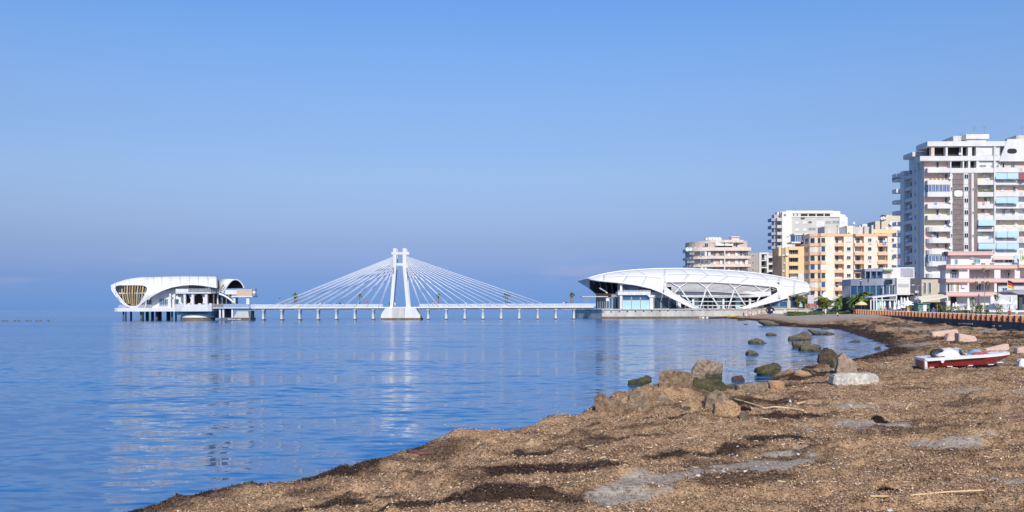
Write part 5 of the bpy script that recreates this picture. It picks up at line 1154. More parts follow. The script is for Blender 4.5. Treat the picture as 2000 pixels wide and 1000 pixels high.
K.box('white_frame', WHITE, 1739, 432, 1764, 435, 0, 3); K.box('white_frame', WHITE, 1741, 439, 1764, 450, 0, 3); K.box('white_frame', WHITE, 1759, 432, 1764, 446, .02, 3); K.box('terrace_frame', PILE, 1724, 420, 1725, 431, 4, 4.3); K.box('terrace_frame', PILE, 1724, 419.6, 1731, 421, 4, 6)
K.box('roof_tank', WHITE, 1678, 440, 1681, 443.5, -2, -.5); K.box('roof_tank', WHITE, 1684, 437.5, 1694, 443.5, -2, 1)
for px, py in ((1722, 427), (1726, 426), (1731, 446), (1739, 437)): p = P(px, py, YK - .3); dish(kb, p.x, YK - .3, p.z, .7, .2)
# ================================================================ boulders
def rock_material(name, lo, hi, moss=0.0, mz=.45, bd=.14):
    m = bpy.data.materials.new(name); m.use_nodes = True; n, l = m.node_tree.nodes, m.node_tree.links; b = n['Principled BSDF']; b.inputs['Roughness'].default_value = .9
    g = n.new('ShaderNodeNewGeometry'); t = n.new('ShaderNodeTexNoise'); t.inputs['Scale'].default_value = 7; t.inputs['Detail'].default_value = 10; t.inputs['Roughness'].default_value = .75; l.new(g.outputs['Position'], t.inputs['Vector'])
    r = n.new('ShaderNodeValToRGB'); l.new(t.outputs['Fac'], r.inputs[0]); e = r.color_ramp.elements; e[0].position = .32; e[1].position = .68; e[0].color = lo + (1,); e[1].color = hi + (1,)
    last = r.outputs[0]
    if moss:
        sp = n.new('ShaderNodeSeparateXYZ'); l.new(g.outputs['Position'], sp.inputs[0]); t2 = n.new('ShaderNodeTexNoise'); t2.inputs['Scale'].default_value = 2.2; t2.inputs['Detail'].default_value = 6; l.new(g.outputs['Position'], t2.inputs['Vector'])
        ad = n.new('ShaderNodeMath'); ad.operation = 'MULTIPLY_ADD'; l.new(t2.outputs['Fac'], ad.inputs[0]); ad.inputs[1].default_value = 1.5; ad.inputs[2].default_value = -.75 + mz
        cmp = n.new('ShaderNodeMapRange'); l.new(sp.outputs['Z'], cmp.inputs[0]); l.new(ad.outputs[0], cmp.inputs[2]); ad2 = n.new('ShaderNodeMath'); ad2.operation = 'SUBTRACT'; l.new(ad.outputs[0], ad2.inputs[0]); ad2.inputs[1].default_value = .18; l.new(ad2.outputs[0], cmp.inputs[1]); cmp.inputs[3].default_value = moss; cmp.inputs[4].default_value = 0
        r2 = n.new('ShaderNodeValToRGB'); l.new(t.outputs['Fac'], r2.inputs[0]); r2.color_ramp.elements[0].color = (.008, .011, .004, 1); r2.color_ramp.elements[1].color = (.075, .083, .024, 1)
        mx = n.new('ShaderNodeMixRGB'); l.new(cmp.outputs[0], mx.inputs[0]); l.new(last, mx.inputs[1]); l.new(r2.outputs[0], mx.inputs[2]); last = mx.outputs[0]
    l.new(last, b.inputs['Base Color'])
    bp = n.new('ShaderNodeBump'); bp.inputs['Strength'].default_value = 1.0; bp.inputs['Distance'].default_value = bd; l.new(t.outputs['Fac'], bp.inputs['Height']); l.new(bp.outputs[0], b.inputs['Normal'])
    return m
RK_BROWN = rock_material('brown_rock', (.07, .045, .028), (.56, .41, .27), .85, .32)
RK_MOSS = rock_material('mossy_rock', (.028, .022, .014), (.26, .21, .13), .85, .25)
RK_DARK = rock_material('wet_dark_rock', (.035, .025, .018), (.16, .11, .07), .4, .2)
RK_WEED = rock_material('seagrass_covered_rock', (.09, .052, .03), (.50, .34, .21), .3, .2)
RK_PINK = rock_material('pinkish_stone', (.52, .34, .26), (.78, .58, .47), bd=.03)
RK_TAN = rock_material('tan_stone', (.22, .15, .10), (.62, .46, .34), .3, .3)
RK_WHITE = rock_material('pocked_white_concrete', (.30, .27, .22), (.80, .76, .68), bd=.05)
def rock_mesh(sx, sy, sz, seed, cuts=12, rough=.12, flat=0.0):
    bm = bmesh.new(); bmesh.ops.create_icosphere(bm, subdivisions=4, radius=1.0); rd = random.Random(seed)
    pl = []
    for _ in range(cuts):
        d = Vector((rd.uniform(-1, 1), rd.uniform(-1, 1), rd.uniform(-.5, 1))).normalized(); pl.append((d, rd.uniform(.48, .80)))
    if flat: pl.append((Vector((rd.uniform(-.2, .2), rd.uniform(-.2, .2), 1)).normalized(), 1 - flat))
    o = Vector((seed * 3.7, seed * 1.3, seed * 2.1))
    for v in bm.verts:
        p = v.co.copy()
        for d, h in pl:
            k = p.dot(d) - h
            if k > 0: p -= d * k * .93
        p *= 1 + rough * mnoise.fractal(p * 1.7 + o, 1.0, 2.1, 5) + rough * .4 * mnoise.noise(p * 6 + o) + rough * .3 * mnoise.noise(p * 13 + o)
        v.co = p
    zmax = max(v.co.z for v in bm.verts); xm = max(abs(v.co.x) for v in bm.verts)
    for v in bm.verts: v.co = Vector((v.co.x / xm * sx, v.co.y / xm * sy, v.co.z / zmax * sz))
    me = bpy.data.meshes.new('rock'); bm.to_mesh(me); bm.free()
    for p in me.polygons: p.use_smooth = True
    return me
def rock(px0, px1, pyt, pyb, mat, label, seed, name='boulder', base=None, dep=.8, cuts=12, rough=.12, flat=0.0, rz=0.0, land=False, group='rocks at the water edge'):
    pc = (px0 + px1) / 2
    if land: g = G(pc, pyb); Y = g.y; z0 = g.z
    else:
        z0 = 0 if base is None else base; hor = HORY - ROLL * (pc - 1000); Y = (CAMZ - z0) * FPX / (pyb - hor)
    w = (px1 - px0) / FPX * Y / 2; h = (pyb - pyt) / FPX * Y; d = w * dep; Yc = Y + d * .75
    c = P(pc, pyb, Y); me = rock_mesh(w * 1.02, d, h * 1.02, seed, cuts, rough, flat); me.materials.append(mat); me.name = name
    o = bpy.data.objects.new(name, me); COL.objects.link(o); o.location = (c.x * Yc / Y, Yc, z0 - .02); o.rotation_euler = (0, 0, rz)
    return tag(o, label, 'rock', group)
def block(name, label, corners, Yd, mat, seed, rot=0.0, cat='concrete block', amp=.035, group='broken blocks on the beach', poke=0.0, sink=.08):
    """corners: elevation outline in photo pixels, at the place where its foot meets the beach or the water"""
    px = sum(c[0] for c in corners) / len(corners); pyb = max(c[1] for c in corners); g = G(px, pyb - .5); Y = g.y
    pts = [P(a, b, Y) for a, b in corners]; cx = sum(p.x for p in pts) / len(pts); zb = min(p.z for p in pts)
    bm = bmesh.new(); fr = [bm.verts.new((p.x - cx, 0, p.z - zb - (sink if p.z - zb < .12 else 0))) for p in pts]; f = bm.faces.new(fr)
    ret = bmesh.ops.extrude_face_region(bm, geom=[f]); vs = [v for v in ret['geom'] if isinstance(v, bmesh.types.BMVert)]; rd = random.Random(seed)
    for v in vs: v.co = Vector((v.co.x * (.86 if poke else 1) + rd.uniform(-.06, .12) * Yd, Yd * rd.uniform(.85, 1.1), v.co.z * (rd.uniform(.8, 1.0) if poke else 1.02)))
    bmesh.ops.recalc_face_normals(bm, faces=bm.faces)
    if poke:
        ff = [q for q in bm.faces if abs(q.normal.y) > .7 and len(q.verts) == len(pts)]; bmesh.ops.poke(bm, faces=ff, offset=poke * Yd)
    bmesh.ops.bevel(bm, geom=bm.edges[:], offset=.05 if not poke else .03 * Yd, segments=2 if not poke else 1, affect='EDGES')
    bmesh.ops.triangulate(bm, faces=bm.faces[:]); bmesh.ops.subdivide_edges(bm, edges=bm.edges[:], cuts=2 if not poke else 3, use_grid_fill=True)
    sc_ = 3 if not poke else 2.6 / max(Yd, .3); o_ = Vector((seed * 7.1, seed * 3.3, seed))
    for v in bm.verts:
        n_ = Vector((mnoise.noise(v.co * sc_ + o_), mnoise.noise(v.co * sc_ + o_.yzx), mnoise.noise(v.co * sc_ + o_.zxy))) * amp
        if poke: n_ += Vector((mnoise.noise(v.co * sc_ * 3 + o_), mnoise.noise(v.co * sc_ * 3 + o_.yzx), mnoise.noise(v.co * sc_ * 3 + o_.zxy))) * amp * .45
        v.co += n_
    me = bpy.data.meshes.new(name); bm.to_mesh(me); bm.free(); me.materials.append(mat)
    o = bpy.data.objects.new(name, me); COL.objects.link(o); o.location = (cx, Y, zb); o.rotation_euler = (0, 0, rot)
    return tag(o, label, cat, group)
RK_GREEN = rock_material('green_algae_rock', (.02, .02, .010), (.17, .15, .065), .7, .2)
outlined = [
 ('low humped mossy rock alone in open water left of the slab pair', [(1463,669),(1465,665),(1473,663),(1478,659.5),(1490,664),(1501,669.5),(1495,671.5),(1470,671.5)], RK_MOSS),
 ('small pointed mossy rock in open water nearest the bridge side', [(1457.5,693),(1461,686),(1466,684.5),(1476,687),(1490,691.5),(1480,693.5)], RK_MOSS),
 ('small square mossy rock in the water below the bathers', [(1497.5,655),(1498,649.5),(1508,649.5),(1516,652),(1520,655),(1512,656)], RK_MOSS),
 ('largest wedge shaped mossy slab standing in the shallow bay', [(1541,665),(1541,658),(1562,652),(1576,647.5),(1582,650),(1585,662),(1580,665.5)], RK_MOSS),
 ('long flat mossy slab lying behind the large wedge slab', [(1581,647),(1585,642.5),(1592,646),(1625,649),(1630,651),(1628,654),(1600,654),(1586,651)], RK_MOSS),
 ('mossy rock leaning against the pinkish topped one in the shallows', [(1549,676),(1549,668),(1572,666),(1580,664.5),(1584,668),(1584,680),(1560,680)], RK_MOSS),
 ('mossy rock with a pinkish top in the shallow bay', [(1562,685),(1566,677),(1580,673),(1598,672.5),(1604,677),(1609,684),(1605,686.5)], RK_MOSS),
 ('bright green mossy rock in the water beside the near shore', [(1478,728),(1480,720),(1492,714),(1510,711.5),(1518,709),(1526,716),(1522,730),(1500,733)], RK_GREEN),
 ('small dark wet rock in the water beside the big boulder', [(1426,743),(1432,738),(1440,734),(1450,733.5),(1457,740),(1455,744)], RK_DARK),
 ('dark green mossy slab below the crowd of bathers', [(1480,627),(1488,625),(1512,627),(1516,631),(1523,633),(1522,637),(1498,636.5),(1486,631)], RK_MOSS),
 ('largest brown boulder standing upright at the point of the headland', [(1349,742),(1352,722),(1360,709),(1368,702),(1385,703),(1400,707),(1411,712),(1412,722),(1409,743)], RK_BROWN),
 ('broad seagrass topped boulder left of the largest one', [(1288,752),(1287,732),(1291,726),(1310,724),(1335,724.5),(1348,729),(1353,740),(1352,754)], RK_WEED),
 ('flat green mossy rock jutting left from the headland', [(1225,751),(1228,744),(1252,738),(1266,734),(1274,737),(1272,746),(1250,753)], RK_GREEN),
 ('low green mossy rock at the foot of the largest boulder', [(1352,761),(1354,743),(1380,740),(1410,744),(1422,756),(1420,763)], RK_GREEN),
 ('flat grey brown stone at the water edge right of the headland', [(1438,767),(1440,752),(1470,748),(1500,747),(1502,757),(1480,766)], RK_BROWN),
 ('dark brown upright stump of rock at the left end of the headland', [(1162,804),(1161,780),(1166,770),(1175,769),(1184,776),(1197,781),(1212,777),(1224,801)], RK_WEED),
 ('triangular leaning rock with a pale edge on the headland', [(1219,797),(1228,780),(1238,762),(1244,756),(1252,758),(1262,775),(1275,792),(1273,799)], RK_BROWN),
 ('pale jagged rock with green foot right of the headland mound', [(1374,797),(1380,775),(1392,765),(1402,760),(1412,768),(1423,781),(1412,795)], RK_BROWN),
 ('rounded seagrass covered boulder beside the long reed', [(1391,807),(1397,790),(1415,781),(1435,783),(1446,793),(1447,804),(1425,809)], BEACH),
 ('dark brown weedy rock left of the pink triangular stone', [(1598,708),(1601,692),(1612,686),(1618,679.5),(1626,682),(1634,690),(1640,700),(1638,713),(1615,713)], RK_DARK),
 ('pinkish triangular stone standing on the beach edge', [(1634,723),(1638,700),(1646,688),(1656,696),(1668,708),(1674,716),(1673,724),(1650,726)], RK_TAN),
]
for i, (lb, pl, mt) in enumerate(outlined):
    w_ = (max(p[0] for p in pl) - min(p[0] for p in pl)) / FPX * G(pl[0][0], max(p[1] for p in pl) - .5).y; block('boulder', lb, pl, w_ * .62, mt, 11 + i, cat='rock', amp=.055 * w_ ** .7, group='rocks at the water edge', poke=.16, sink=.25)
rocks = [
 (1706, 1722, 676, 683, RK_DARK, 'dark flat rock at the tip of the shallow inlet'),
 (1655, 1682, 664, 669, RK_DARK, 'flat dark rock near the inlet right of the mossy slabs'),
 (1602, 1622, 638.5, 643.5, RK_DARK, 'small dark rock between the long slab and the far shelf'),
 (1536, 1550, 623.5, 629.5, RK_DARK, 'small dark rock at the far waterline below the lawn'),
 (1576, 1630, 632, 639, RK_MOSS, 'flat low mossy shelf along the far shore'),
 (1538, 1571, 634.5, 638.5, RK_DARK, 'thin dark reef just breaking the water near the far shore'),
 (1638, 1670, 628, 641, RK_MOSS, 'green mossy block on the far shore below the sand'),
 (1671, 1694, 630.5, 641, RK_BROWN, 'brown block beside the green one on the far shore'),
 (1691, 1712, 633, 647, RK_DARK, 'dark brown weedy lump where the far shore turns'),
 (1441, 1458, 622.6, 626, RK_DARK, 'low dark reef in the water below the bathers'),
 (1452, 1461, 632, 634.2, RK_DARK, 'tiny dark rock tip in open water off the quay'),
]
for i, (a, b, c, d, mt, lb) in enumerate(rocks): rock(a, b, c, d, mt, lb, 20 + i, dep=1.0 if d < 650 else .8, cuts=14, flat=.3 if (b - a) > 2.6 * (d - c) else 0, rough=.15)
near = [
 (1410, 1440, 749, 766, RK_MOSS, 'small mossy rock between the headland and the grey flat stone', dict(base=.0, dep=.6)),
 (1441, 1467, 804, 822, RK_MOSS, 'small dark green rock half buried below the reed', dict(land=True)),
 (1240, 1262, 786, 802, BEACH, 'low weed covered stone at the foot of the triangular rock', dict(land=True)),
 (1278, 1306, 768, 784, RK_BROWN, 'small brown stone on the crest of the headland mound', dict(land=True)),
 (1318, 1372, 776, 800, BEACH, 'wide low stone with seaweed in front of the headland mound', dict(land=True, flat=.3)),
 (1330, 1350, 792, 801, RK_MOSS, 'small green plate of rock at the foot of the mound', dict(land=True, flat=.3)),
 (1500, 1535, 742, 757, BEACH, 'low weedy stone on the shore right of the flat grey one', dict(land=True, flat=.2)),
 (1545, 1585, 722, 736, BEACH, 'low weedy hump on the shore left of the dark rock', dict(land=True, flat=.2)),
 (1618, 1645, 700, 720, RK_MOSS, 'dark green mossy stone at the foot of the pink triangle', dict(land=True)),
]
for i, (a, b, c, d, mt, lb, kw) in enumerate(near): rock(a, b, c, d, mt, lb, 60 + i, group='boulders on the headland', **kw)
# ================================================================ broken blocks and the boat on the beach
block('broken_column', 'long pink broken block lying behind the boat below the wall', [(1821, 649), (1871, 643.5), (1873, 654), (1850, 658), (1823, 658)], .8, RK_PINK, 1)
block('broken_block', 'upright pink wedge leaning between the two longer blocks', [(1848, 667), (1853, 652), (1871, 650), (1868, 660), (1863, 667)], .8, RK_PINK, 2)
block('broken_block', 'squat pink block at the right end of the heap', [(1873, 651), (1906, 657), (1909, 666), (1905, 668.5), (1873, 668.5)], .9, RK_PINK, 3)
block('broken_column', 'slender pink block lying just behind the boat bow', [(1925, 682), (1971, 671.5), (1973, 682), (1960, 687), (1926, 686)], .6, RK_PINK, 4)
block('broken_block', 'pink block cut off by the right edge of the view', [(1987, 680), (2012, 677), (2012, 690), (1988, 689)], .6, RK_PINK, 5)
block('concrete_block', 'long pocked white concrete block on the seagrass near the boat', [(1627, 748), (1630, 733), (1652, 731), (1690, 730), (1714, 731.5), (1718, 738), (1714, 748), (1690, 749), (1640, 753)], .7, RK_WHITE, 6)
block('foam_box', 'small white foam box at the right edge of the beach', [(1993, 717), (1993, 702), (2008, 701), (2008, 717)], .5, M('white_foam', (.8, .82, .84), .6), 7, cat='box')
# pedal boat
g = G(1880, 716); BY_ = G(1860, 720).y
bo = thing('pedal_boat', 'red and white pedal boat with a black tyre stranded on the beach', 'boat', (P(1893, 716, BY_).x, BY_ + .55, G(1880, 717).z - .02))
BRED = M('red_gelcoat', (.36, .035, .04), .28, .18, 2.0, spec=.6); BWH = M('white_gelcoat', (.80, .78, .75), .3, .06, 3); RUB = M('black_rubber', (.015, .015, .017), .55, .2, 6)
Lb = 168 / FPX * BY_; sx = lambda t: (t - .5) * Lb
def hull_rows(z_top, z_bot, inset):
    rows = []
    for i in range(17):
        t = i / 16; w = .74 * (1 - max(0, (t - .66) / .34) ** 2 * .75) ; zb = z_bot(t); zt_ = z_top(t); x0 = sx(t * .985 + .01); wb = w * (.72 - .15 * max(0, t - .7) * 3)
        rows.append([Vector((x0, -w, zt_)), Vector((x0, -w * .97, zt_ - .12)), Vector((x0, -wb, zb + .06)), Vector((x0, -wb * .6, zb)), Vector((x0, wb * .6, zb)), Vector((x0, wb, zb + .06)), Vector((x0, w * .97, zt_ - .12)), Vector((x0, w, zt_))])
    return rows
zt_b = lambda t: .44 + .06 * t; zb_b = lambda t: .0 + .34 * max(0, (t - .72) / .28) ** 1.4
rows = hull_rows(zt_b, zb_b, 0)
TR = Matrix.Rotation(-math.radians(3.2), 3, 'Y') @ Matrix.Rotation(math.radians(1.5), 3, 'X'); RZb = Matrix.Rotation(math.radians(-5), 3, 'Z')
def bput(mb, name, mat, smooth=True, parent=None):
    m2 = MB(); m2.f = mb.f; m2.v = [tuple(RZb @ (TR @ Vector(v)) + bo.location + Vector((0, 0, .13))) for v in mb.v]; return m2.build(name, mat, parent or bo, smooth)
m = MB().grid(rows); m.add(rows[0], [tuple(range(8))]); m.add(rows[-1], [tuple(range(8))[::-1]]); hull = bput(m, 'hull', BRED, False)
m = MB(); rr = []
for i in range(17):
    t = i / 16; w = .74 * (1 - max(0, (t - .66) / .34) ** 2 * .75) + .05; x0 = sx(t * 1.0); z = zt_b(t); rr.append([Vector((x0, -w, z - .05)), Vector((x0, -w, z + .06)), Vector((x0, -w + .12, z + .09)), Vector((x0, 0, z + .07)), Vector((x0, w - .12, z + .09)), Vector((x0, w, z + .06)), Vector((x0, w, z - .05))])
m.grid(rr); m.add(rr[0], [tuple(range(7))]); m.add(rr[-1], [tuple(range(7))[::-1]]); deck = bput(m, 'deck', BWH, False)
bput(MB().box(sx(0) - .02, -.79, .02, sx(0) + .10, -.62, .46), 'stern_plate', BWH, False); bput(MB().box(sx(0) - .02, .62, .02, sx(0) + .10, .79, .46), 'stern_plate', BWH, False)
bput(MB().add([(sx(.17), -.80, .42), (sx(.225), -.80, .42), (sx(.20), -.80, .26), (sx(.185), -.80, .28)], [(0, 1, 2, 3)]).add([(sx(.17), -.76, .42), (sx(.225), -.76, .42), (sx(.20), -.76, .26), (sx(.185), -.76, .28)], [(3, 2, 1, 0)]), 'bracket', BWH, False)
ty = MB(); rows = []
for i in range(25):
    a = i / 24 * math.tau; rows.append([])
    for k in range(9):
        b = k / 8 * math.tau; R0 = .33 + .11 * math.cos(b); rows[-1].append(Vector((sx(.185) + R0 * math.cos(a) * .95, -.42 + .10 * math.sin(b) - .25 * math.sin(a) * -R0 * .9, zt_b(.2) + .24 + R0 * math.sin(a) * .58)))
ty.grid(rows); bput(ty, 'tyre', RUB)
def lump(name, mat, cx, cy, cz, rx, ry, rz_, seed, rough=.22):
    bm = bmesh.new(); bmesh.ops.create_icosphere(bm, subdivisions=3, radius=1)
    for v in bm.verts:
        p = v.co; k = 1 + rough * mnoise.fractal(p * 1.6 + Vector((seed, seed, 0)), 1, 2, 4); v.co = Vector((p.x * k, p.y * k, p.z * k if p.z > 0 else p.z * .1))
    mb = MB().add([(cx + v.co.x * rx, cy + v.co.y * ry, cz + v.co.z * rz_) for v in bm.verts], [[v.index for v in f.verts] for f in bm.faces]); bm.free(); return bput(mb, name, mat)
lump('seat_cover', BWH, sx(.30), -.1, zt_b(.3) + .06, .60, .55, .44, 3); 
bput(MB().grid([[Vector((sx(.40), y, .50)), Vector((sx(.42), y * .8, .88)), Vector((sx(.455), y * .8, .90)), Vector((sx(.50), y, .50))] for y in (-.5, -.25, 0, .25, .5)]), 'backrest', BWH)
lump('towel_bundle', M('blue_cover', (.25, .42, .58), .8), sx(.645), .05, zt_b(.6) + .07, .34, .4, .24, 8, .12); lump('towel_bundle', M('red_white_towel', (.55, .14, .15), .85, .45, 9), sx(.66), -.34, zt_b(.6) + .06, .38, .24, .17, 9, .25)
for t0, dl in ((.06, .05), (.26, .06), (.50, .05), (.72, .06), (.82, .07)): bput(MB().box(sx(t0), -.60, zb_b(t0) + .03, sx(t0 + dl), -.545, zb_b(t0) + .07), 'scrape_mark', BWH, False, hull)
bput(MB().tube([(sx(.02), -.785, zt_b(.02) - .07), (sx(.4), -.785, zt_b(.4) - .07), (sx(.66), -.785, zt_b(.66) - .07)], .018, 6), 'rub_rail', RUB)
bput(MB().tube([(sx(.53), -.2, .5), (sx(.525), -.2, .72), (sx(.51), -.2, .78)], .02, 6), 'steering_lever', GREYM); bput(MB().tube([(sx(.93), -.15, zt_b(.93) + .09), (sx(.93), -.15, zt_b(.93) + .16), (sx(.93), .15, zt_b(.93) + .16), (sx(.93), .15, zt_b(.93) + .09)], .015, 6), 'bow_handle', GREYM)
# reeds, planks, weed clump, bottle
REED = M('straw_reed', (.72, .52, .28), .6, .1, 8)
def stick(name, label, pts, r, mat=REED, lift=.05, cat='reed'):
    ps = [G(a, b) for a, b in pts]; fine = []
    for a, b in zip(ps[:-1], ps[1:]):
        for k in range(5): fine.append(a.lerp(b, k / 5))
    fine.append(ps[-1].copy()); L_ = len(fine) - 1
    z0, z1 = fine[0].z, fine[-1].z; up = 0
    for i, q in enumerate(fine): q.z = z0 + (z1 - z0) * i / L_ + .4 * (q.z - z0 - (z1 - z0) * i / L_)
    up = np.percentile([H1(q.x, q.y) - q.z for q in fine], 75)
    for q in fine: q.z += max(up, 0) + lift * .6
    o = MB().tube(fine, r, 6).build(name, mat, None, True, loc=tuple(fine[0])); return tag(o, label, cat)
stick('reed', 'long kinked straw coloured reed lying beside the headland rocks', [(1432, 782), (1462, 791), (1494, 800), (1512, 797), (1540, 800), (1570, 805.6)], .028)
stick('reed', 'short leaning reed standing out of the seagrass right of centre', [(1770, 802), (1783, 784)], .024, lift=.06)
stick('reed', 'long straight reed at the lower right of the beach', [(1778, 971), (1850, 966), (1922, 961)], .014, lift=.03)
stick('reed', 'short straight reed left of the long one in the foreground', [(1700, 972), (1736, 972)], .014, lift=.03)
stick('reed', 'small reed piece beside the grey puddle near the kinked reed', [(1557, 792), (1573, 788.5)], .03)
stick('plank', 'dark red plank stuck in the seagrass bank at the water edge', [(797, 884), (822, 889), (850, 889)], .045, M('dark_red_wood', (.16, .07, .07), .7), .05, 'plank')
for i, (px, py, w, h, lb) in enumerate(((1720, 822, 32, 9, 'dark torn clump of seagrass on the grey sand patch'), (1455, 800, 26, 9, 'dark tuft of wet seagrass beside the kinked reed'), (1735, 958, 34, 8, 'dark tangled seagrass tuft in the foreground sand'))):
    g = G(px, py); s = g.y / FPX; m = MB()
    for k in range(900):
        a = random.random() * 6.28; rr_ = math.sqrt(random.random()) * w / 2 * s; x = g.x + rr_ * math.cos(a); y = g.y + rr_ * .6 * math.sin(a); z = H1(x, y) - .02; hh = h * s * random.uniform(.5, 1.1) * (1 - (rr_ / (w * s)) ** 2); b = random.random() * 6.28; ww = .02
        m.add([(x, y, z), (x + ww * math.cos(b), y + ww * math.sin(b), z), (x + random.uniform(-.05, .05), y + random.uniform(-.05, .05), z + hh)], [(0, 1, 2)])
    tag(m.build('seagrass_clump', M('wet_black_seagrass', (.035, .022, .018), .8, .3, 9), None, loc=tuple(g)), lb, 'seagrass')
g = G(1543, 787); tag(MB().lathe([(.02, 0), (.045, .01), (.045, .06), (.025, .08), (.018, .085), (.018, .10)], (g.x, g.y, g.z), 10).build('plastic_bottle', M('bluish_plastic', (.55, .60, .74), .2, .1), None, True, loc=tuple(g)), 'clear bluish plastic bottle beside the kinked reed', 'bottle')
lit = MB(); lm = [M('litter_white', (.80, .78, .74), .6), M('litter_green', (.2, .4, .22), .5), M('litter_blue', (.3, .4, .65), .5), M('litter_straw', (.74, .58, .34), .7)]
for mi, mt in enumerate(lm):
    lit = MB()
    for k in range((70, 14, 12, 150)[mi]):
        Y = 9.5 * (58 / 9.5) ** random.random(); X = random.uniform(max(np.interp(Y, SY, SX) + 1, .05 * Y), .6 * Y); z = H1(X, Y) + .02; s = random.uniform(.010, .032) * (1 + Y / 30); e = s * (4 if mi == 3 else 1.2); a = random.random() * 6.28; c, d = math.cos(a), math.sin(a); t = random.uniform(-.3, .5) * s
        wv = s * (.12 if mi == 3 else .7)
        lit.add([(X - c * e / 2 - d * wv, Y - d * e / 2 + c * wv, z), (X + c * e / 2 - d * wv, Y + d * e / 2 + c * wv, z + t), (X + c * e / 2 + d * wv, Y + d * e / 2 - c * wv, z + s * .5), (X - c * e / 2 + d * wv, Y - d * e / 2 - c * wv, z + s * .4)], [(0, 1, 2, 3)])
    o = lit.build(['white_litter', 'green_litter', 'blue_litter', 'straw_litter'][mi], mt, None, solid=.008); struct(o, 'stuff'); o['label'] = ['white scraps of litter', 'green scraps of litter', 'blue scraps of litter', 'straw coloured bits of reed'][mi] + ' scattered over the seagrass'; o['category'] = 'litter'
# ================================================================ palms and trees
TRK = M('palm_trunk', (.36, .20, .12), .9, .3, 4); FRN = M('palm_frond', (.20, .32, .07), .6, .3, 3); FRN2 = M('dull_palm_frond', (.14, .21, .06), .7, .35, 3)
def frond(m, base, az, el, ln, wd, droop, rd, n=6):
    d = Vector((math.cos(az), math.sin(az), 0)); up = Vector((0, 0, 1)); side = d.cross(up); pts = []
    for i in range(n + 1):
        t = i / n; pts.append(base + d * (ln * t * math.cos(el)) + up * (ln * t * math.sin(el) - droop * ln * t * t))
    for i in range(n):
        for s in (-1, 1):
            for q in range(2):
                a = pts[i].lerp(pts[i + 1], q * .5); b = a + (pts[i + 1] - pts[i]) * .75; w = wd * math.sin(math.pi * (.12 + .8 * (i + q * .5) / n)) * rd.uniform(.75, 1.2)
                tip = a + side * s * w + (pts[i + 1] - pts[i]) * 1.1 - up * w * .35
                m.add([a, b, tip], [(0, 1, 2)])
def palm(x, y, z, h, label, crown=1.3, seed=0, mat=None, fan=False, r=.16, group='palm trees', sub=None, fr=26):
    rd = random.Random(seed); t = thing('palm_tree', label, 'palm tree', (x, y, z), group)
    lean = Vector((rd.uniform(-.06, .06), rd.uniform(-.06, .06), 0)) * h
    pts = [Vector((x, y, z - .1)) + lean * (k / 5) ** 2 + Vector((0, 0, (h + .1) * k / 5)) for k in range(6)]
    MB().tube(pts, [r * 1.25, r, r * .95, r * .9, r * 1.0, r * .8], 8).build('trunk', TRK, t, True)
    m = MB(); top = pts[-1]
    for k in range(fr):
        el = rd.uniform(-.5, 1.25); frond(m, top, rd.random() * 6.28, el, crown * rd.uniform(.75, 1.05), crown * (.3 if fan else .24), .35 + .25 * math.cos(el), rd, 5)
    m.build('crown', mat or FRN, t)
    return t
for i, (px, h, lb) in enumerate(((575.2, 4.3, 'tallest palm on the left span of the footbridge'), (578.3, 3.9, 'shorter palm beside the tall one on the left span'), (702.5, 3.8, 'single palm on the footbridge just left of the pylon'), (856.5, 3.9, 'single palm on the footbridge just right of the pylon'), (987.5, 3.9, 'left palm of the middle pair on the right span'), (991.5, 4.0, 'right palm of the middle pair on the right span'), (1115, 4.1, 'left palm of the pair nearest the shell pavilion'), (1119, 4.0, 'right palm of the pair nearest the shell pavilion'))):
    p = P(px, 597, YB + .9); palm(p.x, p.y, zd1 + .9, h - .85, lb, .95, i, fan=True, r=.17, group='palms in planters on the footbridge', fr=30)
LEAF = M('broad_leaf_green', (.19, .24, .06), .7, .4, 3)
def tree(px, pyb, Y, h, w, label, mat=LEAF, trunk=.35, seed=0, n=1500, leaf=.22, col2=None):
    p = P(px, pyb, Y); z = pz(Y) if pyb is None else p.z; rd = random.Random(seed); t = thing('tree', label, 'tree', (p.x, Y, z), 'trees by the far beach')
    m = MB().tube([(p.x, Y, z - .2), (p.x + .1, Y, z + h * trunk), (p.x - .1, Y, z + h * .7)], [.2, .15, .06], 7)
    for k in range(5): a = k * 1.3; m.tube([(p.x, Y, z + h * (trunk + .05 * k)), (p.x + w * .32 * math.cos(a), Y + w * .32 * math.sin(a), z + h * (.6 + .06 * k))], [.07, .02], 5)
    m.build('trunk', TRK, t, True)
    cl = [(rd.uniform(-.36, .36) * w, rd.uniform(-.36, .36) * w, h * rd.uniform(trunk + .12, .88), rd.uniform(.16, .28) * w) for _ in range(13)]
    for part, mt, f in (('crown', mat, 1.0),) + ((('yellowing_leaves', col2, .3),) if col2 else ()):
        c = MB()
        for k in range(int(n * f)):
            cx, cy, cz, r = rd.choice(cl); v = Vector((rd.gauss(0, 1), rd.gauss(0, 1), rd.gauss(0, .8))).normalized() * r * rd.uniform(.55, 1.1); q = Vector((p.x + cx, Y + cy, z + cz)) + v
            a = Vector((rd.uniform(-1, 1), rd.uniform(-1, 1), rd.uniform(-1, 1))).normalized() * leaf; b = a.cross(v).normalized() * leaf * .8
            c.add([q - a, q + b, q + a * .9, q - b], [(0, 1, 2, 3)])
        c.build(part, mt, t)
    return t
YELL = M('yellowing_leaf', (.42, .28, .05), .7, .3, 3)
tree(1607, 612, 262, 4.6, 4.2, 'broad yellowing green tree beside the billboard', seed=3, col2=YELL, n=1500)
tree(1619, 611, 266, 3.6, 4.0, 'lower bushy tree right of the yellowing one', seed=4, n=1100)
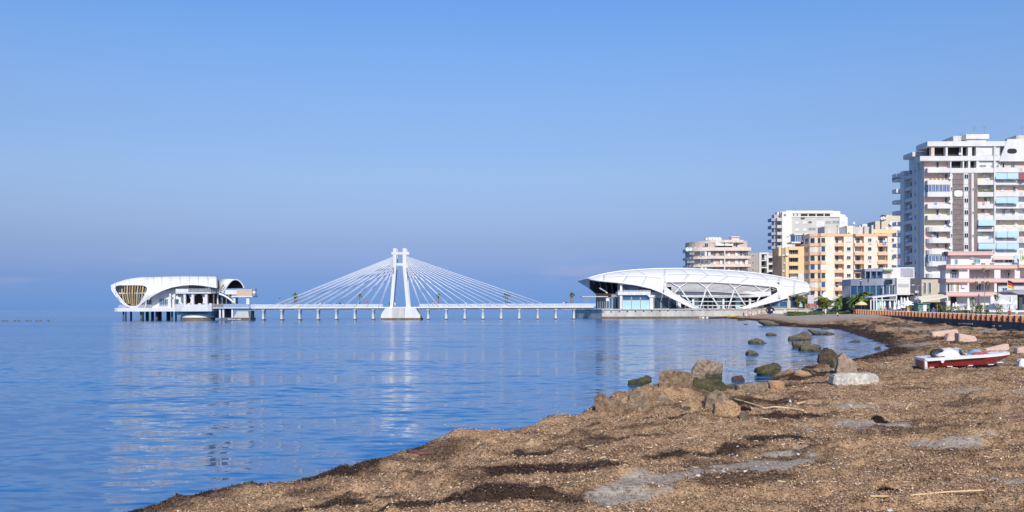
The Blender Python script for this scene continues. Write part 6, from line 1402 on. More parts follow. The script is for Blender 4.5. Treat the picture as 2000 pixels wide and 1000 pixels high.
tree(1558.5, 610, 300, 6.2, 1.6, 'slim climbing tree in front of the pavilion arch', seed=5, n=700, leaf=.18)
tree(1573, 606, 320, 4.5, 2.6, 'green shrub tree behind the billboard', seed=6, n=600)
tree(1594, 606, 300, 4.4, 1.7, 'small dark ball topped tree under the white tent', seed=7, n=500, mat=M('dark_leaf', (.04, .08, .03), .7, .4, 3))
for i, (px, py0, py1, Y, cr, lb) in enumerate(((1640, 607, 587, 250, 2.7, 'leftmost seafront palm near the white tents'), (1647, 606, 583, 256, 3.0, 'second seafront palm beside the white tents'), (1670.5, 605, 581.5, 224, 2.6, 'dark seafront palm left of the cream umbrella'), (1685, 605, 576, 221, 2.9, 'tallest seafront palm over the cream umbrella'), (1697, 605, 579, 219, 2.9, 'seafront palm in front of the grey restaurant'), (1660, 605, 584, 262, 2.2, 'small palm behind the parked cars'))):
    z0 = pz(Y); zt1 = P(px, py1, Y).z; palm(PX(px, Y), Y, z0, zt1 - z0 - .3, lb, cr * .92, 30 + i, FRN2 if i in (2, 5) else FRN, r=.24, group='palms along the promenade', fr=34)
for i, (px, pyt, Y, lb) in enumerate(((1900, 583, 196, 'round headed small palm before the pink hotel'), (1946, 578, 190, 'tilted small palm beside the folded white umbrella'), (1830, 593, 205, 'low dark palm under the cream awning'))):
    z0 = pz(Y); palm(PX(px, Y), Y, z0, P(px, pyt, Y).z - z0, lb, .85, 50 + i, FRN2, r=.1, group='small palms before the hotel', fr=26)
def shrub(px, pyb, Y, w, h, label, mat, seed):
    p = P(px, pyb, Y); rd = random.Random(seed); z = pz(Y); c = MB()
    for k in range(260):
        v = Vector((rd.gauss(0, .5) * w / 2, rd.gauss(0, .5) * w / 2, rd.uniform(0, 1) ** .8 * (P(px, pyb, Y).z - z + h))); q = Vector((p.x, Y, z)) + v; a = Vector((rd.uniform(-1, 1), rd.uniform(-1, 1), rd.uniform(-1, 1))).normalized() * .14; b = a.orthogonal().normalized() * .1
        c.add([q - a, q + b, q + a, q - b], [(0, 1, 2, 3)])
    t = tag(c.build('shrub', mat, None, loc=(p.x, Y, z)), label, 'shrub', 'planting along the promenade'); return t
GRS = M('shrub_green', (.16, .22, .06), .8, .4, 4)
for i, (px, Y, w, h, lb) in enumerate(((1850, 186, 3.2, 1.0, 'grey green low shrub bed left of the hotel door'), (1868, 186, 2.6, .8, 'low shrub bed before the hotel terrace'), (1890, 190, 1.8, 1.2, 'bright shrub left of the folded umbrella'), (1903, 188, 2.4, 1.6, 'leafy shrub below the round headed palm'), (1909, 168, .8, 1.0, 'left one of two clipped shrubs behind the balustrade'), (1916, 168, .8, 1.0, 'right one of two clipped shrubs behind the balustrade'), (1928, 165, .7, .9, 'clipped shrub nearest the folded umbrellas'), (1952, 170, 1.6, 1.9, 'dark shrub left of the open white umbrella'), (1774, 196, 1.8, .9, 'shrub behind the balustrade by the open umbrella'))): shrub(px, 606, Y, w, h, lb, GRS, 70 + i)
# ================================================================ umbrellas, tents, pergolas
UMW = M('white_canvas', (.82, .80, .79), .85, .04, 2); UMC = M('cream_canvas', (.80, .62, .34), .85, .05, 2); POLE = M('umbrella_pole', (.62, .60, .58), .5)
def closed_umbrella(px, pyt, Y, label, mat=None, w=.34):
    z = pz(Y); x = PX(px, Y); zt_ = P(px, pyt, Y).z; h = zt_ - z; t = thing('folded_umbrella', label, 'umbrella', (x, Y, z), 'folded umbrellas on the terrace')
    MB().tube([(x, Y, z), (x, Y, zt_)], .04, 6).build('pole', POLE, t); MB().lathe([(.3, 0), (.3, .1), (.05, .14)], (x, Y, z), 10).build('base', POLE, t)
    m = MB(); rows = []
    for k, (r, f) in enumerate(((.04, 1.0), (w * .5, .92), (w * .62, .75), (w * .55, .62), (w * .95, .42), (w * 1.05, .36))):
        rows.append([Vector((x + r * (1 + .22 * (i % 2)) * math.cos(i / 12 * math.tau), Y + r * (1 + .22 * (i % 2)) * math.sin(i / 12 * math.tau), z + h * f)) for i in range(13)])
    m.grid(rows).build('canopy', mat or UMW, t, True); return t
for px, pyt, Y, lb in ((1719, 588, 206, 'first folded white umbrella in front of the pergola'), (1727.5, 588, 206, 'second folded white umbrella in front of the pergola'), (1738, 588, 206, 'third folded white umbrella before the pergola'), (1747, 588, 204, 'fourth folded white umbrella at the pergola corner'), (1755, 586, 204, 'stout folded white umbrella right of the pergola'), (1760.5, 580, 210, 'tall folded white umbrella leftmost of the three behind'), (1766.5, 581, 210, 'tall folded white umbrella middle of the three behind'), (1772.5, 580, 210, 'tall folded white umbrella rightmost of the three behind'), (1862, 592, 195, 'folded white umbrella at the dark hotel doorway'), (1867, 590, 195, 'taller folded white umbrella beside the doorway one'), (1891, 582, 170, 'folded white umbrella with a red band before the hotel'), (1975, 577, 178, 'folded white umbrella behind the open one')):
    closed_umbrella(px, pyt, Y, lb)
closed_umbrella(1937.5, 577, 160, 'large folded white umbrella in the middle of the hotel terrace', w=.6); closed_umbrella(1912, 574, 186, 'folded purple umbrella against the hotel wall', M('purple_canvas', (.20, .12, .18), .85), .3)
def open_umbrella(px, pyt, pye, Y, w, label, mat=None, z=None, tilt=None, group='open umbrellas', n=8, spread=1.0):
    x = PX(px, Y); z = pz(Y) if z is None else z; zt_ = P(px, pyt, Y).z; ze = P(px, pye, Y).z; R = w / FPX * Y / 2
    t = thing('open_umbrella', label, 'umbrella', (x, Y, z), group); MB().tube([(x, Y, z), (x, Y, zt_)], .035, 6).build('pole', POLE, t)
    rows = [[Vector((x + R * f * math.cos(i / n * math.tau), Y + R * f * math.sin(i / n * math.tau), zt_ - (zt_ - ze) * f ** 1.15)) for i in range(n + 1)] for f in (.02, .35, .7, 1)] + [[Vector((x + R * math.cos(i / n * math.tau), Y + R * math.sin(i / n * math.tau), ze - .16)) for i in range(n + 1)]]
    MB().grid(rows).build('canopy', mat or UMW, t, solid=.02)
    m = MB()
    for i in range(n): a = i / n * math.tau; m.tube([(x, Y, zt_ - .1), (x + R * .98 * math.cos(a), Y + R * .98 * math.sin(a), ze)], .015, 4)
    m.build('ribs', POLE, t); return t
open_umbrella(1773.5, 586, 594.5, 200, 33, 'open white umbrella behind the folded ones', n=8); open_umbrella(1957, 583.5, 592.5, 166, 38, 'large open white umbrella before the hotel'); open_umbrella(1983, 587, 593.5, 172, 26, 'smaller open white umbrella at the right edge'); open_umbrella(1683, 588, 594.5, 216, 26, 'cream open umbrella under the palms', UMC)
open_umbrella(1788.5, 580, 584.5, 212, 9, 'small blue and white umbrella by the lamp post', M('blue_white_canvas', (.35, .42, .75), .8, .3, 5)); open_umbrella(1612.5, 602.5, 606.5, 252, 11, 'teal beach umbrella on the lawn', M('teal_canvas', (.05, .28, .30), .8))
def beach_z(x, y): return H1(x, y)
# white pagoda tent
YQ = 285; a = P(1616, 569, YQ); zl = P(1616, 588, YQ).z; tn = thing('pagoda_tent', 'white pagoda tent with a pointed top behind the far beach trees', 'tent', (a.x, YQ + 3, pz(YQ))); rows = []
for f, k in ((.02, 1), (.2, .66), (.45, .36), (.75, .12), (1, 0)): rows.append([Vector((a.x + sx_ * 3.2 * f, YQ + 3 + sy_ * 3.2 * f, zl + (a.z - zl) * k)) for sx_, sy_ in ((-1, -1), (1, -1), (1, 1), (-1, 1), (-1, -1))])
MB().grid(rows).build('canopy', UMW, tn, solid=.03)
for sx_, sy_ in ((-1, -1), (1, -1), (1, 1), (-1, 1)): pbox('leg', METAL, tn, a.x + sx_ * 3.1 - .06, YQ + 3 + sy_ * 3.1 - .06, pz(YQ), a.x + sx_ * 3.1 + .06, YQ + 3 + sy_ * 3.1 + .06, zl)
pbox('side_wall', UMW, tn, a.x - 3.1, YQ + 6, pz(YQ), a.x + 3.1, YQ + 6.05, zl)
for i, (px, pyt, pye, Y, w, lb) in enumerate(((1632, 590, 597, 262, 26, 'white canopy right of the pagoda tent'), (1598, 583, 592, 300, 26, 'white canopy left behind the pagoda tent'))): open_umbrella(px, pyt, pye, Y, w, lb, n=4, group='white canopies by the far beach')
# restaurant pergola
YG2 = 212; pe = thing('terrace_pergola', 'white steel pergola in front of the grey glass restaurant', 'pergola', (PX(1726, YG2), YG2, pz(YG2))); FG = Fac(pe, YG2)
for px in (1700, 1706, 1711, 1722, 1750): FG.box('post', METAL, px, 585 if px < 1705 else (579 if px < 1715 else 577), px + 2, 606, 0, .25)
FG.box('beam', METAL, 1704, 585, 1752, 586.6, -.05, .28); m = MB(); A1, B1 = P(1704, 580, YG2 - .1), P(1752, 575, YG2 - .1)
m.add([A1, B1, B1 + Vector((0, 0, -.28)), A1 + Vector((0, 0, -.28)), A1 + Vector((0, 5, .1)), B1 + Vector((0, 5, .1)), B1 + Vector((0, 5, -.2)), A1 + Vector((0, 5, -.2))], [(0, 1, 2, 3), (0, 4, 5, 1), (3, 2, 6, 7), (4, 7, 6, 5), (1, 5, 6, 2), (0, 3, 7, 4)]); m.build('roof', METAL, pe)
for k in range(5): FG.box('glass_panel', GLASS if k > 1 else FROST, 1712 + k * 7.8, 587, 1719 + k * 7.8, 605, .6, .7)
FG.box('wall', M('terrace_back', (.20, .19, .20), .8), 1704, 577, 1752, 606, 4, 4.3)
# cream awning by the tower
YW = 205; aw = thing('cream_awning', 'long cream awning on posts at the foot of the tower', 'awning', (PX(1825, YW), YW, pz(YW))); FA = Fac(aw, YW); m = MB(); A1, B1 = P(1799, 587, YW), P(1852, 578.5, YW)
m.add([A1, B1, B1 + Vector((0, 0, -.25)), A1 + Vector((0, 0, -.35)), A1 + Vector((0, 3, .9)), B1 + Vector((0, 3, .5))], [(0, 1, 2, 3), (0, 4, 5, 1)]); m.build('canopy', M('cream_awning_cloth', (.76, .68, .52), .8), aw, solid=.04)
FA.box('post', CAPM, 1849.5, 580, 1852, 606, -.1, .1); FA.box('post', CAPM, 1799, 588, 1801, 606, -.1, .1); FA.box('dark_back', DARK, 1803, 590, 1848, 606, 2.8, 3)
# dark canopy at the right edge
YD = 152; dc = thing('grey_canopy_kiosk', 'grey roofed canopy kiosk cut by the right edge of the view', 'kiosk', (PX(1995, YD), YD, pz(YD))); FD = Fac(dc, YD)
MB().yext([(P(a, b, YD).x, P(a, b, YD).z) for a, b in ((1975, 570), (1990, 575), (2070, 576), (2070, 565), (2000, 565.5))], YD, YD + 5).build('roof', M('lilac_grey_roof', (.36, .35, .39), .6), dc); FD.box('post', M('kiosk_dark', (.07, .07, .08), .6), 1991, 575, 1997, 606, .6, 1.2); FD.box('back_wall', M('kiosk_blue', (.10, .14, .22), .5), 1997, 576, 2060, 606, 2, 2.3)
# green kiosk
YJ = 186; kk = thing('green_kiosk', 'teal green market kiosk with a white panel behind the balustrade', 'kiosk', (PX(1805, YJ), YJ, pz(YJ))); FK = Fac(kk, YJ); TG = M('teal_green_paint', (.04, .20, .17), .5); FK.box('body', TG, 1793, 594, 1816, 608, 0, 2); FK.box('counter', TG, 1792, 591.5, 1817, 594, -.3, 2.3); FK.box('white_panel', WHITE, 1803, 595, 1810, 608, -.1, 0)
for y in (597, 600.5): FK.box('shelf_edge', METAL, 1793.5, y, 1802, y + .5, -.05, 0)
# billboard and MOJO letters
YL = 280; bb = thing('billboard', 'blank light grey billboard on a post beside the pavilion tip', 'billboard', (PX(1583.5, YL), YL, pz(YL))); FL = Fac(bb, YL); FL.box('panel', M('light_grey_panel', (.56, .55, .58), .6), 1577.6, 576, 1589.6, 593, 0, .3); FL.box('post', GREYM, 1582.5, 593, 1584.5, 610, .05, .25); FL.box('side_lamp', METAL, 1590.5, 574, 1594.5, 580, .1, .3)
sn = thing('letter_sign', 'red and orange letter sign reading MOJO below the billboard', 'sign', (PX(1582, YL - 2), YL - 2, pz(YL))); FS = Fac(sn, YL - 2); FS.box('rail', METAL, 1572, 599.6, 1592, 600.2, 0, .15)
a = P(1572.3, 599.6, YL - 2); letters('MOJO', M('orange_red_letter', (.80, .22, .03), .5, .1), sn, a.x, YL - 2.05, a.z, 1.32, ext=.06)
for px in (1574, 1590): FS.box('leg', METAL, px, 600.2, px + .6, 606, 0, .12)
# lamp posts, flag, masts
def lamp(px, pyt, Y, label, arms=2):
    x = PX(px, Y); z = pz(Y); zt_ = P(px, pyt, Y).z; t = thing('street_lamp', label, 'street lamp', (x, Y, z), 'street lamps on the promenade'); MB().tube([(x, Y, z), (x, Y, zt_)], [.09, .05], 8).build('post', GREYM, t)
    for s in ((-1, 1) if arms == 2 else (-1,)): MB().tube([(x, Y, zt_ - .1), (x + s * .8, Y, zt_ + .05)], .035, 5).build('arm', GREYM, t); pbox('lamp_head', METAL, t, x + s * .75, Y - .12, zt_ - .02, x + s * 1.25, Y + .12, zt_ + .12)
lamp(1712, 524, 215, 'tall lamp post before the grey restaurant'); lamp(1792.5, 557, 190, 'double armed lamp post right of the cream cube'); lamp(1629, 556, 260, 'lamp post in front of the orange block'); lamp(1689, 548, 224, 'slim lamp post at the left end of the restaurant', 1); lamp(1923, 553, 172, 'thin lamp post before the hotel', 1)
YFl = 165; x = PX(1968, YFl); fl = thing('flag_pole', 'flag pole with a black red and gold flag on the hotel terrace', 'flag', (x, YFl, pz(YFl))); zf = P(1968, 546, YFl).z; MB().tube([(x, YFl, pz(YFl)), (x, YFl, zf + .1)], .04, 6).build('pole', METAL, fl)
for k, c in enumerate(((.02, .02, .02), (.62, .03, .03), (.80, .50, .02))):
    rows = [[Vector((x + i * .14, YFl + .10 * math.sin(i * .9), zf - .42 * j - .42 * k - .075 * i - .04 * math.sin(i * 1.1))) for j in (0, 1)] for i in range(9)]; MB().grid(rows).build('flag_stripe', M('flag_' + ('black', 'red', 'gold')[k], c, .8), fl, True, solid=.01)
# ================================================================ cars
def car(px, Y, z, ln, h, col, label, rz=0.0, van=False):
    x = PX(px, Y); t = thing('parked_car', label, 'car', (x, Y, z), 'cars parked by the far beach', rz); b = Vector((x, Y, z)); hl = ln / 2; w = .85
    prof = [(-hl, .3), (-hl, .75), (-hl + .5, .88), (-hl * .45, .95), (-hl * .1, h), (hl * .55, h), (hl * .85, .98), (hl, .9), (hl, .3)] if not van else [(-hl, .3), (-hl, .95), (-hl + .5, 1.1), (-hl * .6, h), (hl * .95, h), (hl, h - .2), (hl, .3)]
    MB().yext([(x + a, z + c) for a, c in prof], Y - w, Y + w).build('body', M('car_' + label.split()[0], col, .25, .05, spec=.7), t)
    gl = [(-hl * .40, .98), (-hl * .1, h - .08), (hl * .5, h - .08), (hl * .75, 1.0)] if not van else [(-hl * .75, 1.15), (-hl * .55, h - .12), (hl * .3, h - .12), (hl * .3, 1.15)]
    MB().yext([(x + a, z + c) for a, c in gl], Y - w - .02, Y - w + .05).build('side_window', GLASS, t)
    for s in (-.62, .62):
        m = MB().tube([(x + s * hl, Y - w - .03, z + .32), (x + s * hl, Y - w + .2, z + .32)], .32, 12); wl2 = m.build('wheel', RUB, t); MB().tube([(x + s * hl, Y - w - .05, z + .32), (x + s * hl, Y - w + .1, z + .32)], .17, 10).build('rim', GREYM, wl2)
    pbox('headlight', METAL, t, x - hl - .02, Y - w + .1, z + .65, x - hl + .05, Y - w + .4, z + .8); return t
car(1653, 246, pz(246), 4.4, 1.45, (.03, .04, .06), 'navy estate car parked above the lawn'); car(1673, 240, pz(240), 4.6, 2.0, (.75, .75, .75), 'white van with a pink patch beside the balustrade end', van=True); car(1694, 228, pz(228), 4.4, 1.5, (.03, .04, .07), 'black car under the cream umbrella'); car(1597, 268, pz(268) - .3, 4.0, 1.4, (.45, .47, .5), 'silver car behind the lawn'); car(1630, 262, pz(262), 4.0, 1.45, (.28, .24, .22), 'grey brown car below the white canopies')
# ================================================================ people
SKIN = [M('skin_tan', (.56, .30, .19), .6, .05), M('skin_light', (.66, .42, .31), .6, .05), M('skin_brown', (.32, .17, .10), .6, .05)]
CLO = {k: M('cloth_' + k, c, .85, .06) for k, c in dict(red=(.6, .06, .05), black=(.02, .02, .025), white=(.78, .77, .75), blue=(.07, .12, .45), pink=(.7, .3, .36), green=(.08, .40, .16), orange=(.75, .28, .08), teal=(.06, .32, .34), violet=(.25, .2, .55), khaki=(.35, .3, .2)).items()}
HAIR = [M('hair_dark', (.02, .014, .01), .6, .1), M('hair_brown', (.10, .05, .025), .6, .1)]
def pose_mesh(kind):
    hd = [((0, 0, .98), .15), ((0, 0, 1.18), .13), ((0, 0, 1.38), .16), ((0, 0, 1.50), .06), ((0, -.01, 1.58), .085), ((0, -.015, 1.68), .10), ((0, -.01, 1.76), .06)]
    arms = [((.19, 0, 1.42), .065), ((.25, .03, 1.14), .05), ((.26, -.05, .90), .038), ((.26, -.09, .80), .03)]
    legs = [((.10, 0, .92), .10), ((.11, -.02, .50), .07), ((.11, .03, .09), .048), ((.12, -.14, .035), .035)]
    V = []; Eg = []; lab = []
    def add(p, r): V.append((Vector(p), r)); return len(V) - 1
    ids = [add(*h) for h in hd]
    for a, b, s in zip(ids[:-1], ids[1:], (1, 1, 1, 0, 0, 3)): Eg.append((a, b)); lab.append(s)
    for sg in (1, -1):
        pr = ids[2]; first_ = True
        for k, (p, r) in enumerate(arms):
            q = Vector((p[0] * sg, p[1], p[2]))
            if kind == 'walk': q.y += sg * .18 * (1.42 - q.z)
            i = add(q, r); Eg.append((pr, i)); lab.append(1 if k < 2 else 0); pr = i
        pr = ids[0]
        for k, (p, r) in enumerate(legs):
            q = Vector((p[0] * sg, p[1], p[2]))
            if kind == 'walk': q.y -= sg * .38 * (.95 - q.z)
            if kind == 'sit':
                q = [Vector((.12 * sg, -.05, .90)), Vector((.17 * sg, -.42, 1.16)), Vector((.17 * sg, -.70, .86)), Vector((.17 * sg, -.86, .85))][k]
            i = add(q, r); Eg.append((pr, i)); lab.append(2 if k < 2 else 0); pr = i
    if kind == 'sit': V = [(v - Vector((0, 0, .80)), r) for v, r in V]
    me = bpy.data.meshes.new('pose'); me.from_pydata([v for v, r in V], Eg, []); o = bpy.data.objects.new('pose', me); COL.objects.link(o)
    o.modifiers.new('skin', 'SKIN'); o.modifiers.new('sub', 'SUBSURF').levels = 1
    for i, (v, r) in enumerate(V): me.skin_vertices[0].data[i].radius = (r, r * (.72 if i in (1, 2) else 1)); me.skin_vertices[0].data[i].use_root = (i == 0)
    dg = bpy.context.evaluated_depsgraph_get(); out = bpy.data.meshes.new_from_object(o.evaluated_get(dg)); bpy.data.objects.remove(o)
    for p in out.polygons:
        c = p.center; best = min(range(len(Eg)), key=lambda e: seg_d(c, V[Eg[e][0]][0], V[Eg[e][1]][0])); p.material_index = lab[best]; p.use_smooth = True
    return out
def seg_d(p, a, b):
    d = b - a; t = max(0, min(1, (p - a).dot(d) / max(d.length_squared, 1e-9))); return (p - a - d * t).length
POSES = {k: pose_mesh(k) for k in ('stand', 'walk', 'sit')}
hm = MB(); hm.lathe([(.09, 1.66), (.115, 1.70), (.11, 1.77), (.06, 1.82), (.01, 1.83)], (0, .012, 0), 10)
def person(x, y, z, kind, top, bot, label, sk=0, rz=0.0, scale=1.0, hair=0, group='people by the water'):
    me = POSES[kind].copy()
    for m in (SKIN[sk], CLO[top] if top else SKIN[sk], CLO[bot], HAIR[hair]): me.materials.append(m)
    me.name = 'person'; o = bpy.data.objects.new('person', me); COL.objects.link(o); o.location = (x, y, z); o.rotation_euler = (0, 0, rz); o.scale = (scale,) * 3
    if 'hair' not in BOXES:
        h = bpy.data.meshes.new('hair'); h.from_pydata(hm.v, [], hm.f); BOXES['hair'] = h; h.materials.append(HAIR[0])
    c = bpy.data.objects.new('hair', BOXES['hair']); COL.objects.link(c); c.parent = o; c.location = (0, 0, -.80 if kind == 'sit' else 0)
    return tag(o, label, 'person', group)
for px, kind, top, bot, lb in ((561, 'walk', 'orange', 'khaki', 'person in orange on the footbridge left of the twin palms'), (625, 'stand', 'white', 'khaki', 'person in pale clothes on the left span of the footbridge'), (664, 'walk', 'black', 'black', 'person in black beside the green one on the footbridge'), (671, 'stand', 'green', 'white', 'person in a green top leaning on the footbridge rail'), (771.5, 'stand', 'white', 'white', 'person in white standing between the pylon legs'), (761, 'walk', 'black', 'black', 'person in black at the left pylon leg'), (845, 'walk', 'white', 'black', 'person in white just left of the single right palm'), (909, 'walk', 'white', 'black', 'person in white in the middle of the right span'), (983, 'stand', 'white', 'red', 'person in white left of the middle palm pair'), (957, 'walk', 'pink', 'black', 'person in pink among the cables of the right span'), (1101, 'walk', 'white', 'blue', 'left person of two near the last palm pair'), (1105.5, 'stand', 'black', 'black', 'dark dressed person of two near the last palm pair'), (996, 'walk', 'blue', 'black', 'person in blue right of the middle palm pair')):
    p = P(px, 600, YB + 1.9); person(p.x, p.y, zd1, kind, top, bot, lb, rz=random.uniform(-.5, .5), group='people on the footbridge', scale=.95)
p = P(716.5, 592, YB + 2); t = thing('red_parasol', 'red parasol held above the footbridge left of the pylon', 'parasol', (p.x, p.y, zd1)); MB().tube([(p.x, p.y, zd1), (p.x, p.y, zd1 + 1.9)], .03, 5).build('pole', POLE, t); MB().lathe([(.6, 1.45), (.45, 1.75), (.02, 1.95)], (p.x, p.y, zd1), 10).build('canopy', CLO['red'], t)
p = P(546, 582, YB + 2); t = thing('red_balloon', 'red balloon on a thin string above the left span', 'balloon', (p.x, p.y, zd1)); MB().lathe([(.02, -.35), (.2, -.2), (.32, 0), (.22, .22), (.02, .32)], p, 10).build('balloon', CLO['red'], t, True); MB().tube([(p.x, p.y, p.z - .35), (p.x + .2, p.y, zd1)], .01, 4).build('string', POLE, t)
def beach_person(px, pyb, kind, top, bot, lb, sk=0, Y=None, rz=None, group='bathers on the far beach'):
    if Y is None: g = G(px, pyb)
    else: g = P(px, pyb, Y); g.z = H1(g.x, Y)
    return person(g.x, g.y, g.z, kind, top, bot, lb, sk, rz=random.uniform(-.8, .8) if rz is None else rz, group=group)
for px, py, kind, top, bot, lb, sk in ((1553.5, 617, 'walk', 'red', 'black', 'walker in red shorts and shirt on the sand below the arch', 0), (1576.5, 614.5, 'walk', None, 'white', 'bare chested person carrying a white towel by the lawn', 1), (1608, 615.5, 'stand', None, 'black', 'bare chested person under the teal umbrella', 0), (1612.5, 615.8, 'stand', 'white', 'white', 'small pale dressed person beside the teal umbrella', 1), (1635.5, 617.5, 'sit', None, 'black', 'sunbather sitting alone on the pale sand', 1), (1533, 613.5, 'stand', 'white', 'white', 'pale person against the quay wall right of the umbrella', 1)): beach_person(px, py, kind, top, bot, lb, sk)
crowd = ((1452, 620.0, 302, 'stand', 'blue', 'black', 'bather in a blue top at the left end of the crowd', 0), (1456, 620.3, 304, 'sit', None, 'violet', 'seated bather in violet trunks beside the blue top', 0), (1461, 618.5, 306, 'stand', 'pink', 'pink', 'bather in pink standing at the back of the crowd', 1), (1464, 619.8, 301, 'sit', None, 'black', 'seated bather in black trunks near the white chairs', 0), (1468, 619.5, 301, 'stand', None, 'red', 'standing bather in red trunks near the white chairs', 1), (1473, 620, 301, 'sit', None, 'white', 'seated bather in white trunks in the middle of the crowd', 1), (1479, 618.5, 303, 'stand', None, 'orange', 'tanned bather in orange trunks in the middle of the crowd', 0), (1487, 618, 304, 'stand', None, 'blue', 'tanned bather in blue trunks left of the navy umbrella', 0), (1485, 621.5, 298, 'sit', None, 'red', 'seated bather in red trunks at the water edge', 0), (1493, 621.5, 298, 'sit', None, 'orange', 'seated bather in orange trunks at the water edge', 0), (1498.5, 618, 302, 'stand', None, 'black', 'tanned bather standing before the navy umbrella', 0), (1507, 617.5, 303, 'stand', 'white', 'black', 'person in a white top right of the navy umbrella', 2), (1490, 619.5, 300, 'sit', 'teal', 'black', 'seated bather in a teal top in the crowd', 0), (1465, 616, 308, 'stand', 'white', 'white', 'person in white furthest back in the crowd', 1))
for px, py, Y, kind, top, bot, lb, sk in crowd: beach_person(px, py, kind, top, bot, lb, sk, Y, group='crowd of bathers by the quay')
for px, Y, top, bot, lb in ((1720.5, 200, 'green', 'black', 'person in green behind the balustrade by the pergola'), (1729, 200, 'orange', 'black', 'person in orange between the folded umbrellas'), (1736.5, 198, 'blue', 'black', 'person in blue before the pergola'), (1812, 176, 'black', 'black', 'person in black behind the balustrade by the green kiosk'), (1823, 176, 'blue', 'blue', 'person in a blue shirt right of the green kiosk'), (1971.5, 140, 'red', 'black', 'person in a bright red shirt behind the balustrade'), (1986, 138, 'white', 'red', 'person in a white vest at the right end of the balustrade'), (1635, 246, 'red', 'white', 'person in red beside the parked cars'), (1619, 250, 'white', 'black', 'person in white right of the teal umbrella'), (1774, 188, 'orange', 'white', 'person in orange below the open white umbrella'), (1798, 180, 'khaki', 'green', 'person in khaki left of the green kiosk')):
    person(PX(px, Y), Y, pz(Y), 'stand', top, bot, lb, sk=random.randrange(2), rz=random.uniform(-1, 1), group='people on the promenade')
# navy umbrella tipped on its side, chairs, kayak, rowing boats
g = P(1504, 613, 304); gz = H1(g.x, 304); t = thing('tipped_umbrella', 'navy blue beach umbrella tipped on its side in the crowd', 'umbrella', (g.x, 304, gz)); NV = M('navy_canvas', (.012, .018, .05), .7, .2, 4); rows = []
ax = Vector((-.25, -.75, .60)).normalized(); u = ax.cross(Vector((0, 0, 1))).normalized(); v = ax.cross(u); c0 = Vector((g.x, 304, gz + 1.45))
for f in (.02, .3, .6, .85, 1): rows.append([c0 - ax * (f * f * .8 - .4) + (u * math.cos(i / 8 * math.tau) + v * math.sin(i / 8 * math.tau)) * 1.5 * f for i in range(9)])
MB().grid(rows).build('canopy', NV, t, solid=.02); MB().tube([c0 + ax * .4, c0 - ax * 1.9 + Vector((0, 0, -.4))], .03, 5).build('pole', POLE, t)
def chair(px, Y, label):
    g = P(px, 618, Y); z = H1(g.x, Y); t = thing('beach_chair', label, 'chair', (g.x, Y, z), 'white chairs of the bathers'); x, y = g.x, Y
    pbox('seat', WHITE, t, x - .25, y - .25, z + .38, x + .25, y + .25, z + .43); pbox('backrest', WHITE, t, x - .25, y + .22, z + .43, x + .25, y + .27, z + .95)
    for a in (-.24, .2):
        for b in (-.24, .2): pbox('leg', WHITE, t, x + a, y + b, z - .05, x + a + .04, y + b + .04, z + .38)
chair(1458, 302.5, 'left white plastic chair among the bathers'); chair(1470.5, 302.5, 'middle white plastic chair among the bathers'); chair(1512, 301, 'white plastic chair right of the navy umbrella'); chair(1476, 305, 'white plastic chair at the back of the bathers')
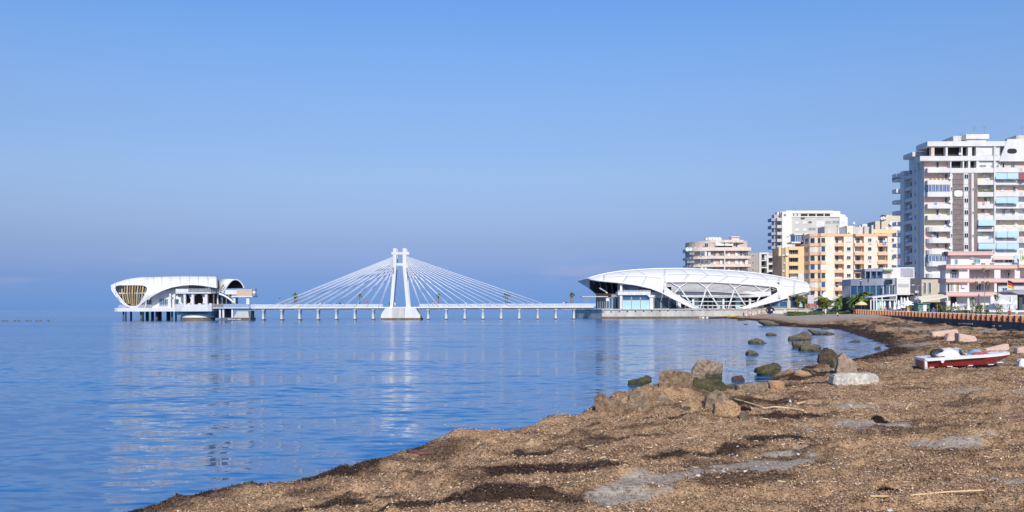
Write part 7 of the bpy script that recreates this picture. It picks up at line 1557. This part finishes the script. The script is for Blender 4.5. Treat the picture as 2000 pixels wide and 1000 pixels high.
def small_boat(px0, px1, pyb, Y, col, label, name, h=.5, tilt=.06, w=.55):
    a, b = PX(px0, Y), PX(px1, Y); L = b - a; z = max(H1((a + b) / 2, Y), .02); t = thing(name, label, 'boat', ((a + b) / 2, Y, z)); rows = []
    for i in range(11):
        s = i / 10; k = math.sin(math.pi * (.06 + .88 * s)) ** .5; x = a + L * s; zz = z + L * tilt * s + .12 * (2 * s - 1) ** 2
        rows.append([Vector((x, Y - w * k, zz + h)), Vector((x, Y - w * .7 * k, zz + h * .35)), Vector((x, Y, zz)), Vector((x, Y + w * .7 * k, zz + h * .35)), Vector((x, Y + w * k, zz + h))])
    MB().grid(rows).build('hull', M('paint_' + label.split()[0], col, .5, .15, 3), t, True, solid=.05)
    MB().tube([r[0] for r in rows], .05, 5).build('gunwale', M('paint_' + label.split()[0], col, .5, .15, 3), t); MB().tube([r[4] for r in rows], .05, 5).build('gunwale', M('paint_' + label.split()[0], col, .5, .15, 3), t)
    for s in (3, 7): p = rows[s]; MB().add([p[0] + Vector((-.12, 0, -.1)), p[0] + Vector((.12, 0, -.1)), p[4] + Vector((.12, 0, -.1)), p[4] + Vector((-.12, 0, -.1))], [(0, 1, 2, 3)]).build('thwart', WOOD, t, solid=.04)
small_boat(1420, 1445, 619, 309, (.78, .50, .03), 'yellow kayak drawn up under the quay wall', 'kayak', .42, .10, .4); small_boat(1398, 1426, 620, 312, (.25, .09, .07), 'brown wooden rowing boat left of the yellow kayak', 'rowing_boat', .6, .05); small_boat(1384, 1402, 621, 313, (.32, .11, .09), 'reddish small boat in the water by the quay', 'rowing_boat', .5, .0); small_boat(445, 470, 624, YP - 1.2, (.75, .74, .72), 'white dinghy moored below the pier stairs', 'dinghy', .45, .0, .6)
for i, px in enumerate((1367, 1373, 1381)):
    p = P(px, 621.5, 314); tag(MB().lathe([(.05, -.4), (.42, -.25), (.5, .05), (.4, .35), (.05, .5)], (p.x, 314, .15), 10).build('mooring_buoy', M('buoy_' + ('orange', 'white', 'cream')[i], ((.75, .35, .08), (.8, .8, .75), (.78, .74, .6))[i], .5), None, True, loc=(p.x, 314, .15)), ('orange', 'white', 'cream')[i] + ' round buoy floating below the quay', 'buoy', 'buoys below the quay')
DUCK = M('grey_buoy', (.12, .12, .13), .6)
for i, px in enumerate((5, 12, 29, 37, 52, 59, 71, 78.5, 94)):
    p = P(px, 627, 292); tag(MB().lathe([(.05, -.3), (.36, -.2), (.42, .05), (.3, .3), (.05, .38)], (p.x, 292, .05), 8).build('float', DUCK, None, True, loc=(p.x, 292, .05)), ['first', 'second', 'third', 'fourth', 'fifth', 'sixth', 'seventh', 'eighth', 'ninth'][i] + ' dark float from the left edge in the row on the water', 'float', 'row of dark floats at the far left')
